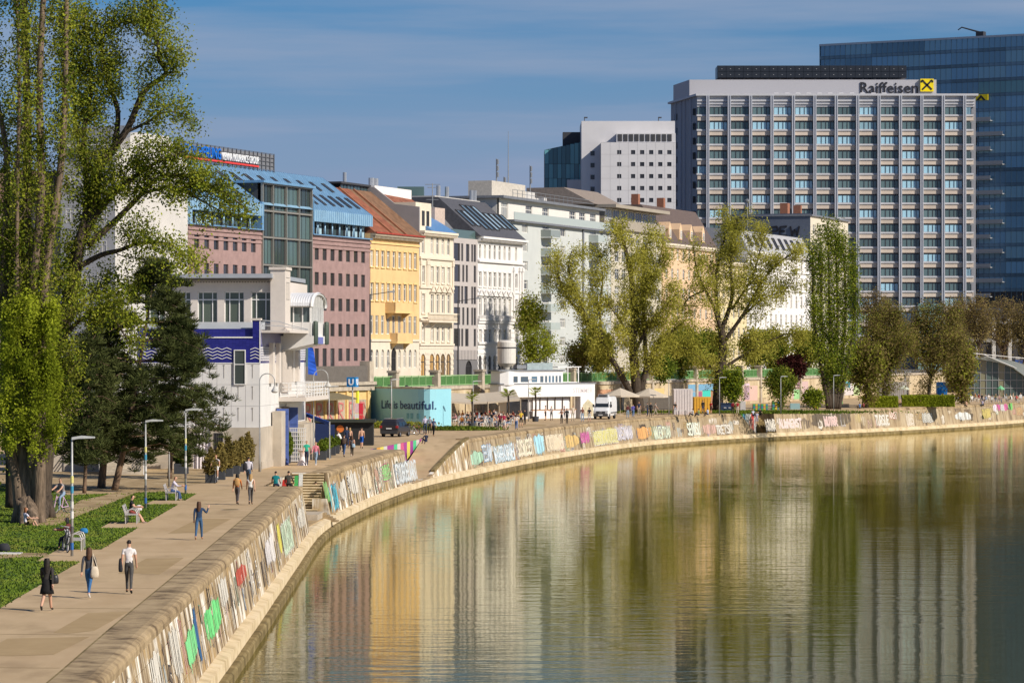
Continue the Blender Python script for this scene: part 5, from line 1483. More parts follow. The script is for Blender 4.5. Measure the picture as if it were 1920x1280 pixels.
for row in range(4):                  # zigzag lines
    zc=7.62+.22*row
    mb=MB(); x=0.0; up=True; done=False
    while x>W0+.4:
        if-1.95<x-.16<-.75:
            if mb.f: mb.build('zigzag_line',M_WTRIM,ch); mb=MB()
        else: mb.bar((x,-.012,zc+(.0 if up else .13)),(x-.33,-.012,zc+(.13 if up else .0)),.03,.045)
        x -= .33; up=not up
    mb.build('zigzag_line',M_WTRIM,ch)
for row in range(6):
    zc=7.48+.17*row
    mb=MB(); y=.25; up=True
    while y<DP-.2:
        mb.bar((.022,y,zc+(0 if up else .12)),(.022,y+.2,zc+(.12 if up else 0)),.03,.05)
        y += .2; up=not up
    mb.build('zigzag_line',M_WTRIM,ch)
wd=empty('window',(-1.80,-.02,5.84)); wd.parent=ch
mb=MB(); mb.box(.06,.76,-.03,.0,.06,2.36); mb.build('pane',glass('glass_tall',(.07,.085,.08),None),wd)
mb=MB(); mb.box(0,.06,-.08,.0,0,2.43); mb.box(.76,.82,-.08,.0,0,2.43); mb.box(.06,.76,-.08,0,2.36,2.43); mb.box(.06,.76,-.08,0,0,.06); mb.box(.06,.76,-.05,-.01,1.38,1.44); mb.build('frame',M_WTRIM,wd)
mb=MB(); mb.box(-3.2,-2.55,-.14,-.06,1.3,2.5); mb.build('barred_window',GL_DARK,ch)
mb=MB()
for q in range(5): mb.box(-3.15+.13*q,-3.11+.13*q,-.17,-.14,1.3,2.5)
mb.build('window_bars',D_FRAME,ch)
# upper storey
us=empty('upper_storey',(0,6.0,0)); us.parent=ch
hs=[]
for k in range(5):
    xr=.05-.18-k*1.92; hs.append((round(xr-1.42,2),round(xr,2),10.18,12.40))
mb=MB(); wall_holes(mb,W0+1,.35,9.6,13.2,hs,t=.35); mb.quad((.35,0,9.6),(.35,15.5,9.6),(.35,15.5,13.2),(.35,0,13.2),0); mb.quad((W0+1,.36,9.6),(.3,.36,9.6),(.3,.36,13.2),(W0+1,.36,13.2),1)
mb.build('wall',[M_CREAM,plain('room_inside',(.07,.075,.06),.9)],us)
for h in hs:
    wn_=empty('tall_window',(h[0],.2,h[2])); wn_.parent=us
    w_,h_=h[1]-h[0],h[3]-h[2]
    mb=MB(); mb.quad((0,0,0),(w_,0,0),(w_,0,h_),(0,0,h_)); mb.build('pane',glass('glass_upper',(.075,.095,.07),None),wn_)
    mb=MB(); t_=.06
    for q in (0,w_*.24,w_*.72,w_-t_): mb.box(q,q+t_,-.06,.0,0,h_)
    mb.box(0,w_,-.06,0,0,t_); mb.box(0,w_,-.06,0,h_-t_,h_); mb.box(0,w_,-.065,0,h_*.73,h_*.73+t_*1.3); mb.build('frame',M_WTRIM,wn_)
    mb=MB(); mb.box(-.08,w_+.08,-.32,-.15,-.10,0); mb.build('sill',M_CREAM,wn_)
mb=MB(); mb.box(W0,.0,-.9,16.2,13.2,13.36); mb.build('soffit',mat('dark_soffit',(.16,.135,.11),.8),us)
mb=MB(); mb.box(W0,.1,-1.05,16.4,13.36,13.66); mb.build('eaves',mat('eaves_metal',(.33,.35,.38),.5,var=.05),us)
mb=MB(); q=W0+.2
while q<.3: mb.box(q,q+.10,-.06,.02,13.05,13.14); q += .2
tag(mb.build('dentils',plain('dentil_grey',(.25,.23,.21),.8),us),kind='stuff')
mb=MB(); mb.box(-.1,.95,-.35,2.3,9.6,13.95); mb.build('corner_pillar',M_CREAM,us)
mb=MB(); mb.box(-.2,1.05,-.45,2.4,13.95,14.15); mb.build('pillar_cap',M_CREAM,us)
mb=MB()
for q in (.35,.95,1.5): mb.box(.95,.98,q,q+.05,11.9,13.0);
for z in (11.85,13.05,13.4): mb.box(.95,.98,.2,1.8,z,z+.05)
mb.build('pillar_relief',plain('relief_grey',(.42,.39,.36),.8),us)
# cabin over the canal side
cb=empty('cabin',(0,10.0,0)); cb.parent=ch
mb=MB(); mb.box(.2,2.25,0,7.0,9.28,10.27); mb.build('parapet',M_MARB,cb)
mb=MB(); mb.box(.3,2.1,.15,6.85,10.27,11.4); mb.build('glazing',glass('glass_cabin',(.10,.13,.13),None),cb)
mb=MB()
for x in (.25,.92,1.58,2.2): mb.box(x-.04,x+.04,.08,.16,10.27,11.45); mb.box(x-.03,x+.03,-.02,.0,9.3,10.27)
for y in (0.1,1.5,2.8,4.1,5.4,6.9): mb.box(2.1,2.2,y-.06,y+.06,10.27,11.45)
mb.box(.2,2.25,.05,.16,11.35,11.5); mb.build('window_posts',M_WTRIM,cb)
mb=MB(); n=18; vs=[]; fs=[]
prof=[(3.5-3.75*math.cos(math.pi*i/n),11.42+1.0*math.sin(math.pi*i/n) ** .8) for i in range(n+1)]
m_=26
for j in range(m_+1):
    x=.15+2.3*j/m_; e=.035 if j%2 else 0.0
    vs += [(x,p[0],p[1]+e) for p in prof]
for j in range(m_):
    for i in range(n): fs.append((j*(n+1)+i,(j+1)*(n+1)+i,(j+1)*(n+1)+i+1,j*(n+1)+i+1))
mb.add(vs,fs,0); mb.build('vaulted_roof',plain('white_corrugated',(.62,.63,.65),.45),cb)
mb=MB(); mb.extrude_x([(p[0],p[1]-.06) for p in prof],2.12,2.2); mb.build('arched_end',glass('glass_arch',(.16,.16,.12),None),cb)
mb=MB(); mb.tube([(2.28,p[0],p[1]-.05) for p in prof],.13,6); mb.build('arch_rim',M_WTRIM,cb)
mb=MB()
for i in range(1,8): y=7.0*i/8; zt=11.42+1.0*math.sin(math.acos(max(-1,min(1,(3.5-y)/3.75)))) ** .8; mb.box(2.2,2.28,y-.05,y+.05,10.27,zt-.1)
mb.build('arch_bars',M_WTRIM,cb)
mb=MB(); mb.add([(-.1,0,8.15),(2.4,0,8.72),(2.4,0,9.28),(-.1,0,9.28),(-.1,7,8.15),(2.4,7,8.72),(2.4,7,9.28),(-.1,7,9.28)],[(0,1,2,3),(5,4,7,6),(0,4,5,1),(1,5,6,2),(3,2,6,7)],0); mb.build('cantilever',M_MARB,cb)
for y in (.35,6.4):
    mb=MB(); n=14; mb.tube([(2.5,y+.12*math.cos(2*math.pi*i/n),9.5+.78*math.sin(2*math.pi*i/n)) for i in range(n+1)],.19,6); mb.build('bronze_wreath',plain('green_bronze',(.06,.085,.065),.6),cb)
mb=MB(); mb.box(2.4,2.5,2.2,4.6,8.7,9.2); mb.build('plaque',plain('blue_plaque',(.16,.18,.45),.5),cb)
# roof terrace edge with curved rail, side pilasters, gallery, doors
mb=MB(); mb.box(.0,2.0,.6,10,9.45,9.62); mb.build('terrace_slab',M_CREAM,ch)
mb=MB(); mb.tube([(.1,.6,10.3),(.9,3.0,10.25),(1.3,6,10.0),(2.0,9.9,9.75)],.03,5); mb.tube([(.1,.6,9.95),(.9,3.0,9.95),(1.3,6,9.85),(2.0,9.9,9.7)],.03,5); mb.build('terrace_rail',G_FRAME,ch)
for y in (4.3,7.4,14.4,17.2):
    mb=MB(); mb.box(0.0,.30,y,y+.9,5.9,8.75); mb.build('pilaster',M_CREAM,ch)
mb=MB(); mb.box(.0,.25,9.0,13.5,5.2,8.3); mb.build('grille',mat('stone_shade',(.36,.33,.30),.8),ch)
for i in range(8):
    mb=MB(); mb.box(.25,.33,9.2+.55*i,9.4+.55*i,5.2,8.3); mb.build('grille_bar',M_CREAM,ch)
ga=empty('gallery',(0,0,0)); ga.parent=ch
mb=MB(); mb.box(0,2.0,9.0,21.5,4.55,4.85); mb.build('slab',M_CREAM,ga)
for z in (5.05,5.3,5.55,5.85):
    mb=MB(); mb.tube([(.05,9.05,z),(1.95,9.05,z),(1.95,21.4,z),(.05,21.4,z)],.035,5); mb.build('rail',M_WTRIM,ga)
for i in range(9):
    mb=MB(); mb.box(1.9,2.0,9.05+1.53*i,9.12+1.53*i,4.85,5.88); mb.build('post',M_WTRIM,ga)
for x in (.1,.7,1.3):
    mb=MB(); mb.box(x,x+.07,9.0,9.08,4.85,5.88); mb.build('post',M_WTRIM,ga)
M_BDOOR=mat('blue_door_paint',(.085,.14,.40),.5,var=.1)
for (xa,xb,ya,yb,nm) in ((.10,.95,7.3,7.45,'door_leaf'),(.1,.75,13.5,13.65,'door_leaf')):
    mb=MB(); mb.box(xa,xb,ya,yb,.02,4.05); dl=mb.build(nm,M_BDOOR,ch)
    for z in (.4,1.5,2.8,3.7):
        mb=MB(); mb.box(xa,xb,ya-.03,ya,z,z+.12); mb.build('door_batten',M_BDOOR,dl)
mb=MB(); mb.box(-.2,.14,7.5,13.4,0,4.1); mb.build('doorway',plain('doorway_shade',(.16,.13,.10),.9),ch)
lgt=empty('white_gate',(0,0,0)); lgt.parent=ch
for i in range(9):
    mb=MB(); mb.box(.2+.14*i,.25+.14*i,13.2,13.26,.05,2.55); mb.build('gate_bar',M_WTRIM,lgt)
for i in range(9):
    mb=MB(); mb.box(.18,1.4,13.19,13.27,.1+.3*i,.16+.3*i); mb.build('gate_bar',M_WTRIM,lgt)
mb=MB(); mb.box(.1,.95,15.5,21.5,0,2.75); mb.build('stone_pier',M_BASE,ch)
mb=MB(); mb.box(.1,.75,5.2,7.2,0,3.9); mb.build('stone_pier',M_BASE,ch)
fb=empty('blue_banner',(0,0,0),0,'long blue cloth banner hanging off the canal house end','banner')
fb.location=ch.matrix_basis @ Vector((.45,22.3,0)); fb.rotation_euler=ch.rotation_euler
mb=MB(); vs=[]
for j in range(9): z=8.5-.26*j; vs += [(-.15,.05*math.sin(j),z),(.25+.04*j,.08*math.sin(j*1.3),z-.1)]
mb.add(vs,[(2*j,2*j+1,2*j+3,2*j+2) for j in range(8)],0); mb.build('cloth',plain('banner_blue',(.02,.10,.55),.7),fb)
mb=MB(); mb.bar((-.2,0,8.6),(.35,0,8.55),.05); mb.build('pole',G_FRAME,fb)
# ---- outdoor stair with white railings behind the pines
os_=empty('outdoor_stairs',(-25.8,211.5,0),R(8),'outdoor stairs with white railings among the pines','stairs')
for i in range(18):
    mb=MB(); mb.box(-1.4,1.4,.34*i,.34*i+.37,max(0,.19*i-.3),.19*(i+1)); mb.build('step',M_CONC,os_)
for sx in (-1.45,1.45):
    for off_ in (.45,.75,1.05):
        mb=MB(); mb.bar((sx,0,off_),(sx,6.1,3.45+off_),.05,.06); mb.build('rail',M_WTRIM,os_)
    for i in range(7):
        mb=MB(); mb.box(sx-.03,sx+.03,i*1.0,i*1.0+.06,.56*i,.56*i+1.1); mb.build('post',M_WTRIM,os_)
mb=MB(); mb.box(-6.0,1.5,6.1,12,0,3.42); mb.build('landing',M_BASE,os_)
# ---- curved blue billboard
bbd=empty('billboard',(0,0,0),0,'curved turquoise billboard wall reading Life is beautiful','billboard')
def pk(x,Y): return Vector((XA(x,Y),Y,0))
path=[Vector((p.x,p.y,0)) for p in catmull([(pk(x,Y).x,pk(x,Y).y) for x,Y in ((664,360),(700,356.2),(740,352),(772,349),(795,347.6),(818,348),(846,351))],.9)]
pl_s=[0.0]
for i in range(1,len(path)): pl_s.append(pl_s[-1]+(path[i]-path[i-1]).length)
def on_path(s_):
    for i in range(len(path)-1):
        if s_ <= pl_s[i+1] or i == len(path)-2:
            d=(path[i+1]-path[i]).normalized(); return path[i]+d*(s_-pl_s[i]),d
M_BB=mat('billboard_print',(.27,.56,.64),.55,var=.04,vscale=.2)
M_BBL=mat('billboard_print_light',(.42,.66,.72),.55,var=.03,vscale=.2)
for i in range(len(path)-1):
    p,q=path[i],path[i+1]; d=(q-p).normalized(); n_=Vector((-d.y,d.x,0))
    mb=MB(); vs=[p,q,q+n_*.25,p+n_*.25]; mb.prism([(v.x,v.y) for v in vs],-.01,4.1); mb.build('panel',M_BB,bbd)
    mb=MB(); mb.prism([(v.x-n_.x*.02,v.y-n_.y*.02) for v in vs],4.1,4.28); mb.build('top_trim',M_CONC,bbd)
def px_s(x): return min((abs(960+p.x*F/p.y-x),s_) for p,s_ in zip(path,pl_s))[1]
me,w=text_mesh('Life is beautiful.',.92/.72,.004,.012)
s0_,s1_=px_s(719),px_s(821)
for v in me.vertices:
    p,d=on_path(s0_+(s1_-s0_)*v.co.x/w); n_=Vector((d.y,-d.x,0))
    v.co=Vector((p.x,p.y,1.9+v.co.z))+n_*(.05-v.co.y*.5)
me.materials.append(plain('print_navy',(.02,.05,.14),.6)); link('lettering',me,bbd)
for x in (712,742,775,812):
    q,d=on_path(px_s(x)); nrm=Vector((d.y,-d.x,0))
    mb=MB(); mb.bar((q.x,q.y,4.3),(q.x+nrm.x*.7,q.y+nrm.y*.7,4.45),.05); mb.box(q.x+nrm.x*.7-.15,q.x+nrm.x*.7+.15,q.y+nrm.y*.7-.1,q.y+nrm.y*.7+.1,4.36,4.5); mb.build('flood_lamp',D_FRAME,bbd)
for k in range(3):
    q,d=on_path(px_s(764+8*k)); nrm=Vector((d.y,-d.x,0))
    mb=MB(); mb.obox((q.x+nrm.x*.02,q.y+nrm.y*.02,1.15),d*.24,nrm*.008,Vector((0,0,.30))); mb.build('small_print_block',mat('print_teal',(.12,.36,.45),.6),bbd)
# ---- white bar pavilion
YP=384.0; sp=YP/F
pv=empty('bar_pavilion',(XA(946,385),385,0),R(45),'white rounded bar pavilion with upper window band','pavilion')
pv.scale=(1.34,.36,1)
M_PW=mat('pavilion_white',(.72,.71,.70),.6,var=.03)
def rounded(x0,x1,y0,y1,r,seg=6):
    """outline with the front left corner rounded off (counter-clockwise)"""
    pts=[(x0+r-r*math.cos(math.pi/2*i/seg),y0+r-r*math.sin(math.pi/2*i/seg)) for i in range(seg+1)]
    return pts+[(x1,y0),(x1,y1),(x0,y1)]
zc0,zc1=ZA(745,YP),ZA(722,YP); zu=ZA(696,YP)
Wp=(1115-931)*sp; Wu=(1050-931)*sp
mb=MB(); mb.prism(rounded(0,Wp,0,7,2.8),zc0,zc1+.05); mb.build('canopy_band',M_PW,pv)
mb=MB(); mb.prism(rounded(-.15,Wp+.1,-.12,7.1,2.9),zc1+.05,zc1+.2); mb.build('canopy_roof',M_LEAD,pv)
hs=[((a-931)*sp,(c-931)*sp,zc1+.25,zu-.55) for a,c in ((949,959.5),(963,981),(985,999),(1003,1011),(1013,1018.5),(1020.5,1025.5),(1027.5,1032.5),(1034.5,1039.5),(1041.5,1046.5))]
mb=MB(); wall_holes(mb,.6,Wu,zc1,zu,hs,y=.3,t=.2); mb.prism([(-.0,2.2),(.6,.3),(.6,.7),(.3,6.5),(-.0,6.5)],zc1,zu); mb.box(.6,Wu,.52,6.4,zc1,zu-.02); mb.build('upper_wall',M_PW,pv)
for h in hs: link('window',win_mesh(h[1]-h[0],h[3]-h[2],'plain',[M_WTRIM,glass('glass_bar',(.08,.11,.14),(.10,.17,.24),.4)]),pv,(h[0],.2,h[2]))
mb=MB(); mb.prism(rounded(-.3,Wu+.15,-.1,6.8,2.4),zu,zu+.16); mb.build('flat_roof',M_LEAD,pv)
mb=MB(); mb.extrude_y([(3.3,zu+.16),(6.6,zu+.16),(6.6,zu+1.0),(4.3,zu+1.0),(3.3,zu+.9)],1.5,3.4); mb.build('roof_unit',mat('grey_green_metal',(.28,.34,.35),.5),pv)
mb=MB(); mb.box(2.0,3.2,1.5,3.2,zu+.3,zu+.75); mb.build('roof_unit',M_LEAD,pv)
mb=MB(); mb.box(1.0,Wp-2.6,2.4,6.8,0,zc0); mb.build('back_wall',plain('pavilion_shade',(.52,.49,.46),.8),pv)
mb=MB(); mb.box(3.9,Wp-2.3,.9,1.5,0,1.0); mb.build('counter',M_PW,pv)
mb=MB(); mb.box(3.8,Wp-2.2,.8,1.6,1.0,1.1); mb.build('counter_top',mat('counter_wood',(.34,.17,.07),.6),pv)
for i in range(6):
    mb=MB(); mb.box(4.0+i*.98,4.06+i*.98,1.55,1.65,0,zc0); mb.build('column',mat('dark_wood',(.10,.06,.035),.7),pv)
for i in range(5):
    mb=MB(); mb.box(4.1+i*.98,4.95+i*.98,1.9,1.95,1.1,zc0-.3); mb.build('roller_panel',M_PW,pv)
mb=MB(); mb.box(.9,3.6,2.3,2.38,.3,zc0-.3); mb.build('dark_doors',GL_DARK,pv)
mb=MB(); mb.box(Wp-1.9,Wp,.05,2.6,0,zc0); mb.build('end_wall',M_PW,pv)
mb=MB(); mb.extrude_y([(Wp-1.6,.1),(Wp-.2,.1),(Wp-.2,1.7),(Wp-.9,2.3),(Wp-1.6,1.6)],0.03,.06); mb.build('wall_picture',mat('sepia_print',(.48,.43,.30),.8,var=.2),pv)
put_text('STEMMER',plain('faded_letters',(.58,.52,.52),.8),Wp-2.9,Wp-.3,zc0+.45,.62,pv,y=-.02,bold=.01,dep=.02)
mb=MB(); mb.box(Wu+.2,Wu+2.8,3.5,6,zc1+.2,zc1+.3); mb.box(Wu+.2,Wu+3.3,3.4,6,zc1+2.1,zc1+2.2)
for x in (Wu+.3,Wu+1.5,Wu+2.9): mb.box(x,x+.1,3.5,3.6,zc1+.2,zc1+2.1)
mb.build('terrace_frame',M_PW,pv)
ts=empty('water_tank',P(950,692,402),0,'white cylindrical tank standing behind the bar pavilion','tank')
mb=MB(); rT=17.3*402/F; mb.lathe([(rT*.5,-.2),(rT*.62,.25),(rT,.75),(rT,3.35),(rT*.96,3.45),(rT*.6,3.65)],(0,0,0),24); mb.build('vessel',mat('tank_white',(.60,.57,.52),.6,var=.05),ts,smooth=False)
mb=MB(); mb.lathe([(rT+.03,2.62),(rT+.05,2.70),(rT+.03,2.78)],(0,0,0),24); mb.build('hoop',D_FRAME,ts)
for i in range(4):
    a=math.pi/4+math.pi/2*i; mb=MB(); mb.bar((math.cos(a)*rT*.7,math.sin(a)*rT*.7,-2.0),(math.cos(a)*rT*.7,math.sin(a)*rT*.7,.5),.14); mb.build('leg',D_FRAME,ts)
# ---- glass station hall with the curved roof at the right
YS=575.0; ss=YS/F
sh=empty('station_hall',(XA(1812,YS),YS,0),0,'glass station hall with curved grey roof at the right edge','station')
M_CURV=mat('grey_curved_roof',(.30,.34,.34),.5,var=.05)
def cz(y): return ZA(y,YS)
prof=[(0,cz(672)),(3.0,cz(674)),(6.0,cz(680)),(8.5,cz(690)),(10.5,cz(705)),(12.0,cz(722)),(13.2,cz(738))]
top=[(x+(1.2 if i else 0)*min(1,i/4)*2.0,z+.25+.2*i/6) for i,(x,z) in enumerate(prof)]
for i in range(6):
    mb=MB(); (x0,z0),(x1,z1)=prof[i],prof[i+1]; (u0,w0),(u1,w1)=top[i],top[i+1]
    mb.add([(x0,0,z0),(x1,0,z1),(u1+1.2,-.2,w1),(u0+1.2,-.2,w0),(u1+3.5,16,w1),(u0+3.5,16,w0),(x0,16,z0),(x1,16,z1)],[(0,1,2,3),(3,2,4,5),(0,6,7,1)],0); mb.build('roof_panel',M_CURV,sh)
for i in range(11):
    x=.5+i*1.1; zt=float(np.interp(x,[p[0] for p in prof],[p[1] for p in prof]))
    mb=MB(); mb.box(x,x+1.04,1.5,1.55,.2,zt-.1); mb.build('glass_panel',glass('glass_station',(.08,.11,.10),(.20,.19,.12),.35),sh)
    mb=MB(); mb.box(x-.05,x+.02,1.38,1.52,.1,zt); mb.build('mullion',G_FRAME,sh)
for z in (1.6,3.0,4.4):
    mb=MB(); mb.box(.4,float(np.interp(-z,[-p[1] for p in prof],[p[0] for p in prof])),1.40,1.5,z,z+.1); mb.build('transom',G_FRAME,sh)
mb=MB(); mb.box(1.5,8.5,5,5.3,1.4,4.6); mb.build('inner_wall',mat('station_yellow',(.62,.50,.24),.8),sh)
mb=MB(); mb.bar((1,-.4,cz(662)),(15,0,cz(676)),.12); mb.bar((3,-.4,cz(664)),(9,0,cz(690)),.1); mb.build('roof_struts',M_WTRIM,sh)
mb=MB(); mb.box(-.1,13,.5,15,-.02,.2); mb.build('floor_slab',M_CONC,sh)
# raised road bridge abutment behind, with blue sign
rb=empty('road_viaduct',(XA(1822,640),640,0),0,'grey road viaduct with dark openings behind the station hall','viaduct')
mb=MB(); mb.box(0,40,0,12,3.2,5.0); mb.build('deck',M_CONC,rb)
for i in range(8):
    mb=MB(); mb.box(1+i*3.2,1.7+i*3.2,.5,1.5,0,15); mb.build('column',mat('pale_column',(.45,.44,.42),.8),rb)
mb=MB(); mb.box(0,40,5,12,0,16.5); mb.build('rear_wall',mat('dark_facade',(.055,.05,.05),.6),rb)
for k in range(3):
    mb=MB(); mb.box(0,40,4.7,5.0,6.5+k*3.6,7.2+k*3.6); mb.build('floor_band',mat('grey_band',(.28,.27,.25),.7),rb)
mb=MB(); mb.box(8.6,12,-.4,-.2,5.4,6.6); mb.build('blue_sign_panel',plain('sign_dark_blue',(.02,.06,.22),.5),rb)
# ------------------------------------------------------------------ trees and plants
def leaf_material(name,c1,c2,scale=.35,transl=.35):
    m=bpy.data.materials.new(name); m.use_nodes=True
    N=m.node_tree.nodes; Lk=m.node_tree.links
    for n in list(N):
        if n.type == 'BSDF_PRINCIPLED': N.remove(n)
    out=[n for n in N if n.type == 'OUTPUT_MATERIAL'][0]
    g=N.new('ShaderNodeNewGeometry'); n1=N.new('ShaderNodeTexNoise'); n1.inputs['Scale'].default_value=scale; n1.inputs['Detail'].default_value=3
    Lk.new(g.outputs['Position'],n1.inputs['Vector'])
    ad=N.new('ShaderNodeMath'); ad.operation='MULTIPLY_ADD'; ad.inputs[1].default_value=.22
    Lk.new(g.outputs['Random Per Island'],ad.inputs[0])
    sb=N.new('ShaderNodeMath'); sb.operation='SUBTRACT'; sb.inputs[1].default_value=.11
    Lk.new(n1.outputs['Fac'],sb.inputs[0]); Lk.new(sb.outputs['Value'],ad.inputs[2])
    rp=N.new('ShaderNodeValToRGB'); rp.color_ramp.elements[0].position=.3; rp.color_ramp.elements[1].position=.72
    rp.color_ramp.elements[0].color=(*c1,1); rp.color_ramp.elements[1].color=(*c2,1)
    Lk.new(ad.outputs['Value'],rp.inputs['Fac'])
    d=N.new('ShaderNodeBsdfDiffuse'); t=N.new('ShaderNodeBsdfTranslucent'); mx=N.new('ShaderNodeMixShader'); mx.inputs['Fac'].default_value=transl
    Lk.new(rp.outputs['Color'],d.inputs['Color']); Lk.new(rp.outputs['Color'],t.inputs['Color'])
    Lk.new(d.outputs['BSDF'],mx.inputs[1]); Lk.new(t.outputs['BSDF'],mx.inputs[2]); Lk.new(mx.outputs['Shader'],out.inputs['Surface'])
    MATS[name]=m
    return m
def leaf_quads(C,size,rng,elong=1.5,up=None):
    """one small quad per centre, randomly turned"""
    n=len(C)
    a=rng.normal(size=(n,3)); a/=np.linalg.norm(a,axis=1)[:,None]+1e-9
    if up is not None: a=a*(1-up)+np.array([0,0,1.0])*up; a/=np.linalg.norm(a,axis=1)[:,None]
    b=rng.normal(size=(n,3)); b -= a*(a*b).sum(1)[:,None]; b/=np.linalg.norm(b,axis=1)[:,None]+1e-9
    sz=size*(0.6+0.8*rng.random(n))[:,None]
    a=a*sz*elong*.5; b=b*sz*.5
    V=np.stack([C-a,C+b*.9-a*.1,C+a,C-b*.9-a*.1],1).reshape(-1,3)
    return V,np.arange(4*n).reshape(-1,4)
def grow(limbs,rng,step=.8,tlen=(1.0,2.2),start=.25,spread=.9,up=.25,droop=0.0,sub=3,r0=.035,mid=False):
    """side twigs along limbs; returns twig polylines with radii and a list of twig sample points"""
    tw=[]; pts=[]
    for (P_,r) in limbs:
        P_=[Vector(p) for p in P_]
        seg=[(P_[i+1]-P_[i]).length for i in range(len(P_)-1)]; T=sum(seg); d=start*T
        while d<T:
            q=d; i=0
            while i<len(seg)-1 and q>seg[i]: q -= seg[i]; i += 1
            base=P_[i]+(P_[i+1]-P_[i])*min(1,q/seg[i]); ax=(P_[i+1]-P_[i]).normalized()
            rd=Vector(rng.normal(size=3)); rd -= ax*rd.dot(ax); rd.normalize()
            dr=(rd*spread+ax*(1-spread*.5)+Vector((0,0,up))).normalized()
            L=rng.uniform(*tlen)*(1.0-.35*d/T)
            ps=[base]; cur=dr.copy()
            for k in range(3):
                cur=(cur+Vector(rng.normal(size=3))*.22+Vector((0,0,up*.25-droop*(k+1)*.3))).normalized()
                ps.append(ps[-1]+cur*(L/3))
            tw.append((ps,[r0,r0*.7,r0*.45,r0*.2]))
            pts += [(p,.6 if k == 1 else 1.0) for k,p in enumerate(ps[1:],1)]
            for j in range(sub):
                b0=ps[1+j%3]; dd=(cur*.5+Vector(rng.normal(size=3))*.7+Vector((0,0,up*.3-droop))).normalized()
                e=b0+dd*L*rng.uniform(.25,.5)
                tw.append(([b0,(b0+e)/2+Vector(rng.normal(size=3))*.04,e],[r0*.4,r0*.3,r0*.12]))
                pts += [((b0+e)/2,1.0),(e,1.0)]
            d += step*rng.uniform(.6,1.4)
    return tw,pts
def make_tree(name,label,base,limbs,leafmats,n_leaf,leaf=.12,clump=.28,bark=None,seed=1,elong=1.5,extra_pts=None,cat='tree',twig_sides=4,group=None,stretch=(1,1,1),bare=0,**kw):
    """limbs: list of (points, r0, r1) in world space"""
    rng=np.random.default_rng(seed)
    root=empty(name,base,0,label,cat,group)
    off=Vector(base)
    mb=MB()
    L2=[]
    for (pts,ra,rb) in limbs:
        pts=[Vector(p) for p in pts]
        sm=catmull3(pts,4)
        n=len(sm); rad=[ra+(rb-ra)*(i/(n-1)) ** .8 for i in range(n)]
        mb.tube([p-off for p in sm],rad,9 if ra>.12 else 6)
        L2.append((sm,ra))
    tw,pts=grow(L2[:len(L2)-bare],rng,**kw)
    for ps,rr in tw: mb.tube([p-off for p in ps],rr,twig_sides,cap=False)
    mb.build('trunk',bark,root,smooth=True)
    if extra_pts: pts=pts+extra_pts
    if n_leaf:
        C0=np.array([list(p) for p,w in pts]); w=np.array([w for p,w in pts]); w=w/w.sum()
        idx=rng.choice(len(C0),n_leaf,p=w)
        C=C0[idx]+rng.normal(size=(n_leaf,3))*clump*np.array(stretch)-np.array(off)
        V,Q=leaf_quads(C,leaf,rng,elong)
        mats_=leafmats if isinstance(leafmats,list) else [leafmats]
        mi=rng.integers(0,len(mats_),n_leaf) if len(mats_)>1 else None
        link('crown',fast_mesh('crown',V,Q,mats_,mi),root)
    return root
def catmull3(pts,k):
    out=[]; n=len(pts)
    for i in range(n-1):
        p0=pts[max(i-1,0)]; p1=pts[i]; p2=pts[i+1]; p3=pts[min(i+2,n-1)]
        for j in range(k):
            t=j/k
            out.append(0.5*((2*p1)+(p2-p0)*t+(2*p0-5*p1+4*p2-p3)*t*t+(3*p1-p0-3*p2+p3)*t ** 3))
    out.append(pts[-1])
    return out
def limb(pxs,Y,ra,rb,dY=0.0,seed=0):
    """limb through picture points at distance Y, wandering in depth up to dY"""
    rr=random.Random(seed); n=len(pxs)
    return ([P(x+(rr.uniform(-7,7) if 0<i<n-1 and y<760 and seed<6 else 0),y,Y+dY*(i/max(1,n-1))+rr.uniform(-.25,.25)*(i>0)) for i,(x,y) in enumerate(pxs)],ra,rb)
BARK=mat('poplar_bark',(.165,.12,.082),.95,var=.45,vscale=2.5,bump=.8,bscale=5,stretch=(3,3,.45))
BARK_D=mat('dark_bark',(.065,.048,.034),.95,var=.4,vscale=3,bump=.6,bscale=6,stretch=(3,3,.5))
BARK_P=mat('pine_bark',(.17,.11,.07),.95,var=.4,vscale=3,bump=.6,bscale=6,stretch=(3,3,.6))
LF_OL=leaf_material('leaf_olive',(.13,.145,.02),(.40,.41,.065),.35,.48)
LF_YG=leaf_material('leaf_yellow_green',(.15,.19,.015),(.42,.47,.04),.35,.4)
LF_GR=leaf_material('leaf_green',(.05,.085,.012),(.20,.26,.035),.35,.4)
LF_WI=leaf_material('leaf_willow',(.28,.27,.04),(.60,.56,.12),.25,.5)
LF_BR=leaf_material('leaf_bud_brown',(.14,.11,.04),(.34,.26,.10),.25,.45)
LF_PN=leaf_material('pine_needles',(.024,.036,.012),(.12,.135,.045),.5,.2)
LF_RD=leaf_material('leaf_dark_red',(.02,.008,.008),(.075,.025,.022),.5,.2)
# tall poplars on the lawn
Yp=152.0
def PB(x,y,Y): q=P(x,y,Y); return (q.x,q.y,0.0)
lm=[limb([(52,985),(50,900),(44,800),(46,600),(50,400),(47,200),(52,0),(56,-220)],Yp,.50,.10,1.0,1),
      limb([(66,985),(64,900),(64,780),(66,560),(73,380),(77,150),(84,-100),(86,-260)],Yp,.42,.08,-1.0,2),
      limb([(40,980),(33,900),(14,820),(8,700),(14,500),(8,300),(-6,150),(-10,-50)],Yp,.38,.07,1.5,3),
      limb([(72,985),(74,880),(78,700),(93,500),(106,330),(118,180),(124,0),(128,-200)],Yp,.36,.07,-.6,4),
      limb([(56,820),(30,600),(26,380),(30,150),(28,-100)],Yp,.16,.05,-2.0,5)]
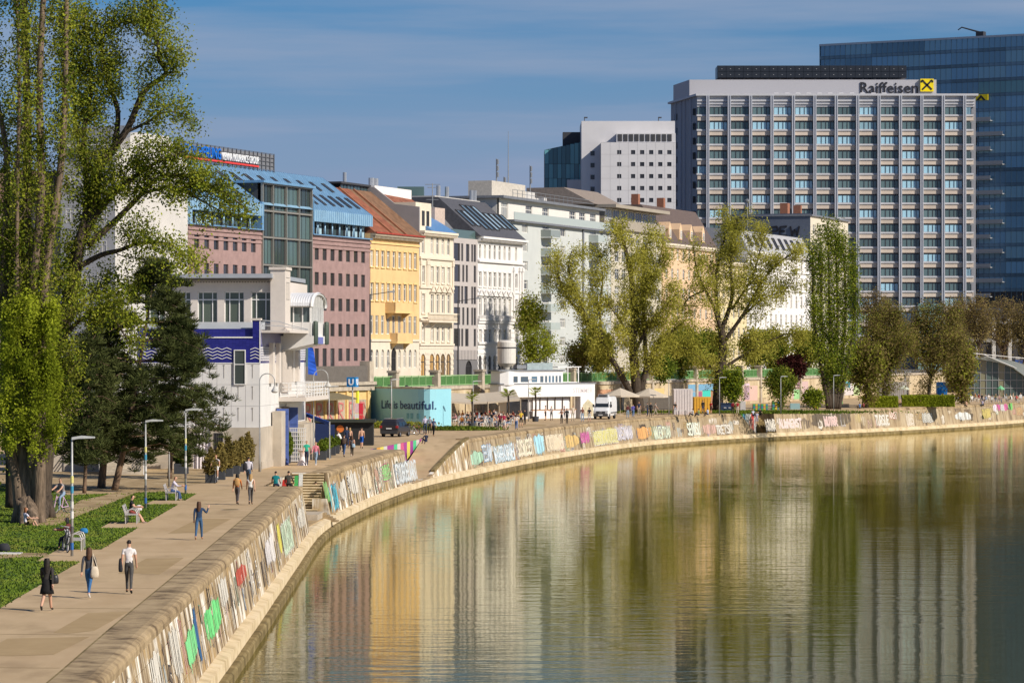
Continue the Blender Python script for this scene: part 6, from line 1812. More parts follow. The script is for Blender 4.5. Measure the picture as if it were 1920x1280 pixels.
# root flare
lm += [limb([(52+dx*.3,940),(52+dx,988)],Yp,.42,.16,dy,9) for dx,dy in ((-28,0),(30,-.2),(14,-1.2),(-10,-1.0))]
tA=make_tree('poplar_tree','tall multi-stemmed poplar with ridged trunk on the lawn, leftmost',PB(55,985,Yp),lm,[LF_OL,LF_OL,LF_GR,LF_YG],40000,.095,.25,BARK,11,step=.42,tlen=(1.0,1.9),start=.17,bare=4,spread=.55,up=.75,sub=3,stretch=(.8,.8,1.2),r0=.03)
# bright shoots round the lower stems
rng=np.random.default_rng(5)
C=[]
for i in range(150):
    x=rng.choice([12,34,56,66,92,98])+rng.normal(0,7); y=rng.uniform(560,848); q=P(x,y,Yp-.9+rng.normal(0,.5)); C.append((q,.25+.3*rng.random()))
C0=np.concatenate([np.array(list(q))+rng.normal(size=(130,3))*np.array([.15,.22,.26]) for q,r_ in C])-np.array(tA.location)
V,Q=leaf_quads(C0,.09,rng); link('shoots',fast_mesh('shoots',V,Q,LF_YG),tA)
Yb=157.0
lm=[limb([(75,972),(80,900),(88,800),(93,694),(113,632),(137,526),(148,457),(176,394),(181,319),(202,292)],Yb,.52,.24,1.0,21),
      limb([(202,292),(240,240),(270,172),(311,139),(298,112),(296,79),(278,49),(289,11),(292,-30)],Yb+1,.20,.03,-.6,22),
      limb([(215,270),(221,210),(202,150),(191,94),(191,67),(214,52),(226,44),(262,30)],Yb+1,.15,.03,.8,23),
      limb([(160,430),(202,375),(240,341),(270,319),(304,300),(345,285)],Yb+.6,.20,.04,-1.2,24),
      limb([(165,460),(214,416),(255,375),(296,334),(340,330),(390,345),(440,375),(470,400)],Yb+.6,.18,.03,-.4,25),
      limb([(225,405),(262,367),(300,354),(319,351),(370,372),(420,400)],Yb+.4,.12,.03,.8,26),
      limb([(148,500),(190,478),(225,469),(262,456),(311,456),(335,470),(350,500)],Yb+.4,.16,.03,-1.5,27),
      limb([(140,520),(150,450),(163,375),(159,300),(157,244),(170,180),(165,100),(158,20)],Yb+.4,.22,.05,1.2,28),
      limb([(69,880),(92,815),(110,770),(118,735),(135,690),(151,674)],Yb-1.5,.20,.04,-1.2,29),
      limb([(232,250),(275,230),(310,210),(350,215)],Yb+1,.10,.03,.4,30),
      limb([(181,330),(150,280),(140,200),(138,120),(130,30)],Yb+1,.14,.04,1.4,31),
      limb([(113,640),(150,600),(185,585),(215,600),(240,640)],Yb-.4,.12,.03,-1.6,32),
      limb([(120,610),(165,560),(205,545),(235,570)],Yb-.2,.10,.03,1.0,33)]
lm += [limb([(75+dx*.3,935),(75+dx,976)],Yb,.45,.15,dy,9) for dx,dy in ((-24,0),(26,-.2),(10,-1.2))]
tB=make_tree('poplar_tree','leaning poplar with a long dark limb reaching right over the house roof',PB(75,975,Yb),lm,[LF_OL,LF_OL,LF_GR,LF_YG],74000,.092,.32,BARK_D,12,step=.40,tlen=(.9,2.0),start=.28,bare=3,spread=.85,up=.35,sub=4,r0=.03)
lm=[limb([(25,950),(24,880),(22,800),(25,700)],164,.45,.3,0,41),limb([(25,700),(5,560),(0,420)],164,.25,.08,0,42),limb([(25,700),(40,560),(36,420)],164,.25,.08,.5,43)]
make_tree('poplar_tree','dark poplar trunk standing behind the ridged poplar at the left edge',PB(25,952,164),lm,[LF_OL,LF_GR],9000,.13,.4,BARK_D,13,step=.6,tlen=(1,2),up=.6)
# pines
def pine(label,base_px,top_px,Yq,spread_px,n,seed,mid=None,r=.22):
    rng=np.random.default_rng(seed)
    b0=Vector(PB(*base_px,Yq)); t0=P(*top_px,Yq+.5)
    root=empty('pine_tree',b0,0,label,'tree','pines beside the stairs')
    midp=P(*mid,Yq) if mid else (b0+t0)/2
    tr=catmull3([b0,midp,t0],8); nT=len(tr)
    mb=MB(); mb.tube([p-b0 for p in tr],[r*(1-.85*i/(nT-1)) for i in range(nT)],8)
    cl=[]
    H=t0.z
    for k in range(64):
        f=.26+.74*(k/63); i=min(nT-1,int(f*(nT-1))); p=tr[i]
        wpx=np.interp(f,[.26,.45,.7,.9,1.0],spread_px)*Yq/F
        a=rng.uniform(0,6.28); L=wpx*rng.uniform(.55,1.05)
        e=p+Vector((math.cos(a)*L,math.sin(a)*L*.8,rng.uniform(-.5,.5)-.1*L))
        m_=(p+e)/2+Vector((0,0,.12*L))
        mb.tube([p-b0,m_-b0,e-b0],[.05,.035,.015],4,cap=False)
        for t in (.45,.65,.82,1.0):
            q=p+(e-p)*t+Vector((0,0,.12*L*(1-abs(2*t-1))))
            for _ in range(3): cl.append(q+Vector(rng.normal(size=3))*.34*(.6+.4*t))
    mb.build('trunk',BARK_P,root,smooth=True)
    cl=np.array([list(c) for c in cl])
    idx=rng.integers(0,len(cl),n)
    dirs=rng.normal(size=(n,3)); dirs[:,2]=np.abs(dirs[:,2])*.8+.1; dirs/=np.linalg.norm(dirs,axis=1)[:,None]
    C=cl[idx]+dirs*(rng.random(n) ** .5)[:,None]*.42-np.array(b0)
    sd=np.cross(dirs,rng.normal(size=(n,3))); sd/=np.linalg.norm(sd,axis=1)[:,None]
    a=dirs*.13; b=sd*.022
    V=np.stack([C-a-b,C-a+b,C+a+b*.5,C+a-b*.5],1).reshape(-1,3)
    link('crown',fast_mesh('crown',V,np.arange(4*n).reshape(-1,4),LF_PN),root)
pine('large dark pine in front of the blue tiled house',(215,922),(292,492),188,(150,175,130,60,14),60000,3,mid=(252,740))
pine('dark pine with two thin trunks left of the outdoor stairs',(190,916),(205,590),191,(75,110,90,45,12),28000,4,mid=(200,780),r=.26)
pine('slender pine standing nearest the poplar trunks',(158,925),(172,640),184,(40,70,60,35,10),16000,5,r=.12)
pine('pine right of the outdoor stairs, before the planters',(318,884),(335,600),205,(95,110,80,40,10),26000,6,r=.16)
# trees along the far promenade
def spread_pts(cx,cy,rx_,ry_,Yq,n,seed,ry_d=None,w=1.0):
    rng=np.random.default_rng(seed); out=[]
    while len(out)<n:
        v=rng.normal(size=3); v/=np.linalg.norm(v); v *= rng.random() ** .4
        q=P(cx+v[0]*rx_,cy+v[2]*ry_,Yq); q.y += v[1]*(ry_d or rx_*Yq/F); out.append((q,w))
    return out
Y1=425.0
lm=[limb([(1198,773),(1192,710),(1187,650),(1188,580),(1182,510),(1168,450),(1160,425)],Y1,.85,.12,0,51),
      limb([(1188,745),(1160,695),(1130,645),(1096,592),(1068,563),(1048,520),(1045,480)],Y1,.50,.08,-2,52),
      limb([(1100,598),(1080,545),(1066,505),(1072,470)],Y1-1.5,.22,.06,0,53),
      limb([(1200,735),(1216,680),(1238,640),(1268,615),(1285,600)],Y1,.50,.08,2,54),limb([(1190,660),(1214,615),(1250,572),(1275,545)],Y1,.28,.06,-3,55),
      limb([(1188,590),(1215,540),(1232,505),(1240,470)],Y1,.22,.06,2,56),limb([(1212,690),(1208,610),(1205,540),(1210,470),(1222,440)],Y1,.35,.07,3,57),limb([(1130,645),(1125,580),(1130,520),(1122,470)],Y1-1,.22,.05,1,58),limb([(1187,640),(1155,590),(1140,570)],Y1,.16,.05,-2,59)]
make_tree('willow_tree','broad willow with forked leaning trunk behind the white van',PB(1198,773,Y1),lm,LF_WI,52000,.14,.55,BARK_D,51,step=.75,tlen=(1.4,3.2),start=.22,spread=.95,up=.15,droop=.18,sub=4,r0=.05,elong=2.2)
Y2=432.0
lm=[limb([(1345,772),(1349,710),(1356,650),(1352,615)],Y2,.85,.45,0,61),
      limb([(1352,620),(1336,570),(1318,535),(1305,500),(1300,460)],Y2,.30,.06,-2,62),limb([(1352,620),(1372,560),(1370,500),(1378,440),(1380,410)],Y2,.36,.06,1,63),
      limb([(1348,600),(1342,530),(1352,470),(1366,420),(1362,400)],Y2,.3,.05,3,64),limb([(1358,640),(1400,580),(1438,515),(1478,480),(1500,470)],Y2,.30,.05,-2,65),
      limb([(1356,690),(1390,668),(1430,645),(1478,625),(1505,630)],Y2,.26,.05,2,66),limb([(1349,700),(1312,672),(1290,655),(1270,650)],Y2,.22,.05,-2,67),
      limb([(1372,580),(1410,520),(1425,470),(1440,430)],Y2,.2,.05,2.5,68),limb([(1385,600),(1430,560),(1470,545),(1490,520)],Y2,.18,.05,1,69),limb([(1320,545),(1290,560),(1275,590)],Y2,.14,.05,1,70)]
make_tree('willow_tree','spreading open-crowned tree with dark trunk right of the white container',PB(1345,772,Y2),lm,LF_WI,40000,.14,.55,BARK_D,61,step=.9,tlen=(1.4,3.2),start=.25,spread=.95,up=.2,droop=.12,sub=4,r0=.05,elong=2.2)
Y3=455.0
lm=[limb([(1562+d,766),(1561+d*2.4,700),(1560+d*4.2,600),(1558+d*4.2,500),(1556+d*3.8,425+abs(d)*5)],Y3,.42,.05,d*.3,80+i) for i,d in enumerate((-8,-4.5,-1,2.5,6,10))]
make_tree('poplar_tree','columnar green poplar in front of the beige tower',PB(1562,766,Y3),lm,[LF_GR,LF_GR,LF_YG,LF_OL],34000,.18,.5,BARK_D,81,step=.55,tlen=(1.4,2.6),start=.12,spread=.6,up=.8,sub=3,r0=.04,stretch=(.8,.8,1.6))
def round_tree(name,label,bx,by,Yq,cx,cy,rx_,ry_,mats_,n,leaf,seed,bark=BARK_D,z0=0.0,clump=.6,r=.3,nl=7,up=.3,**kw):
    rr=random.Random(seed); b0=P(bx,by,Yq); b0.z=z0
    fork=P(bx+(cx-bx)*.4,cy+ry_*.75,Yq)
    if fork.z<z0+.3: fork.z=z0+.3
    lm=[([b0,(b0+fork)/2+Vector((.05,0,0)),fork],r,r*.75)]
    for i in range(nl):
        a=-math.pi*(i+.5)/nl; e=P(cx+math.cos(a)*rx_*.85,cy+math.sin(a)*ry_*.8,Yq+rr.uniform(-1,1)*rx_*Yq/F*.8)
        m_=(fork+e)/2+Vector((rr.uniform(-.3,.3),rr.uniform(-.5,.5),rr.uniform(0,.5)))
        lm.append(([fork,m_,e],r*.5,r*.1))
    ex=spread_pts(cx,cy,rx_,ry_,Yq,160,seed,w=.6)
    args=dict(step=.8,tlen=(rx_*Yq/F*.25,rx_*Yq/F*.5),start=.25,spread=.9,up=up,sub=3,r0=.03); args.update(kw)
    return make_tree(name,label,b0,lm,mats_,n,leaf,clump,bark,seed,extra_pts=ex,**args)
round_tree('budding_tree','brownish budding tree just right of the columnar poplar',1655,762,470,1662,650,52,85,[LF_BR,LF_BR,LF_OL],30000,.16,91,nl=9)
round_tree('budding_tree','brownish budding tree with rounded crown over the hedge',1738,760,478,1755,645,62,85,[LF_BR,LF_BR,LF_OL,LF_BR],32000,.16,92,nl=10)
round_tree('budding_tree','low budding tree leaning between the poplar and hedge',1625,762,466,1625,690,34,48,[LF_BR,LF_OL],10000,.24,93,nl=6)
round_tree('budding_tree','olive tree left of the station hall',1805,757,500,1800,690,28,60,[LF_OL,LF_BR],9000,.26,94,nl=6)
for i,(bx,cx,cy,rx_,ry_,Yq) in enumerate(((1835,1835,610,30,62,585),(1880,1882,615,40,62,600),(1918,1925,620,34,60,590),(1650,1640,590,40,45,640),(1790,1800,600,34,48,640))):
    round_tree('bare_tree',['leafless brown tree beside the tower corner','leafless brown tree above the station roof','leafless brown tree at the right picture edge','leafless tree at the tower foot behind the columnar poplar','leafless tree at the tower foot behind the rounded budding crown'][i],bx,740,Yq,cx,cy,rx_,ry_,[LF_BR],5200,.2,100+i,mat('twig_brown',(.10,.065,.05),.9),z0=ST,nl=12,step=.45,sub=5,r0=.05,r=.28)
round_tree('small_tree','small bright green tree beside the dark willow trunk',1372,772,428,1372,722,24,32,[LF_GR,LF_YG],5500,.2,111,r=.12,clump=.4)
round_tree('small_tree','small bushy green tree behind the far lamp post',1465,770,440,1463,722,28,34,[LF_GR,LF_OL],6000,.2,112,r=.12,clump=.4)
round_tree('small_tree','low green shrub tree left of the columnar poplar',1528,768,445,1525,745,20,18,[LF_GR,LF_YG],3000,.2,113,r=.08,clump=.3)
round_tree('red_shrub','dark red-leaved shrub on the street above the painted wall',1485,712,520,1485,692,26,24,[LF_RD],9000,.25,114,z0=ST,r=.1,clump=.35)
round_tree('street_tree','green tree on the street behind the bar pavilion',1008,712,415,1010,655,38,38,[LF_OL,LF_YG],4200,.18,115,z0=ST,r=.14,clump=.45)
round_tree('street_tree','light yellow-green young tree beside the white ornate house',990,712,425,995,595,22,45,[LF_YG,LF_WI],5000,.2,116,z0=ST,r=.12,clump=.45)
round_tree('street_tree','half-bare brown tree in front of the balcony house',1092,712,430,1085,670,28,34,[LF_BR,LF_OL],3500,.2,117,z0=ST,r=.14,clump=.4,nl=9)
round_tree('street_tree','dark evergreen bush on the street behind the willow',1245,712,450,1242,690,20,20,[LF_GR],7000,.22,118,z0=ST,r=.1,clump=.35)
for i,(x,Yq) in enumerate(((1292,478),(1325,490),(1418,520),(1450,528),(1120,440),(1270,470),(1515,550))):
    round_tree('street_tree',['street tree with thin dark trunk nearest the painted blue wall','street tree just left of the open-crowned tree','street tree right of the open-crowned tree','street tree left of the red shrub','leafy street tree between willow trunks','street tree right of the willow','street tree beside the columnar poplar'][i],x,712,Yq,x,655,30,34,[LF_GR,LF_WI],9000,.26,130+i,z0=ST,r=.2,clump=.5)
# hedges and ground cover
def hedge(label,x0,x1,y0,y1,Yq,dep,n,seed,mats_=None):
    rng=np.random.default_rng(seed)
    a,b_=XA(x0,Yq),XA(x1,Yq); h=ZA(y0,Yq)-0
    root=empty('hedge',((a+b_)/2,Yq,0),0,label,'hedge')
    w=(b_-a)/2
    C=np.stack([rng.uniform(-w,w,n),rng.uniform(0,dep,n),rng.uniform(.02,h,n)],1)
    face=rng.integers(0,4,n); C[face == 0,2]=h+rng.normal(0,.05,(face == 0).sum()); C[face == 1,1]=rng.normal(0,.06,(face == 1).sum()); C[face == 2,1]=rng.normal(0,.06,(face == 2).sum())
    V,Q=leaf_quads(C,.16,rng); link('foliage',fast_mesh('foliage',V,Q,mats_ or LF_YG),root)
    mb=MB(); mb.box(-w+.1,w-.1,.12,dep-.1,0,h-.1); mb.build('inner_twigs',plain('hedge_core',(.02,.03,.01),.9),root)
hedge('long clipped hedge at the far promenade, left piece',1618,1684,744,0,468,2.0,9000,1)
hedge('clipped hedge right of the gap, below the budding trees',1692,1790,742,0,476,2.0,12000,2)
def weeds(label,cx,cy,w,d,h,n,seed,mats_,name='weeds'):
    rng=np.random.default_rng(seed); g=G(cx,cy)
    C=np.stack([rng.normal(0,w/2.2,n),rng.normal(0,d/2.2,n),rng.random(n) ** 1.5*h+.03],1)
    V,Q=leaf_quads(C,.16,rng,2.2,up=.5); o=link(name,fast_mesh(name,V,Q,mats_),None,g); tag(o,label,'plants',kind='stuff')
weeds('wild grass strip at the foot of the turquoise billboard',700,802,5.0,1.2,.6,6000,1,[LF_OL,LF_YG])
weeds('grass patch between the car and the cafe chairs',852,806,4.0,2.0,.3,4500,2,[LF_GR,LF_YG])
weeds('grass at the foot of the far trees',1400,774,16,4,.3,7000,3,[LF_GR,LF_OL])
# ------------------------------------------------------------------ people
SKIN=[mat('skin_light',(.52,.30,.20),.6,var=.05),mat('skin_tan',(.42,.23,.14),.6,var=.05)]
HAIRC={'dark': (.018,.013,.010),'brown': (.085,.040,.020),'red': (.28,.10,.035),'blond': (.38,.24,.10),'black': (.010,.009,.009),'grey': (.32,.31,.30)}
def hairmat(k): return mat('hair_'+k,HAIRC[k],.6,var=.25,vscale=25)
PENDING=[]
def dirv(a,side=0.0): return Vector((side,math.sin(a),-math.cos(a)))
def skeleton(pose,rr):
    """joints of a 1.75 m figure facing +y; pose is a dict of angles (radians)"""
    J={}
    pz=pose.get('pelvis',.95); lean=pose.get('lean',0.0)
    pel=Vector((0,pose.get('py',0),pz)); up=Vector((0,math.sin(lean),math.cos(lean)))
    J['pel']=pel; J['spi']=pel+up*.17; J['che']=pel+up*.38; J['nec']=pel+up*.54
    hd=Vector((0,math.sin(lean*.4+pose.get('nod',0)),math.cos(lean*.4+pose.get('nod',0))))
    J['hb']=J['nec']+hd*.07; J['hm']=J['nec']+hd*.165+Vector((0,.015,0)); J['ht']=J['nec']+hd*.255
    for s,sg in (('l',-1),('r',1)):
        sh=pel+up*.475+Vector((sg*.175,0,0)); J['sh'+s]=sh
        a,e,o_=pose.get('arm'+s,(0.05,.25,.10))     # swing, elbow bend, outwards
        d=Vector((sg*math.sin(o_),math.sin(a)*math.cos(o_),-math.cos(a)*math.cos(o_))); J['el'+s]=sh+d*.29
        a2=a+e; d2=Vector((sg*math.sin(o_)*.5,math.sin(a2),-math.cos(a2))).normalized(); J['wr'+s]=J['el'+s]+d2*.25; J['ha'+s]=J['wr'+s]+d2*.13
        hp=pel+Vector((sg*.09,0,-.03)); J['hp'+s]=hp
        t,k,w=pose.get('leg'+s,(0,.05,.02))
        J['kn'+s]=hp+Vector((sg*w,math.sin(t),-math.cos(t))).normalized()*.43
        J['an'+s]=J['kn'+s]+Vector((0,math.sin(t-k),-math.cos(t-k)))*.42
        f=pose.get('foot'+s,0.0)
        J['to'+s]=J['an'+s]+Vector((sg*.02,.15*math.cos(f),-.055+.15*math.sin(f)))
    return J
RAD={'pel': (.150,.115),'spi': (.130,.098),'che': (.155,.108),'nec': (.058,.058),'hb': (.062,.07),'hm': (.083,.10),'ht': (.062,.075),
       'sh': (.068,.068),'el': (.045,.045),'wr': (.033,.033),'ha': (.035,.045),'hp': (.098,.105),'kn': (.062,.062),'an': (.042,.045),'to': (.040,.036)}
BONES=[('pel','spi','hiptop'),('spi','che','torso'),('che','nec','torso'),('nec','hb','neck'),('hb','hm','head'),('hm','ht','head')]
for s in 'lr': BONES += [('che','sh'+s,'torso'),('sh'+s,'el'+s,'uarm'),('el'+s,'wr'+s,'farm'),('wr'+s,'ha'+s,'hand'),('pel','hp'+s,'hips'),('hp'+s,'kn'+s,'thigh'),('kn'+s,'an'+s,'calf'),('an'+s,'to'+s,'foot')]
POSES={
    'walk': dict(legl=(.42,.12,-.08),legr=(-.32,.35,-.08),arml=(-.35,.2,.12),armr=(.38,.35,.12),footr=-.6),
    'walk2': dict(legl=(-.36,.42,-.08),legr=(.38,.10,-.08),arml=(.36,.35,.12),armr=(-.34,.2,.12),footl=-.6),
    'stroll': dict(legl=(.24,.08,-.05),legr=(-.2,.2,-.05),arml=(-.15,.25,.14),armr=(.15,.3,.14),footr=-.35),
    'stand': dict(legl=(.03,.05,.06),legr=(-.02,.04,.06),arml=(.05,.3,.14),armr=(.0,.25,.14)),
    'hold': dict(legl=(.03,.05,.06),legr=(-.03,.06,.06),arml=(.2,1.4,.12),armr=(.25,1.5,.12)),
    'phone': dict(legl=(-.26,.3,.02),legr=(.3,.08,.02),arml=(-.1,.3,.12),armr=(.5,2.25,.55),footl=-.4),
    'sit': dict(pelvis=.53,py=-.1,lean=.05,legl=(1.48,1.45,.12),legr=(1.45,1.38,.12),arml=(.35,1.1,.14),armr=(.4,1.2,.14)),
    'sitlean': dict(pelvis=.53,py=-.05,lean=.28,legl=(1.45,1.25,.1),legr=(1.5,1.5,.1),arml=(.7,.9,.1),armr=(.7,1.0,.1),nod=.25),
    'sitlong': dict(pelvis=.53,py=-.1,lean=.08,legl=(1.30,.75,.06),legr=(1.38,.95,.06),arml=(.5,1.0,.12),armr=(.6,1.0,.1),nod=.3,footl=.2),
    'ground': dict(pelvis=.13,lean=-.05,legl=(2.15,1.85,.1),legr=(2.0,1.5,.15),arml=(.7,.8,.2),armr=(.7,.9,.15),nod=.3),
    'edge': dict(pelvis=.15,lean=.10,legl=(1.5,1.4,.12),legr=(1.5,1.35,.12),arml=(.3,.7,.2),armr=(.3,.8,.2)),
    'cycle': dict(pelvis=1.0,py=-.15,lean=.42,legl=(1.15,1.15,.06),legr=(.55,.75,.06),arml=(.85,.25,.2),armr=(.85,.25,.2),nod=-.2),
    'lean': dict(lean=.45,legl=(.1,.1,.05),legr=(-.1,.1,.05),arml=(.9,.4,.1),armr=(.9,.5,.1),nod=.2)}
def person(label,pos,heading,pose='walk',h=1.75,top=(.3,.3,.3),bottom=(.05,.06,.10),shoes=(.03,.03,.03),hair='brown',hlen=0,sleeves='long',legs='long',skin=0,group=None,z=None,detail=False,name='person'):
    p=Vector(pos) if z is None else Vector((pos[0],pos[1],z))
    pd=POSES[pose] if isinstance(pose,str) else pose
    J=skeleton(pd,random)
    k=h/1.75
    low=min(v.z for n,v in J.items() if n[:2] in ('to','an'))
    if isinstance(pose,str) and pose[:3] in ('wal','str','sta','hol','pho','lea'):
        for n in J: J[n]=J[n]-Vector((0,0,low-.035))
    names=list(J); idx={n: i for i,n in enumerate(names)}
    me=bpy.data.meshes.new('body')
    me.from_pydata([tuple(J[n]*k) for n in names],[(idx[a],idx[b]) for a,b,r in BONES],[])
    ob=bpy.data.objects.new('body',me); COL.objects.link(ob)
    md=ob.modifiers.new('skin','SKIN')
    for n in names:
        sv=me.skin_vertices[0].data[idx[n]]; r=RAD.get(n) or RAD[n[:2]]
        sv.radius=(r[0]*k,r[1]*k); sv.use_root=(n == 'pel')
    md.use_smooth_shade=True; md.branch_smoothing=.6
    sb=ob.modifiers.new('sub','SUBSURF'); sb.levels=1; sb.render_levels=1
    root=empty(name,p,heading,label,'person',group)
    PENDING.append((ob,root,J,k,top,bottom,shoes,hair,hlen,sleeves,legs,skin,detail))
    return root
HANDS={}
def hand_mesh(sg):
    if sg in HANDS: return HANDS[sg]
    mb=MB(); mb.box(-.012,.012,-.038,.038,-.085,0)
    for i,(y,L,zb) in enumerate(((-.03,.062,-.08),(-.010,.075,-.085),(.011,.070,-.085),(.031,.055,-.078))):
        mb.tube([(0,y,zb),(-.006*sg,y,zb-L*.5),(-.022*sg,y,zb-L)],[.0095,.009,.006],5)
    mb.tube([(0,.034,-.025),(-.008*sg,.062,-.05),(-.014*sg,.068,-.085)],[.012,.010,.007],5)
    HANDS[sg]=mb.mesh('hand',SKIN[0]); return HANDS[sg]
def finish_people():
    dg=bpy.context.evaluated_depsgraph_get()
    for (ob,root,J,k,top,bottom,shoes,hair,hlen,sleeves,legs,skin,detail) in PENDING:
        me=bpy.data.meshes.new_from_object(ob.evaluated_get(dg))
        me.materials.clear()
        for m in (SKIN[skin],cloth(top),cloth(bottom),cloth(shoes),hairmat(hair)): me.materials.append(m)
        A=np.array([list(J[a]*k) for a,b,r in BONES]); B=np.array([list(J[b]*k) for a,b,r in BONES]); D=B-A; DD=(D ** 2).sum(1)
        hc=J['hm']*k; fwd=(J['hm']-J['hb']);
        mi=[]
        for pl in me.polygons:
            c=np.array(pl.center); t=np.clip(((c-A)*D).sum(1)/DD,0,1); q=A+D*t[:,None]; d2=((q-c) ** 2).sum(1)
            i=int(d2.argmin()); r=BONES[i][2]; tt=t[i]; m=0
            if r == 'torso': m=1 if sleeves != 'bare' else 0
            elif r == 'hiptop': m=2 if (tt<.35 or sleeves == 'bare' and tt<.5) else (1 if sleeves != 'bare' else 0)
            elif r == 'hips': m=2
            elif r == 'uarm': m=1 if (sleeves == 'long' or (sleeves == 'short' and tt<.62)) else 0
            elif r == 'farm': m=1 if (sleeves == 'long' and tt<.95) else 0
            elif r == 'thigh': m=2 if (legs in ('long','shorts') or tt<.35) else 0
            elif r == 'calf': m=2 if (legs == 'long' and tt<.92) else 0
            elif r == 'foot': m=3
            elif r == 'head':
                rel=Vector(pl.center)-hc
                if rel.z>.055*k or (rel.y<.012*k and rel.z>-.05*k): m=4
            mi.append(m)
        me.polygons.foreach_set('material_index',mi)
        me.polygons.foreach_set('use_smooth',[True]*len(mi)); me.update()
        link('body',me,root)
        if hlen>0:
            mb=MB(); c=J['hm']*k; L=hlen
            prof=[(.075,.055,.08),(.10,.03,.0),(.105,-.0,-.12),(.10,-.02,-.12-L*.5),(.055,-.03,-.12-L)]
            vs=[]; n=8
            for (w,yo,zo) in prof:
                for q in range(n):
                    a=math.pi+math.pi*q/(n-1)
                    vs.append((c.x+math.cos(a)*w*k,c.y+(yo*.3-.02+math.sin(a)*(.075+w*.3))*k,c.z+zo*k))
            fs=[(i*n+q,i*n+q+1,(i+1)*n+q+1,(i+1)*n+q) for i in range(len(prof)-1) for q in range(n-1)]
            mb.add(vs,fs,0); mb.build('hair',hairmat(hair),root,smooth=True)
        if legs == 'skirt':
            mb=MB(); c=J['pel']*k; mb.lathe([(.135*k,.10*k),(.165*k,-.05*k),(.21*k,-.22*k),(.235*k,-.36*k)],c,14); mb.build('skirt',cloth(bottom),root,smooth=True)
        if detail:
            for s,sg in (('l',-1),('r',1)):
                d=(J['ha'+s]-J['wr'+s]).normalized(); o=link('hand',hand_mesh(sg),root,J['wr'+s]*k+d*.02); o.rotation_mode='QUATERNION'; o.rotation_quaternion=(-d).to_track_quat('Z','Y'); o.scale=(k,k,k)
        # face: nose, eyes, mouth, ears
        c=J['hm']*k; mb=MB()
        mb.add([(c.x-.014,c.y+.098*k,c.z-.03),(c.x+.014,c.y+.098*k,c.z-.03),(c.x,c.y+.096*k,c.z+.02),(c.x,c.y+.124*k,c.z-.026)],[(0,1,3),(1,2,3),(2,0,3)],0)
        for sg in (-1,1):
            mb.box(c.x+sg*.032-.012,c.x+sg*.032+.012,c.y+.088*k,c.y+.098*k,c.z+.008,c.z+.020,1)
            mb.box(c.x+sg*.082*k-.008,c.x+sg*.082*k+.008,c.y-.02,c.y+.015,c.z-.03,c.z+.03,0)
        mb.box(c.x-.022,c.x+.022,c.y+.086*k,c.y+.097*k,c.z-.058,c.z-.048,2)
        mb.build('face',[SKIN[skin],plain('eye_dark',(.03,.02,.015),.4),plain('lip',(.35,.13,.11),.6)],root)
    for t in PENDING: bpy.data.objects.remove(t[0])
    PENDING.clear()
AW,TO=0.0,math.pi       # walking away from / towards the viewer
BLK=(.018,.017,.018); JEAN=(.045,.085,.19); LJEAN=(.22,.30,.40); GRY=(.10,.10,.11); WHT=(.70,.66,.64); NAV=(.025,.035,.075)
pa=person('woman in black leather jacket and black skirt walking away, nearest of all',G(88,1145),-.15,'walk2',1.70,(.045,.040,.036),(.015,.014,.015),(.05,.045,.04),'dark',.28,'long','skirt',detail=True)
pb_=person('woman in dark grey jacket and blue jeans walking away with a tote bag',G(167,1121),-.05,'walk',1.70,(.060,.060,.068),(.04,.12,.27),(.62,.60,.56),'brown',.22,'long',detail=True)
pc=person('man in white t-shirt and dark grey trousers walking away',G(242,1113),.08,'stroll',1.80,(.66,.62,.60),(.075,.072,.070),(.02,.02,.02),'dark',0,'short',detail=True)
pd_=person('woman in navy top and blue jeans, hand raised to her head, alone mid path',G(373,1012),-.05,'phone',1.68,(.030,.055,.11),(.05,.11,.21),(.42,.26,.17),'brown',.25,'long',detail=True)
pe=person('woman with tan backpack and grey trousers walking away',G(445,946),0.0,'walk',1.66,(.45,.16,.05),(.085,.075,.075),(.06,.05,.05),'black',.2,'long',detail=True)
pf=person('blond woman in white tank top walking away beside the tan backpack',G(470,946),.05,'walk2',1.68,(.68,.66,.62),(.085,.08,.078),(.04,.035,.03),'blond',.2,'none',detail=True)
pg=person('man in white hoodie and jeans walking away beside the planters',G(466,911),0.1,'walk',1.80,(.52,.50,.55),(.06,.09,.14),BLK,'black',0,'long',detail=True)
ph_=person('person in teal shirt sitting on the edge above the stairs, back turned',G(517,912),0.0,'edge',1.75,(.01,.17,.19),NAV,BLK,'black',0,'short',detail=True)
pi_=person('person in dark vest sitting on the edge above the stairs, back turned',G(541,912),-.1,'edge',1.78,(.07,.065,.055),BLK,BLK,'black',0,'long',detail=True)
person('man in navy shirt and shorts going up the canal steps',G(592,951,-2.28),.15,'walk',1.76,(.022,.03,.06),(.022,.03,.065),(.05,.04,.04),'dark',0,'short','shorts',detail=True)
person('man in green t-shirt coming along beside the white cloth table',G(575,873),TO,'stroll',1.78,(.03,.36,.24),NAV,BLK,'brown',0,'short')
person('person in pink shirt and light jeans coming along the promenade',G(592,873),TO-.1,'walk',1.74,(.58,.20,.25),LJEAN,(.65,.62,.6),'brown',0,'long')
person('waiter in white shirt and dark vest leaning over the green planter',G(640,847),1.2,'lean',1.78,(.62,.60,.58),BLK,BLK,'dark',0,'long')
person('man with dark backpack and jeans walking away past the kiosk',G(645,857),-.1,'walk',1.78,(.07,.05,.045),JEAN,BLK,'dark',0,'long')
person('woman with bare shoulders, black leggings and pale bag walking away',G(660,856),.0,'walk2',1.66,(.10,.10,.11),BLK,(.6,.58,.55),'brown',.15,'none')
person('man in dark navy jacket standing behind the backpack walker',G(650,840),.2,'stand',1.80,NAV,NAV,BLK,'grey',0,'long')
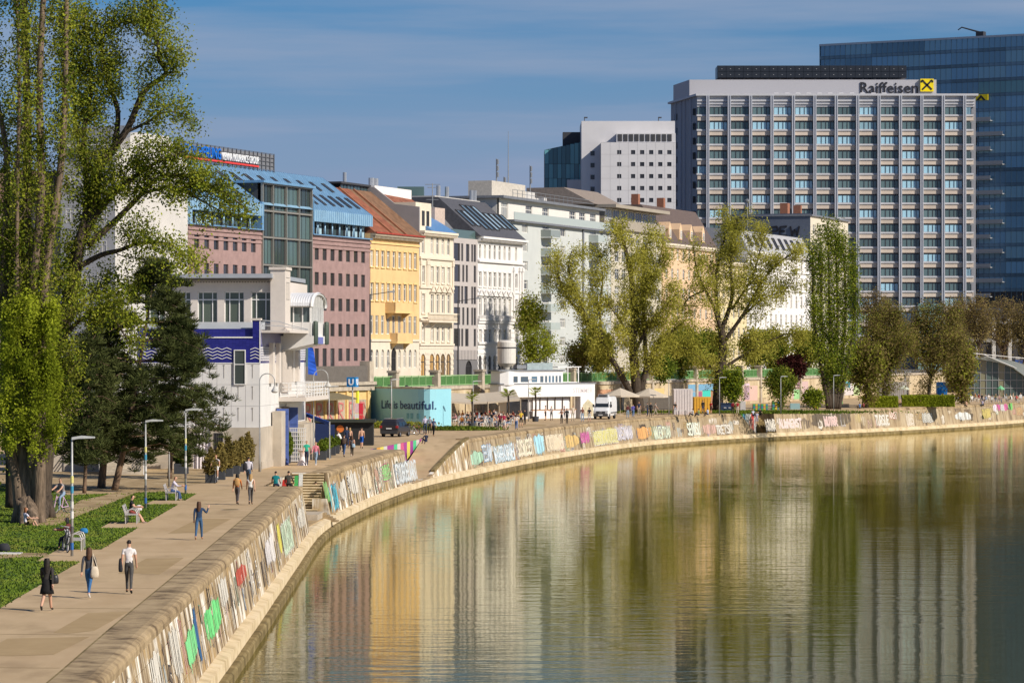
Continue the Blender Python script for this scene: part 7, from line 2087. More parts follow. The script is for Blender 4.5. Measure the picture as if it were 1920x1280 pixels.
person('bare-shouldered blond woman standing near the black kiosk',G(656,838),.4,'stand',1.66,(.5,.3,.2),BLK,BLK,'blond',.15,'none')
person('shirtless man in blue shorts walking away past the billboard',G(678,841),.05,'walk',1.84,(.45,.25,.16),(.015,.09,.38),(.1,.08,.06),'dark',0,'bare','shorts')
person('man in lilac shirt standing at the top of the boat ramp',G(797,813),.1,'stand',1.80,(.50,.48,.62),NAV,BLK,'dark',0,'long')
person('person in grey top standing in the middle of the boat ramp group',G(806,813),.2,'stand',1.72,(.20,.21,.25),BLK,BLK,'dark',0,'long')
person('person in dark blue clothes standing right at the boat ramp',G(813,818),-.2,'stroll',1.74,(.06,.08,.15),BLK,(.3,.2,.15),'dark',0,'short')
person('person in dark clothes crouching at the head of the boat ramp',G(799,829),.5,'ground',1.75,(.03,.035,.06),(.04,.06,.12),BLK,'dark',0,'long')
# bags
def bag(name,label,loc,size,m,strap=None,rz=0.0):
    root=empty(name,loc,rz,label,'bag'); mb=MB(); w,d,h=size
    n=12; pr=[(.30,0),(.46,.06),(.5,.3),(.46,.65),(.36,.92),(.2,1.0)]
    mb.add([(math.copysign(abs(math.cos(2*math.pi*q/n)) ** .6,math.cos(2*math.pi*q/n))*r_*w,math.sin(2*math.pi*q/n)*r_*d,z_*h) for r_,z_ in pr for q in range(n)],[(i*n+q,i*n+(q+1)%n,(i+1)*n+(q+1)%n,(i+1)*n+q) for i in range(5) for q in range(n)]+[tuple(range(n-1,-1,-1)),tuple(5*n+q for q in range(n))],0); mb.build('pouch',m,root,smooth=True)
    if strap: mb=MB(); mb.tube([(-w*.3,0,h*.95),(strap[0]*.5-w*.1,strap[1]*.5,h+strap[2]*.8),(strap[0],strap[1],h+strap[2]),(w*.3,0,h*.95)],.014,5); mb.build('strap',m,root)
    return root
q=G(88,1145); bag('handbag','black handbag on the shoulder of the woman in black',q+Vector((.26,-.05,.86)),(.24,.16,.28),plain('black_leather',(.02,.02,.022),.4),(-.12,.05,.28),.3)
q=G(167,1121); bag('tote_bag','cream cloth tote bag hanging at the grey jacket',q+Vector((.20,-.12,.68)),(.28,.12,.38),plain('cream_canvas',(.55,.47,.36),.9),(-.05,.1,.42),.2)
q=G(242,1113); bag('jacket_bundle','dark jacket carried at the left side of the man in white',q+Vector((-.28,-.02,.74)),(.15,.20,.46),plain('dark_cloth',(.025,.025,.03),.9))
q=G(445,946); bag('backpack','tan backpack on the dark-haired woman',q+Vector((0,-.20,1.02)),(.30,.16,.42),plain('tan_canvas',(.42,.24,.09),.8))
q=G(466,911); bag('backpack','black bag slung on the man in the white hoodie',q+Vector((-.20,-.14,.95)),(.26,.16,.48),plain('black_canvas',(.02,.02,.024),.8))
q=G(645,857); bag('backpack','dark brown backpack on the man walking past the kiosk',q+Vector((0,-.20,1.02)),(.32,.18,.48),plain('brown_canvas',(.07,.045,.035),.8))
q=G(660,856); bag('shoulder_bag','pale blue bag carried by the woman in black leggings',q+Vector((.12,-.18,.72)),(.28,.14,.30),plain('pale_denim',(.30,.42,.52),.8))
fl_=empty('flag_cloth',G(548,911),0,'red, white and green cloth between the two people on the edge','cloth')
for i,(c,x) in enumerate((((.60,.05,.04),-.62),((.68,.66,.62),-.92),((.08,.42,.12),.10),((.68,.68,.64),.34))):
    mb=MB(); mb.extrude_y([(x,0),(x+.28,0),(x+.30,.45+.1*i),(x+.05,.38+.12*i)],-.02,.04); mb.build('cloth_band',cloth(c),fl_)
# ------------------------------------------------------------------ bicycles and benches
M_TYRE=plain('tyre_rubber',(.015,.015,.016),.8); M_STEEL=plain('bright_steel',(.45,.45,.46),.35,.8)
def bicycle(label,loc,rz,col,tilt=0.0):
    """wheels in the local y,z plane, front at +y"""
    root=empty('bicycle',loc,rz,label,'bicycle'); root.rotation_euler=(0,tilt,rz)
    fm=plain('bike_paint_%.2f_%.2f_%.2f'%col,col,.4)
    for y in (-.52,.52):
        wh=empty('wheel',(0,y,.34)); wh.parent=root
        n=20; mb=MB(); mb.tube([(0,.33*math.cos(2*math.pi*i/n),.33*math.sin(2*math.pi*i/n)) for i in range(n+1)],.022,5,cap=False); mb.build('tyre',M_TYRE,wh)
        mb=MB(); mb.tube([(0,.305*math.cos(2*math.pi*i/n),.305*math.sin(2*math.pi*i/n)) for i in range(n+1)],.012,4,cap=False); mb.build('rim',M_STEEL,wh)
        mb=MB()
        for i in range(8): a=math.pi*i/8; mb.bar((0,.3*math.cos(a),.3*math.sin(a)),(0,-.3*math.cos(a),-.3*math.sin(a)),.006)
        mb.build('spokes',M_STEEL,wh)
    mb=MB()
    S,H_,B_,Rr,Fr=(0,-.18,.82),(0,.36,.84),(0,-.05,.30),(0,-.52,.34),(0,.52,.34)
    for a,b in ((S,H_),(B_,H_),(B_,S),(S,Rr),(B_,Rr),(H_,Fr)): mb.tube([a,b],.022,6)
    mb.tube([H_,(0,.33,1.0)],.018,6); mb.build('frame',fm,root)
    mb=MB(); mb.tube([(-.28,.24,1.02),(-.1,.35,1.0),(.1,.35,1.0),(.28,.24,1.02)],.016,6); mb.build('handlebar',M_STEEL,root)
    mb=MB(); mb.add([(-.07,-.32,.93),(.07,-.32,.93),(.02,-.06,.92),(-.02,-.06,.92),(-.07,-.32,.97),(.07,-.32,.97),(.02,-.06,.95),(-.02,-.06,.95)],[(0,3,2,1),(4,5,6,7),(0,1,5,4),(1,2,6,5),(2,3,7,6),(3,0,4,7)],0); mb.tube([S,(0,-.2,.94)],.014,5); mb.build('saddle',M_TYRE,root)
    mb=MB(); mb.bar((-.10,-.05,.14),(.10,-.05,.46),.02); mb.box(-.17,-.08,-.09,-.01,.12,.15); mb.box(.08,.17,-.09,-.01,.45,.48); mb.build('cranks',M_STEEL,root)
    return root
q=G(405,905); bicycle('bicycle ridden by the man in white shorts coming nearer',q,TO,(.03,.03,.03))
person('cyclist in white t-shirt and white shorts riding towards the viewer',q,TO,'cycle',1.76,(.60,.58,.62),(.62,.60,.60),(.6,.58,.55),'red',0,'short','shorts',detail=True)
q=G(115,962); bicycle('pale pink bicycle ridden over the lawn',q,2.55,(.55,.36,.50))
person('rider in grey t-shirt and light jeans on the pink bicycle',q,2.55,'cycle',1.78,(.30,.27,.27),LJEAN,(.2,.2,.22),'dark',0,'short',detail=True)
q=G(118,1036); bicycle('dark bicycle leaning behind the nearest bench',q+Vector((0,.7,0)),.3,(.04,.04,.045),.12)
person('person in white t-shirt sitting on the grass against the ridged trunk',G(48,986),-1.1,'ground',1.68,(.62,.58,.66),(.20,.15,.07),(.45,.3,.22),'red',.05,'short','shorts',detail=True)
M_BENCH=mat('bench_metal',(.47,.44,.42),.45,var=.06,metal=.2)
def bench(label,loc,rz):
    """facing local +x; seat slats run along y"""
    root=empty('park_bench',loc,rz,label,'bench','benches along the path')
    for i in range(4):
        mb=MB(); mb.box(-.22+.125*i,-.12+.125*i,-.95,.95,.42,.45); mb.build('seat_slat',M_BENCH,root)
    for i in range(3):
        mb=MB(); mb.obox((-.30-.04*i,0,.56+.12*i),(.012,0,.0),(0,.95,0),(-.012,0,.048)); mb.build('back_slat',M_BENCH,root)
    for y in (-.85,0,.85):
        mb=MB(); mb.tube([(.26,y,0),(.26,y,.52),(.20,y,.66),(.02,y,.70),(-.2,y,.60),(-.28,y,.42),(-.26,y,0)],.027,6); mb.build('leg_hoop',M_BENCH,root)
        mb=MB(); mb.tube([(-.26,y,.40),(-.42,y,.88)],.022,6); mb.build('back_support',M_BENCH,root)
    return root
bench('bench nearest the viewer, beside the stickered lamp post',G(148,1030)+Vector((-.1,0,0)),0.05)
bench('middle bench with a sitter in black t-shirt',G(248,980),0.05)
bench('farthest bench with a sitter in pale shirt',G(322,937),0.05)
person('sitter in black t-shirt with bare legs on the middle bench',G(250,979)+Vector((0,-.3,0)),-1.57,'sitlong',1.76,(.02,.02,.022),(.25,.06,.05),(.25,.18,.14),'dark',0,'short','shorts',detail=True)
person('red-haired sitter in pale shirt and jeans on the farthest bench',G(324,937)+Vector((0,-.2,0)),-1.57,'sitlean',1.76,(.52,.48,.56),(.06,.10,.22),(.4,.26,.2),'red',0,'long',detail=True)
person('sitter in dark red shirt behind the lamp post on the nearest bench',G(133,1030)+Vector((-.15,.9,0)),1.4,'sitlean',1.74,(.12,.035,.03),(.03,.03,.05),BLK,'black',.1,'long',detail=True)
q=G(258,975); bag('newspaper_bag','white printed bag beside the sitter on the middle bench',q+Vector((.05,.15,.46)),(.30,.25,.28),plain('white_paper',(.62,.58,.58),.8))
q=G(152,1022); bag('blue_bag','blue bag lying on the nearest bench',q+Vector((0,.9,.46)),(.35,.25,.22),plain('bag_blue',(.02,.17,.38),.7))
q=G(8,1034); bag('dark_bag','dark rucksack lying on the lawn at the left picture edge',q,(.5,.4,.35),plain('bag_dark',(.03,.03,.035),.8))
bl=empty('picnic_cloth',G(14,1038),0,'white cloth spread on the lawn at the left picture edge','cloth'); mb=MB(); mb.box(-.55,.55,-.4,.4,.012,.05); mb.build('cloth',cloth((.62,.6,.55)),bl)
# ------------------------------------------------------------------ lamps and signs
M_POST=mat('galvanised_post',(.40,.40,.39),.5,var=.15,vscale=3,metal=.3)
def lamp(label,base,top_y,Yq=None,arm=.9,side=1,stick=True,r=.06,group='path lamps with flat heads'):
    b0=G(*base) if Yq is None else Vector((XA(base[0],Yq),Yq,base[1]))
    h=ZA(top_y,b0.y)-b0.z
    root=empty('lamp_post',b0,0,label,'lamp',group)
    mb=MB(); mb.tube([(0,0,0),(0,0,h*.55),(0,0,h)],[r,r*.85,r*.6],8); mb.build('post',M_POST,root,smooth=True)
    mb=MB(); mb.extrude_y([(0,h-.05),(side*arm*.3,h),(side*arm,h+.02),(side*arm,h+.08),(side*arm*.4,h+.12),(0,h+.06)],-.11,.11); mb.build('lamp_head',mat('lamp_grey',(.50,.51,.50),.4),root)
    if stick:
        for i,(z,c) in enumerate(((.25,(.03,.12,.35)),(.9,(.10,.09,.09)),(1.5,(.62,.60,.58)),(1.9,(.55,.53,.50)),(2.5,(.05,.25,.38)),(2.9,(.6,.55,.2)))):
            mb=MB(); mb.lathe([(r*.99+.006,z),(r*.99+.006,z+.28)],(0,0,0),8); mb.build('sticker',plain('sticker_%d'%i,c,.6),root)
lamp('stickered lamp post on the lawn beside the nearest bench',(135,1042),822)
lamp('lamp post with yellow stickers behind the middle bench',(273,952),790)
lamp('lamp post beside the farthest bench',(348,926),769)
lamp('thin lamp post left of the farthest bench sitter',(317,912),800,stick=False)
lamp('lamp post standing in front of the turquoise billboard',(734,803),712,stick=False,r=.07)
lamp('lamp post at the cafe palms',(887,800),715,stick=False)
lamp('lamp post in front of the bar pavilion',(991,790),712,stick=False)
lamp('lamp post left of the white container',(1254,778),712,stick=False)
lamp('lamp post beside the dark-trunked open tree',(1349,779),708,stick=False)
lamp('far lamp post before the bushy green tree',(1464,775),706,stick=False)
lamp('far lamp post right of the columnar poplar',(1563,770),704,stick=False)
lamp('far lamp post at the hedge end',(1625,764),700,stick=False)
lamp('far lamp post at the right of the hedges',(1697,762),698,stick=False)
lamp('small lamp behind the blue awning',(617,822),725,stick=False)
def gooseneck(label,base,top_y,reach):
    b0=G(*base); s=F/b0.y; h=ZA(top_y,b0.y); r_=reach/s/2
    root=empty('arched_lamp',b0,0,label,'lamp','arched lamps by the canal house')
    pts=[(0,0,0),(0,0,1.2),(0,0,h-r_)]+[(r_-r_*math.cos(a),0,h-r_+r_*math.sin(a)) for a in [math.pi*i/10 for i in range(1,11)]]+[(2*r_,0,h-r_-.35)]
    mb=MB(); mb.tube(pts,[.09,.055]+[.035]*(len(pts)-2),7); mb.build('post',M_POST,root,smooth=True)
    mb=MB(); mb.lathe([(.05,.15),(.09,0),(.22,-.18),(.24,-.28),(.12,-.36)],(2*r_,0,h-r_-.45),12); mb.build('bell_shade',mat('lamp_bell',(.48,.47,.44),.4),root)
gooseneck('arched lamp at the corner of the canal house',(487,884),700,28)
gooseneck('arched lamp beside the blue awning',(588,862),693,27)
for i,(x,yb,yt,xe) in enumerate(((694,700,551,737),(859,700,563,898))):
    Yq=rx(x)+6; b0=Vector((XA(x,Yq),Yq,ST)); h=ZA(yt,Yq)-ST; L=(xe-x)*Yq/F
    root=empty('street_lamp',b0,0,['tall street lamp before the yellow house','tall street lamp before the grey infill house'][i],'lamp','street lamps above the wall')
    mb=MB(); mb.tube([(0,0,0),(0,0,h)],[.12,.08],8); mb.build('pole',D_FRAME,root)
    mb=MB(); mb.tube([(0,0,h-.1),(L*.9,0,h+.25)],.05,6); mb.build('arm',D_FRAME,root)
    mb=MB(); mb.box(L*.85,L*1.08,-.15,.15,h+.15,h+.35); mb.build('lamp_head',G_FRAME,root)
us_=empty('metro_sign',G(641,836) ,0,'blue cube metro sign with white U on a tall pole','sign')
us_.location=G(661,828); sU=us_.location.y/F; hU=ZA(725,us_.location.y); wU=20*sU
mb=MB(); mb.tube([(0,0,0),(0,0,hU)],.07,8); mb.build('pole',M_POST,us_)
mb=MB(); mb.obox((0,0,hU+wU*.45),Vector((.92,-.25,0))*wU*.46,Vector((.25,.92,0))*wU*.46,(0,0,wU*.46)); mb.build('cube',plain('metro_blue',(.01,.20,.50),.3),us_)
me,w=text_mesh('U',wU*.78,.02,.03)
for v in me.vertices: v.co.x -= w/2
me.materials.append(plain('sign_white',(.78,.78,.78),.4)); o=link('letter',me,us_,Vector((-.26,-.94,0))*wU*.47+Vector((0,0,hU+wU*.18)),math.atan2(-.25,.92))
o=link('letter',me,us_,Vector((.94,-.26,0))*wU*.47+Vector((0,0,hU+wU*.18)),math.atan2(-.25,.92)+math.pi/2)
rs=empty('red_notice',G(673,812),0,'small red and white notice boards on a thin post','sign')
mb=MB(); mb.tube([(0,0,0),(0,0,3.0)],.04,6); mb.build('post',M_POST,rs)
for (x0,x1,z0,z1,c) in ((-.42,-.02,2.0,3.0,(.62,.45,.45)),(0,.42,1.9,3.0,(.55,.03,.05)),(-.42,0,1.5,1.95,(.6,.6,.58)),(.02,.4,1.4,1.85,(.55,.05,.05))):
    mb=MB(); mb.box(x0,x1,-.06,-.03,z0,z1); mb.build('board',plain('notice_%.2f_%.2f'%(c[0],c[1]),c,.5),rs)
# ------------------------------------------------------------------ vehicles
M_GLASSV=plain('vehicle_glass',(.02,.025,.03),.08,spec=.6)
def wheel(root,x,y,r,w):
    wh=empty('wheel',(x,y,r)); wh.parent=root
    mb=MB(); n=16; pr=[(r*.62,-w/2),(r*.95,-w/2),(r,-w*.3),(r,w*.3),(r*.95,w/2),(r*.62,w/2)]
    vs=[(z,a_r*math.cos(2*math.pi*q/n),a_r*math.sin(2*math.pi*q/n)) for a_r,z in pr for q in range(n)]
    mb.add(vs,[(i*n+q,i*n+(q+1)%n,(i+1)*n+(q+1)%n,(i+1)*n+q) for i in range(5) for q in range(n)],0); mb.build('tyre',M_TYRE,wh)
    mb=MB(); vs=[(z,a_r*math.cos(2*math.pi*q/n),a_r*math.sin(2*math.pi*q/n)) for a_r,z in ((r*.64,w*.42),(r*.3,w*.34),(.02,w*.36),(.02,-w*.36),(r*.3,-w*.34),(r*.64,-w*.42)) for q in range(n)]
    mb.add(vs,[(i*n+q,i*n+(q+1)%n,(i+1)*n+(q+1)%n,(i+1)*n+q) for i in range(5) for q in range(n)],0); mb.build('rim',M_STEEL,wh)
def shell(sections):
    """car body: list of (y, [(half width, z), ...]) cross-sections, same count, mirrored"""
    mb=MB(); vs=[]; n=len(sections[0][1])
    for y,pr in sections:
        vs += [(-w,y,z) for w,z in pr]+[(w,y,z) for w,z in reversed(pr)]
    m=2*n; fs=[]
    for i in range(len(sections)-1):
        for j in range(m-1): fs.append((i*m+j,i*m+j+1,(i+1)*m+j+1,(i+1)*m+j))
        fs.append((i*m+m-1,i*m,(i+1)*m,(i+1)*m+m-1))
    fs.append(tuple(range(m-1,-1,-1))); fs.append(tuple((len(sections)-1)*m+j for j in range(m)))
    mb.add(vs,fs,0); return mb
# dark people carrier seen from behind (local +y is its front)
car=empty('parked_car',G(742,818),math.atan2(-.25,.97)*1.0,'dark parked people carrier seen from behind by the billboard','car')
M_CARP=mat('dark_car_paint',(.022,.019,.020),.28,var=.05,spec=.6)
secs=[(-2.30,[(.74,.34),(.86,.55),(.87,.85),(.83,1.00),(.80,1.05),(.70,1.10)]),(-2.22,[(.80,.28),(.90,.55),(.91,.90),(.86,1.08),(.78,1.30),(.66,1.52)]),(-1.9,[(.82,.26),(.92,.55),(.92,.92),(.88,1.08),(.77,1.45),(.63,1.70)]),
        (-.4,[(.82,.24),(.92,.5),(.92,.92),(.88,1.06),(.78,1.45),(.64,1.73)]),(.6,[(.82,.24),(.92,.5),(.92,.90),(.88,1.02),(.78,1.40),(.62,1.66)]),(1.35,[(.82,.24),(.92,.5),(.91,.88),(.87,.98),(.85,1.02),(.70,1.08)]),(2.1,[(.80,.26),(.88,.5),(.86,.76),(.80,.86),(.74,.90),(.55,.93)]),(2.35,[(.66,.32),(.74,.5),(.72,.66),(.66,.74),(.55,.78),(.40,.80)])]
shell(secs).build('body',M_CARP,car,smooth=False)
mb=MB(); mb.add([(-.70,-2.285,1.10),(.70,-2.285,1.10),(.60,-2.10,1.52),(-.60,-2.10,1.52)],[(0,1,2,3)],0); mb.build('rear_window',M_GLASSV,car)
for sg in (-1,1):
    for (ya,yb) in ((-1.75,-.75),(-.65,.30),(.38,1.0)):
        mb=MB(); mb.add([(sg*.895,ya,1.07),(sg*.895,yb,1.06),(sg*.80,min(yb,.72),1.42),(sg*.80,ya+.1,1.45)],[(0,1,2,3) if sg>0 else (3,2,1,0)],0); mb.build('side_window',M_GLASSV,car)
    mb=MB(); mb.box(sg*.80-.12,sg*.80+.12,-2.34,-2.22,.86,1.10); mb.build('tail_light',plain('tail_red',(.32,.02,.02),.25),car)
    mb=MB(); mb.box(sg*1.0-.1,sg*1.0+.1,.75,.95,1.02,1.20); mb.build('mirror',M_CARP,car)
    for y in (-1.42,1.45): wheel(car,sg*.80,y,.34,.22)
mb=MB(); mb.box(-.26,.26,-2.36,-2.29,.76,.88); mb.build('number_plate',plain('plate_white',(.6,.6,.58),.4),car)
mb=MB(); mb.box(-.84,.84,-2.40,-2.20,.34,.62); mb.build('bumper',plain('bumper_grey',(.05,.05,.052),.5),car)
for sg in (-1,1):
    mb=MB(); mb.bar((sg*.62,-1.8,1.76),(sg*.62,.4,1.76),.04); mb.build('roof_rail',M_STEEL,car)
bicycle('bicycle parked in front of the dark people carrier',G(772,815),1.3,(.35,.35,.36)); bicycle('second bicycle parked at the billboard, farther right',G(782,814),1.9,(.2,.05,.05))
# white delivery van facing the viewer (local +y is its front)
van=empty('delivery_van',G(1134,785),math.pi-.20,'white delivery van with a roof cooling unit, parked by the bar','van')
M_VAN=mat('white_van_paint',(.64,.64,.64),.35,var=.03,spec=.5)
vs_=[(-3.0,[(.90,.45),(.97,.8),(.98,1.6),(.95,2.2),(.88,2.60),(.70,2.72)]),(.9,[(.90,.40),(.97,.8),(.98,1.6),(.95,2.2),(.88,2.60),(.70,2.72)]),(1.5,[(.90,.38),(.97,.8),(.97,1.45),(.90,2.1),(.80,2.50),(.62,2.60)]),(2.05,[(.90,.36),(.97,.8),(.95,1.25),(.92,1.38),(.88,1.42),(.7,1.46)]),(2.75,[(.86,.36),(.93,.75),(.90,1.0),(.86,1.10),(.78,1.14),(.6,1.17)]),(2.95,[(.78,.42),(.84,.65),(.82,.85),(.78,.95),(.7,1.0),(.5,1.02)])]
shell(vs_).build('body',M_VAN,van)
mb=MB(); mb.add([(-.84,2.09,1.47),(.84,2.09,1.47),(.72,1.58,2.34),(-.72,1.58,2.34)],[(3,2,1,0)],0); mb.build('windscreen',M_GLASSV,van)
for sg in (-1,1):
    mb=MB(); mb.add([(sg*.985,.75,1.45),(sg*.985,1.75,1.42),(sg*.925,1.42,2.12),(sg*.955,.75,2.12)],[(0,1,2,3) if sg>0 else (3,2,1,0)],0); mb.build('side_window',M_GLASSV,van)
    mb=MB(); mb.box(sg*.72-.16,sg*.72+.16,2.82,2.99,.84,1.04); mb.build('headlight',plain('lamp_glass',(.5,.52,.54),.15),van)
    mb=MB(); mb.box(sg*1.08-.10,sg*1.08+.10,1.75,1.90,1.45,1.80); mb.build('mirror',D_FRAME,van)
    for y in (-1.9,1.95): wheel(van,sg*.84,y,.36,.24)
    mb=MB(); mb.box(sg*.985-.015,sg*.985+.015,-2.9,1.4,.72,.84); mb.build('side_strip',D_FRAME,van)
mb=MB(); mb.box(-.55,.55,2.90,3.0,.72,.98); mb.build('grille',D_FRAME,van)
mb=MB(); mb.box(-.88,.88,2.80,3.04,.34,.70); mb.build('bumper',plain('bumper_dark',(.06,.06,.062),.6),van)
mb=MB(); mb.box(-.26,.26,3.04,3.06,.48,.60); mb.build('number_plate',MATS['plate_white'],van)
mb=MB(); n=10; mb.tube([(.11*math.cos(2*math.pi*i/n),3.01,.86+.11*math.sin(2*math.pi*i/n)) for i in range(n+1)],.015,5,cap=False)
for a in (math.pi/2,math.pi*7/6,math.pi*11/6): mb.bar((0,3.01,.86),(.1*math.cos(a),3.01,.86+.1*math.sin(a)),.02)
mb.build('star_badge',M_STEEL,van)
mb=MB(); mb.box(-.6,.6,.2,1.3,2.72,2.98); mb.build('cooling_unit',plain('unit_grey',(.50,.50,.5),.5),van)
mb=MB(); mb.box(-.5,.5,1.3,1.34,2.76,2.94); mb.build('cooling_grille',D_FRAME,van)
# ------------------------------------------------------------------ cafe: awnings, parasols, planters, chairs, guests
M_SAIL=mat('beige_canvas',(.50,.43,.34),.9,var=.05)
def sail(label,pxs,Yq,dep,posts):
    root=empty('awning',(0,0,0),0,label,'awning')
    f=[P(x,y,Yq) for x,y in pxs]; b=[Vector((p.x-.6,p.y+dep,p.z+.9)) for p in f]
    for i in range(len(f)-1):
        mb=MB(); a0,a1,b0,b1=f[i],f[i+1],b[i],b[i+1]; sg_=Vector((0,0,.14))
        mb.add([a0,a1,b1,b0,(a0+b0)/2-sg_,(a1+b1)/2-sg_],[(0,1,5,4),(4,5,2,3)],0); mb.add([a0,a1,a1-Vector((0,0,.22)),a0-Vector((0,0,.22))],[(0,3,2,1)],0); mb.build('canvas',M_SAIL,root)
    for p in (f+b)[::posts]:
        mb=MB(); mb.tube([(p.x,p.y,0),(p.x,p.y,p.z)],.07,6); mb.build('post',mat('post_wood',(.40,.33,.24),.8),root)
sail('long beige canvas awning over the cafe seats',[(846,752),(880,754),(915,753),(945,750),(976,748)],372,9,2)
def parasol(label,cx,top_y,rim_y,wpx,base_y,col,dep=1.0):
    g=G(cx,base_y); Yq=g.y; R_=wpx*Yq/F/2; zt=ZA(top_y,Yq); zr=ZA(rim_y,Yq)
    root=empty('parasol',g,0,label,'parasol')
    n=8
    for i in range(n):
        a0,a1=2*math.pi*i/n,2*math.pi*(i+1)/n
        p0=Vector((R_*math.cos(a0),R_*math.sin(a0),zr)); p1=Vector((R_*math.cos(a1),R_*math.sin(a1),zr)); t=Vector((0,0,zt)); d=Vector((0,0,.2))
        mb=MB(); mb.add([p0,p1,t,p0-d,p1-d],[(0,1,2),(3,4,1,0)],0); mb.build('canopy_panel',col,root)
    mb=MB(); mb.tube([(0,0,0),(0,0,zt)],.05,6); mb.build('pole',MATS['post_wood'],root)
    mb=MB(); mb.box(-.4,.4,-.4,.4,0,.12); mb.build('base',M_CONC,root)
parasol('large beige parasol right behind the white van',1163,727,741,72,778,M_SAIL)
parasol('large beige parasol left of the white container',1217,727,742,72,777,M_SAIL)
parasol('small green parasol at the station cafe',1876,722,728,15,758,plain('parasol_green',(.16,.42,.22),.8))
parasol('small pale parasol below the budding tree',1694,722,728,22,757,plain('parasol_pale',(.48,.50,.40),.8))
ba=empty('awning',(0,0,0),0,'dark blue awning with a hanging front beside the canal house','awning')
a=[P(574,775,246),P(618,791,242),P(618,790,252),P(574,773,258)]
mb=MB(); mb.add(a+[p-Vector((0,0,.25)) for p in a],[(0,1,2,3),(0,4,5,1),(1,5,6,2)],0); mb.build('canvas',plain('awning_blue',(.01,.045,.24),.8),ba)
for p in a:
    mb=MB(); mb.tube([(p.x,p.y,0),(p.x,p.y,p.z)],.05,6); mb.build('post',M_POST,ba)
for i in range(7):
    p=a[3]+(a[2]-a[3])*(i/6); mb=MB(); mb.box(p.x-.02,p.x+.40,p.y,p.y+.05,.3,2.4); mb.build('curtain',plain('curtain_blue',(.015,.03,.10),.8),ba)
kk=empty('kiosk',G(628,836),0,'low black kiosk counter with round orange sign beneath the metro pole','kiosk')
mb=MB(); mb.box(-1.9,3.2,2,4,0,2.0); mb.build('box',plain('kiosk_black',(.02,.02,.02),.7),kk)
mb=MB(); mb.box(-2.1,3.4,1.6,4.1,2.0,2.25); mb.build('roof',plain('kiosk_roof',(.035,.04,.03),.8),kk)
mb=MB(); n=14; mb.add([(.35+.32*math.cos(2*math.pi*i/n),1.97,1.45+.32*math.sin(2*math.pi*i/n)) for i in range(n)],[tuple(range(n))],0); mb.build('round_sign',plain('sign_orange',(.60,.16,.03),.6),kk)
# planters
M_PLB=plain('planter_dark',(.045,.05,.058),.6); LF_BU=leaf_material('leaf_bush_brown',(.12,.10,.03),(.32,.25,.08),1.0,.4)
def planter(label,loc,w,h,ph,n,seed,mats_,rz=0.0,wide=.5,group='dark planters'):
    rng=np.random.default_rng(seed); root=empty('planter',loc,rz,label,'planter',group)
    mb=MB(); mb.box(-w/2,w/2,-w/2,w/2,0,h); mb.build('box',M_PLB,root)
    mb=MB()
    for i in range(5): a=rng.uniform(0,6.28); mb.tube([(0,0,h),(wide*.4*math.cos(a),wide*.4*math.sin(a),h+ph*.7)],[.03,.01],4)
    mb.build('stems',BARK_D,root)
    r=rng.random(n) ** .5; a=rng.random(n)*6.283; z=rng.random(n); f=np.sin(np.clip(z*1.05+.08,0,1)*np.pi) ** .6
    C=np.stack([np.cos(a)*r*wide*f,np.sin(a)*r*wide*f,h+z*ph],1)+rng.normal(size=(n,3))*.06
    V,Q=leaf_quads(C,.11,rng,1.8,up=.3); link('shrub',fast_mesh('shrub',V,Q,mats_),root)
for i,(x,y) in enumerate(((395,905),(413,899),(428,893),(441,888),(453,884),(465,880))):
    planter('%s planter with brownish shrub in the row along the house'%['first','second','third','fourth','fifth','last'][i],G(x,y),.62,.55,1.55+.2*(i%3),1500,200+i,[LF_BU,LF_OL])
planter('large pot with evergreen at the white lattice gate',G(535,868),.75,.55,2.1,4200,210,[LF_GR,LF_PN],wide=.6)
planter('narrow evergreen pot beside the white cloth table',G(553,866),.6,.5,1.9,3000,211,[LF_GR,LF_PN],wide=.4)
planter('big tub with bush beside the outdoor stairs',G(340,888),.9,.7,1.3,2600,212,[LF_GR,LF_OL],wide=.6)
for i,(x,y) in enumerate(((603,862),(612,858),(621,853),(628,850))):
    planter('%s leafy planter in the row screening the blue awning'%['first','second','third','fourth'][i],G(x,y),.7,.7,.7,1500,220+i,[LF_GR,LF_YG],wide=.45)
wt=empty('cloth_table',G(567,872),0,'tall bar table under a tied white cloth','table')
mb=MB(); mb.lathe([(.42,0),(.30,.25),(.16,.62),(.22,.95),(.36,1.08),(.36,1.12)],(0,0,0),14); mb.build('cloth',plain('white_cloth',(.68,.62,.62),.8),wt)
for i,(x,sp) in enumerate(((365,.5),(378,.5))):
    cu=empty('white_curtain',G(x,884)+Vector((0,3,0)),0,['white curtain hanging left at the house front behind the planters','white curtain hanging right at the house front behind the planters'][i],'curtain')
    mb=MB(); vs=[]; n=9
    for j in range(n): vs += [(-.4+.1*j,.08*math.sin(j*2.1),0.1),(-.3+.075*j,.06*math.sin(j*2.1),3.3)]
    mb.add(vs,[(2*j,2*j+2,2*j+3,2*j+1) for j in range(n-1)],0); mb.build('cloth',MATS['white_cloth'],cu)
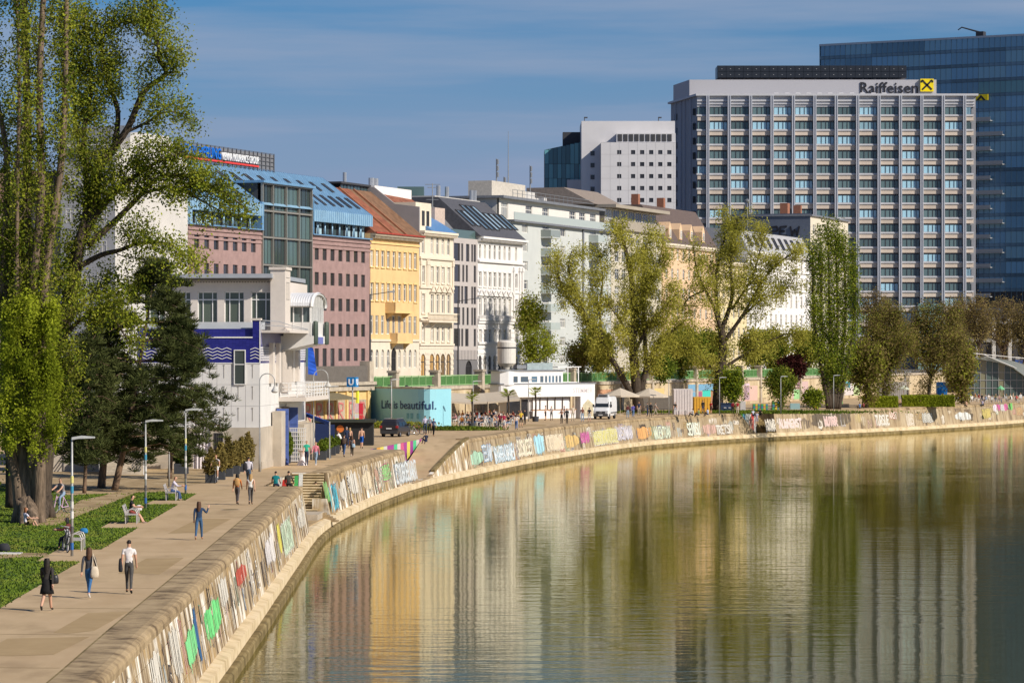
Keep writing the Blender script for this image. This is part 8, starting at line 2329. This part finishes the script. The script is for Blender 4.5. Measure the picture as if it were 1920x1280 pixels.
# palms
def palm(label,x,y,h,seed):
    rng=random.Random(seed); root=empty('palm',G(x,y),0,label,'palm','potted palms at the cafe')
    mb=MB(); mb.lathe([(.35,0),(.42,.6),(.38,.6)],(0,0,0),10); mb.build('pot',M_PLB,root)
    mb=MB(); mb.tube([(0,0,.5),(.05,0,h*.6),(0,0,h)],[.13,.10,.11],7); mb.build('trunk',BARK_D,root)
    mb=MB()
    for i in range(26):
        a=rng.uniform(0,6.28); el=rng.uniform(-.3,1.1); L=rng.uniform(.8,1.15); d=Vector((math.cos(a)*math.cos(el),math.sin(a)*math.cos(el),math.sin(el)))
        c=Vector((0,0,h))+d*L*.55; sd=d.cross(Vector((0,0,1))).normalized()
        for q in range(7):
            f=(q-3)/3; e=c+(d+sd*f*.9-Vector((0,0,.18))).normalized()*L*.5
            w_=(sd*.3+Vector((0,0,1))*.3).normalized()*.05
            mb.add([c-w_,c+w_,e],[(0,1,2)],0)
        mb.bar(Vector((0,0,h)),c,.03)
    mb.build('fronds',LF_YG,root)
palm('left potted fan palm at the edge of the cafe seats',885,803,3.2,1); palm('right potted fan palm before the awning end',953,795,3.2,2); palm('fan palm standing before the bar counter',1004,790,3.3,3)
# seated cafe guests: each with a chair
M_CHW=plain('chair_white',(.66,.65,.62),.5)
mbc=MB(); mbc.box(-.23,.23,-.22,.24,.42,.46); CH_SEAT=mbc.mesh('seat',M_CHW)
mbc=MB(); mbc.obox((0,-.27,.68),(.22,0,0),(0,.012,-.05),(0,.05,.22)); CH_BACK=mbc.mesh('backrest',M_CHW)
mbc=MB(); mbc.box(-.02,.02,-.02,.02,0,.43); CH_LEG=mbc.mesh('leg',M_CHW)
def chair(loc,rz,lb):
    root=empty('cafe_chair',loc,rz,lb,'chair','white chairs under the seated guests')
    link('seat',CH_SEAT,root); link('backrest',CH_BACK,root)
    for x,y in ((-.2,-.2),(.2,-.2),(-.2,.2),(.2,.2)): link('leg',CH_LEG,root,(x,y,0))
rr=random.Random(17)
TOPS=[('white',(.66,.63,.60)),('cream',(.58,.48,.36)),('black',(.02,.02,.022)),('navy',(.03,.045,.10)),('red',(.40,.04,.045)),('pink',(.55,.30,.30)),('pale blue',(.38,.46,.60)),('grey',(.22,.22,.23)),('olive',(.14,.13,.06)),('orange',(.55,.22,.05))]
ORD=['first','second','third','fourth','fifth','sixth','seventh','eighth','ninth','tenth','eleventh','twelfth','thirteenth','fourteenth']
for r_,(yrow,xa,xb,n) in enumerate(((799,862,957,13),(795,850,962,15),(790,846,975,15),(785,852,985,12))):
    cnt={}
    for i in range(n):
        x=xa+(xb-xa)*(i+rr.uniform(.2,.8))/n; g=G(x,yrow+rr.uniform(-1.2,1.2)); hd=rr.uniform(-.6,.6)+(TO-.8 if rr.random()<.6 else-1.2)
        tn,tc=rr.choice(TOPS[:3]+TOPS); cnt[tn]=cnt.get(tn,0)+1
        chair(g,hd,'white chair of the guest in %s, %s such in the %s cafe row'%(tn,ORD[cnt[tn]-1],['front','second','third','back'][r_]))
        person('seated cafe guest in %s top, %s such from the left in the %s row'%(tn,ORD[cnt[tn]-1],['front','second','third','back'][r_]),g,hd,rr.choice(['sit','sitlean','sit','sitlong']),rr.uniform(1.62,1.82),tc,rr.choice([NAV,BLK,JEAN,(.5,.45,.38),LJEAN]),rr.choice([BLK,(.5,.48,.45)]),rr.choice(['dark','brown','blond','black','grey','brown']),rr.choice([0,0,.15]),rr.choice(['short','long','short']),rr.choice(['long','long','shorts']))
# walkers and standing people farther off
FAR=[(937,806,TO+.3,'stand','person in dark red top standing at the front of the cafe',(.14,.02,.03),BLK,'grey','short','long'),(945,806,.2,'stroll','person with crimson backpack standing beside the dark red top',(.30,.02,.06),(.6,.58,.55),'brown','short','shorts'),
       (968,806,.1,'walk','woman in white top and blue jeans before the cafe',(.60,.50,.45),(.06,.14,.33),'brown','short','long'),(977,801,TO,'hold','person with yellow bag carrying things before the bar',(.60,.42,.05),BLK,'dark','short','shorts'),(984,796,1.0,'stand','person in black standing at the palm before the bar',BLK,BLK,'dark','long','long'),
       (1023,788,1.4,'stand','bare-armed man in black shorts at the bar counter',(.55,.42,.34),BLK,'dark','none','shorts'),(1034,788,TO-.4,'hold','man in white shirt and grey trousers at the bar counter',(.62,.58,.55),(.15,.15,.14),'dark','short','long'),(1053,794,2.5,'hold','bare-armed woman in black trousers walking past the bar',(.55,.32,.22),BLK,'brown','none','long'),(1063,795,TO,'stroll','person all in black walking past the bar',BLK,BLK,'black','long','long'),
       (1058,788,-1.4,'stand','person in dark top behind the pair at the bar',(.12,.05,.06),(.5,.5,.48),'dark','short','long'),(1074,789,TO,'stand','man in cream clothes at the end of the bar counter',(.58,.50,.38),(.50,.45,.35),'blond','short','long'),(1092,791,.3,'stand','red-haired person with dark pushchair left of the van',(.16,.07,.05),LJEAN,'red','long','long'),(1105,791,.1,'stand','man in black t-shirt and light shorts left of the van',(.02,.022,.03),(.42,.40,.40),'dark','short','shorts'),
       (1177,784,.2,'stand','person in maroon top and pale jeans right of the van',(.10,.03,.03),LJEAN,'brown','long','long'),(1187,783,.1,'walk','person in violet and blue jacket right of the van',(.10,.09,.32),(.10,.18,.34),'dark','long','long'),(1198,779,TO,'stand','person in dark blue below the first parasol',NAV,(.4,.36,.3),'brown','short','long'),(1220,782,.2,'stroll','person in long black coat below the second parasol',BLK,BLK,'blond','long','long'),(1229,779,-1.3,'walk','person in pale top right of the black coat',(.5,.45,.40),(.4,.34,.28),'dark','short','long'),(1214,780,1.3,'hold','person in dark grey behind the black coat',(.06,.06,.065),NAV,'dark','long','long'),
       (1266,778,TO,'stand','person in black top and pale trousers at the white container',(.04,.035,.03),(.45,.45,.48),'dark','short','long'),(1318,776,.4,'stand','person in dark clothes before the orange container',BLK,NAV,'dark','long','long'),(1333,776,-.8,'stand','person in bright red shirt before the orange container',(.50,.02,.03),(.10,.05,.05),'dark','short','shorts'),(1374,776,.2,'stand','person in dark red beside the dark blue skip',(.16,.01,.02),BLK,'dark','long','long'),(1383,776,.1,'stand','person in crimson top and pale trousers beside the pallets',(.30,.02,.03),(.5,.42,.34),'brown','short','long'),
       (1718,759,-.9,'stand','person in pale blue right of the hedge gap',(.45,.50,.58),LJEAN,'grey','short','long'),(1732,759,.4,'stand','person in dark clothes, left of the far pair',BLK,NAV,'dark','long','long'),(1741,759,.8,'stand','person in dark clothes, right of the far pair',(.06,.05,.05),BLK,'dark','long','long'),(1756,759,0,'stand','distant person in red jacket before the hedge',(.45,.03,.03),BLK,'dark','long','long'),(1769,759,0,'walk','distant person in black right of the red jacket',BLK,BLK,'dark','long','long')]
for (x,y,hd,po,lb,tc,bc,hr,sl_,lg_) in FAR: person(lb,G(x,y),hd,po,random.uniform(1.66,1.82),tc,bc,BLK,hr,.12 if 'woman' in lb else 0,sl_,lg_)
SEATF=[(1299,779,1.2,'ground','person in white sitting on the ground left of the orange container',(.6,.56,.54),BLK),(1310,779,1.0,'ground','person in green sitting on the ground before the orange container',(.20,.26,.10),NAV),(1327,778,.8,'ground','person in blue and white sitting on the quay edge',(.40,.45,.6),NAV),(1412,780,TO+.4,'ground','person in pale blue sitting at the top of the far steps',(.45,.48,.58),NAV),(1425,779,TO,'ground','person in black sitting at the top of the far steps',BLK,BLK),
         (1612,766,.4,'ground','person in blue sitting beyond the far steps by the hedge',(.08,.16,.34),BLK),(1619,765,.2,'ground','person in dark red sitting by the hedge',(.2,.05,.05),BLK),(1686,760,TO,'ground','person in peach sitting at the hedge gap',(.55,.34,.22),BLK),(1695,760,TO,'ground','person in navy sitting at the hedge gap',NAV,BLK),(1812,762,.3,'ground','person with bare arms sitting on the far quay edge',(.5,.3,.2),BLK),(1842,760,-.3,'ground','person in lilac sitting on the far quay edge',(.45,.42,.55),NAV)]
for (x,y,hd,po,lb,tc,bc) in SEATF: person(lb,G(x,y),hd,po,1.74,tc,bc,BLK,'dark',0,'short')
person('person in patterned dark dress coming down the far steps',G(1408,806,-1.9),TO,'stand',1.7,(.08,.05,.05),(.25,.14,.10),BLK,'dark',.1,'short','shorts'); person('person in lilac shorts on the far steps',G(1419,797,-1.2),TO,'stand',1.75,(.42,.38,.48),(.40,.36,.46),BLK,'dark',0,'short','shorts')
rr=random.Random(5); cnt={}
for i in range(22):
    x=1775+i*6.6; y=rr.choice([751,753,755]); g=G(x,y); hd=rr.uniform(0,6.28); tn,tc=rr.choice(TOPS); cnt[tn]=cnt.get(tn,0)+1; o_=ORD[cnt[tn]-1]; chair(g,hd,'white chair of the %s %s-clad guest at the station cafe'%(o_,tn))
    person('distant station cafe guest in %s top, %s such from the left'%(tn,o_),g,hd,'sit',1.74,tc,rr.choice([NAV,BLK,JEAN,(.5,.45,.38)]),BLK,rr.choice(['dark','brown','blond','grey']),0,rr.choice(['short','long']))
finish_people()
# ------------------------------------------------------------------ containers, pallets and other bits along the far promenade
def crate(name,label,x0,x1,y0,y1,dep,m,cat,extra=None,group=None):
    g=G((x0+x1)/2,y1); w=(x1-x0)*g.y/F; h=ZA(y0,g.y)
    root=empty(name,g,0,label,cat,group)
    mb=MB(); mb.box(-w/2,w/2,0,dep,0,h); mb.build('shell',m,root)
    if extra == 'ribs':
        for i in range(int(w/.35)):
            mb=MB(); mb.box(-w/2+.35*i+.05,-w/2+.35*i+.18,-.04,0,.1,h-.1); mb.build('rib',m,root)
    if extra == 'lid':
        mb=MB(); mb.box(-w/2-.05,w/2+.05,-.08,dep+.05,h,h+.12); mb.build('lid',m,root)
        for q in (-.25,.2): mb=MB(); mb.box(w*q,w*q+.35,-.1,-.02,h*.55,h*.62); mb.build('handle',M_WTRIM,root)
    if extra == 'rows':
        k=3
        for i in range(k):
            for j in range(3):
                mb=MB(); mb.box(-w/2+w*j/3+.02,-w/2+w*(j+1)/3-.02,-.05,.0,h*i/k+.02,h*(i+1)/k-.02); mb.build('board',plain('pallet_%d'%((i*2+j)%4),[(.05,.36,.14),(.62,.50,.05),(.06,.22,.36),(.58,.25,.10)][(i*2+j)%4],.7),root)
    return root
wc=crate('white_container','white painted container with faint purple stripes',1263,1299,729,777,3,mat('container_white',(.62,.56,.54),.7,var=.06),'container','ribs')
crate('orange_container','low orange container right of the white one',1301,1333,744,775,2.5,mat('container_orange',(.62,.34,.04),.7,var=.06),'container','ribs')
crate('refuse_skip','dark blue refuse skip behind the lamp post',1352,1372,757,774,1.6,plain('skip_blue',(.02,.04,.09),.6),'skip','lid')
crate('white_cabin','small white painted cabin beside the pallets',1388,1398,752,773,1.5,plain('cabin_white',(.58,.54,.52),.8),'cabin')
crate('pallet_seat','green and yellow painted pallet seat, left one',1412,1425,757,769,1.2,plain('pallet_back',(.25,.22,.12),.8),'pallet seat','rows')
crate('pallet_seat','green and yellow painted pallet seat, right one',1427,1440,757,769,1.2,MATS['pallet_back'],'pallet seat','rows')
crate('wood_pile','stack of brown pallets right of the painted seats',1448,1462,753,768,1.5,mat('pallet_wood',(.24,.14,.07),.8,var=.2),'pallets','rows')
crate('flower_trough','long low trough with pale rim at the painted wall',1482,1500,756,767,1.0,plain('trough_teal',(.25,.40,.42),.7),'trough')
crate('green_bin','bright green bin right of the columnar poplar',1574,1580,749,757,.6,plain('bin_green',(.04,.50,.09),.6),'bin')
crate('yellow_post_box','yellow box on a post left of the columnar poplar',1525,1531,738,765,.4,plain('box_yellow',(.62,.36,.03),.6),'post box')
crate('white_bench_block','pale stone block seat right of the columnar poplar',1570,1592,757,764,.8,M_CONC,'block')
crate('grey_container','long grey container behind the hedge',1648,1700,716,748,3,mat('container_grey',(.34,.32,.29),.8),'container','ribs')
crate('blue_shutter','bright blue shutter box behind the budding tree',1757,1776,716,740,1.5,plain('shutter_blue',(.01,.16,.48),.6),'shutter')
sb_=crate('grey_stall','dark grey stall below the parasols',1180,1262,742,768,2,mat('stall_grey',(.16,.145,.13),.8),'stall')
for i,(x,y) in enumerate(((1235,777),(1250,777),(1278,780),(1292,780))):
    g=G(x,y); root=empty('cafe_table',g,0,['low table below the second parasol, left','low table below the second parasol, right','white table before the white container, left','white table before the white container, right'][i],'table')
    mb=MB(); mb.box(-.5,.5,-.4,.4,.70,.74); mb.build('table_top',M_CHW if i>1 else D_FRAME,root)
    for a,b_ in ((-.4,-.3),(.4,-.3),(-.4,.3),(.4,.3)): mb=MB(); mb.box(a-.02,a+.02,b_-.02,b_+.02,0,.7); mb.build('leg',D_FRAME,root)
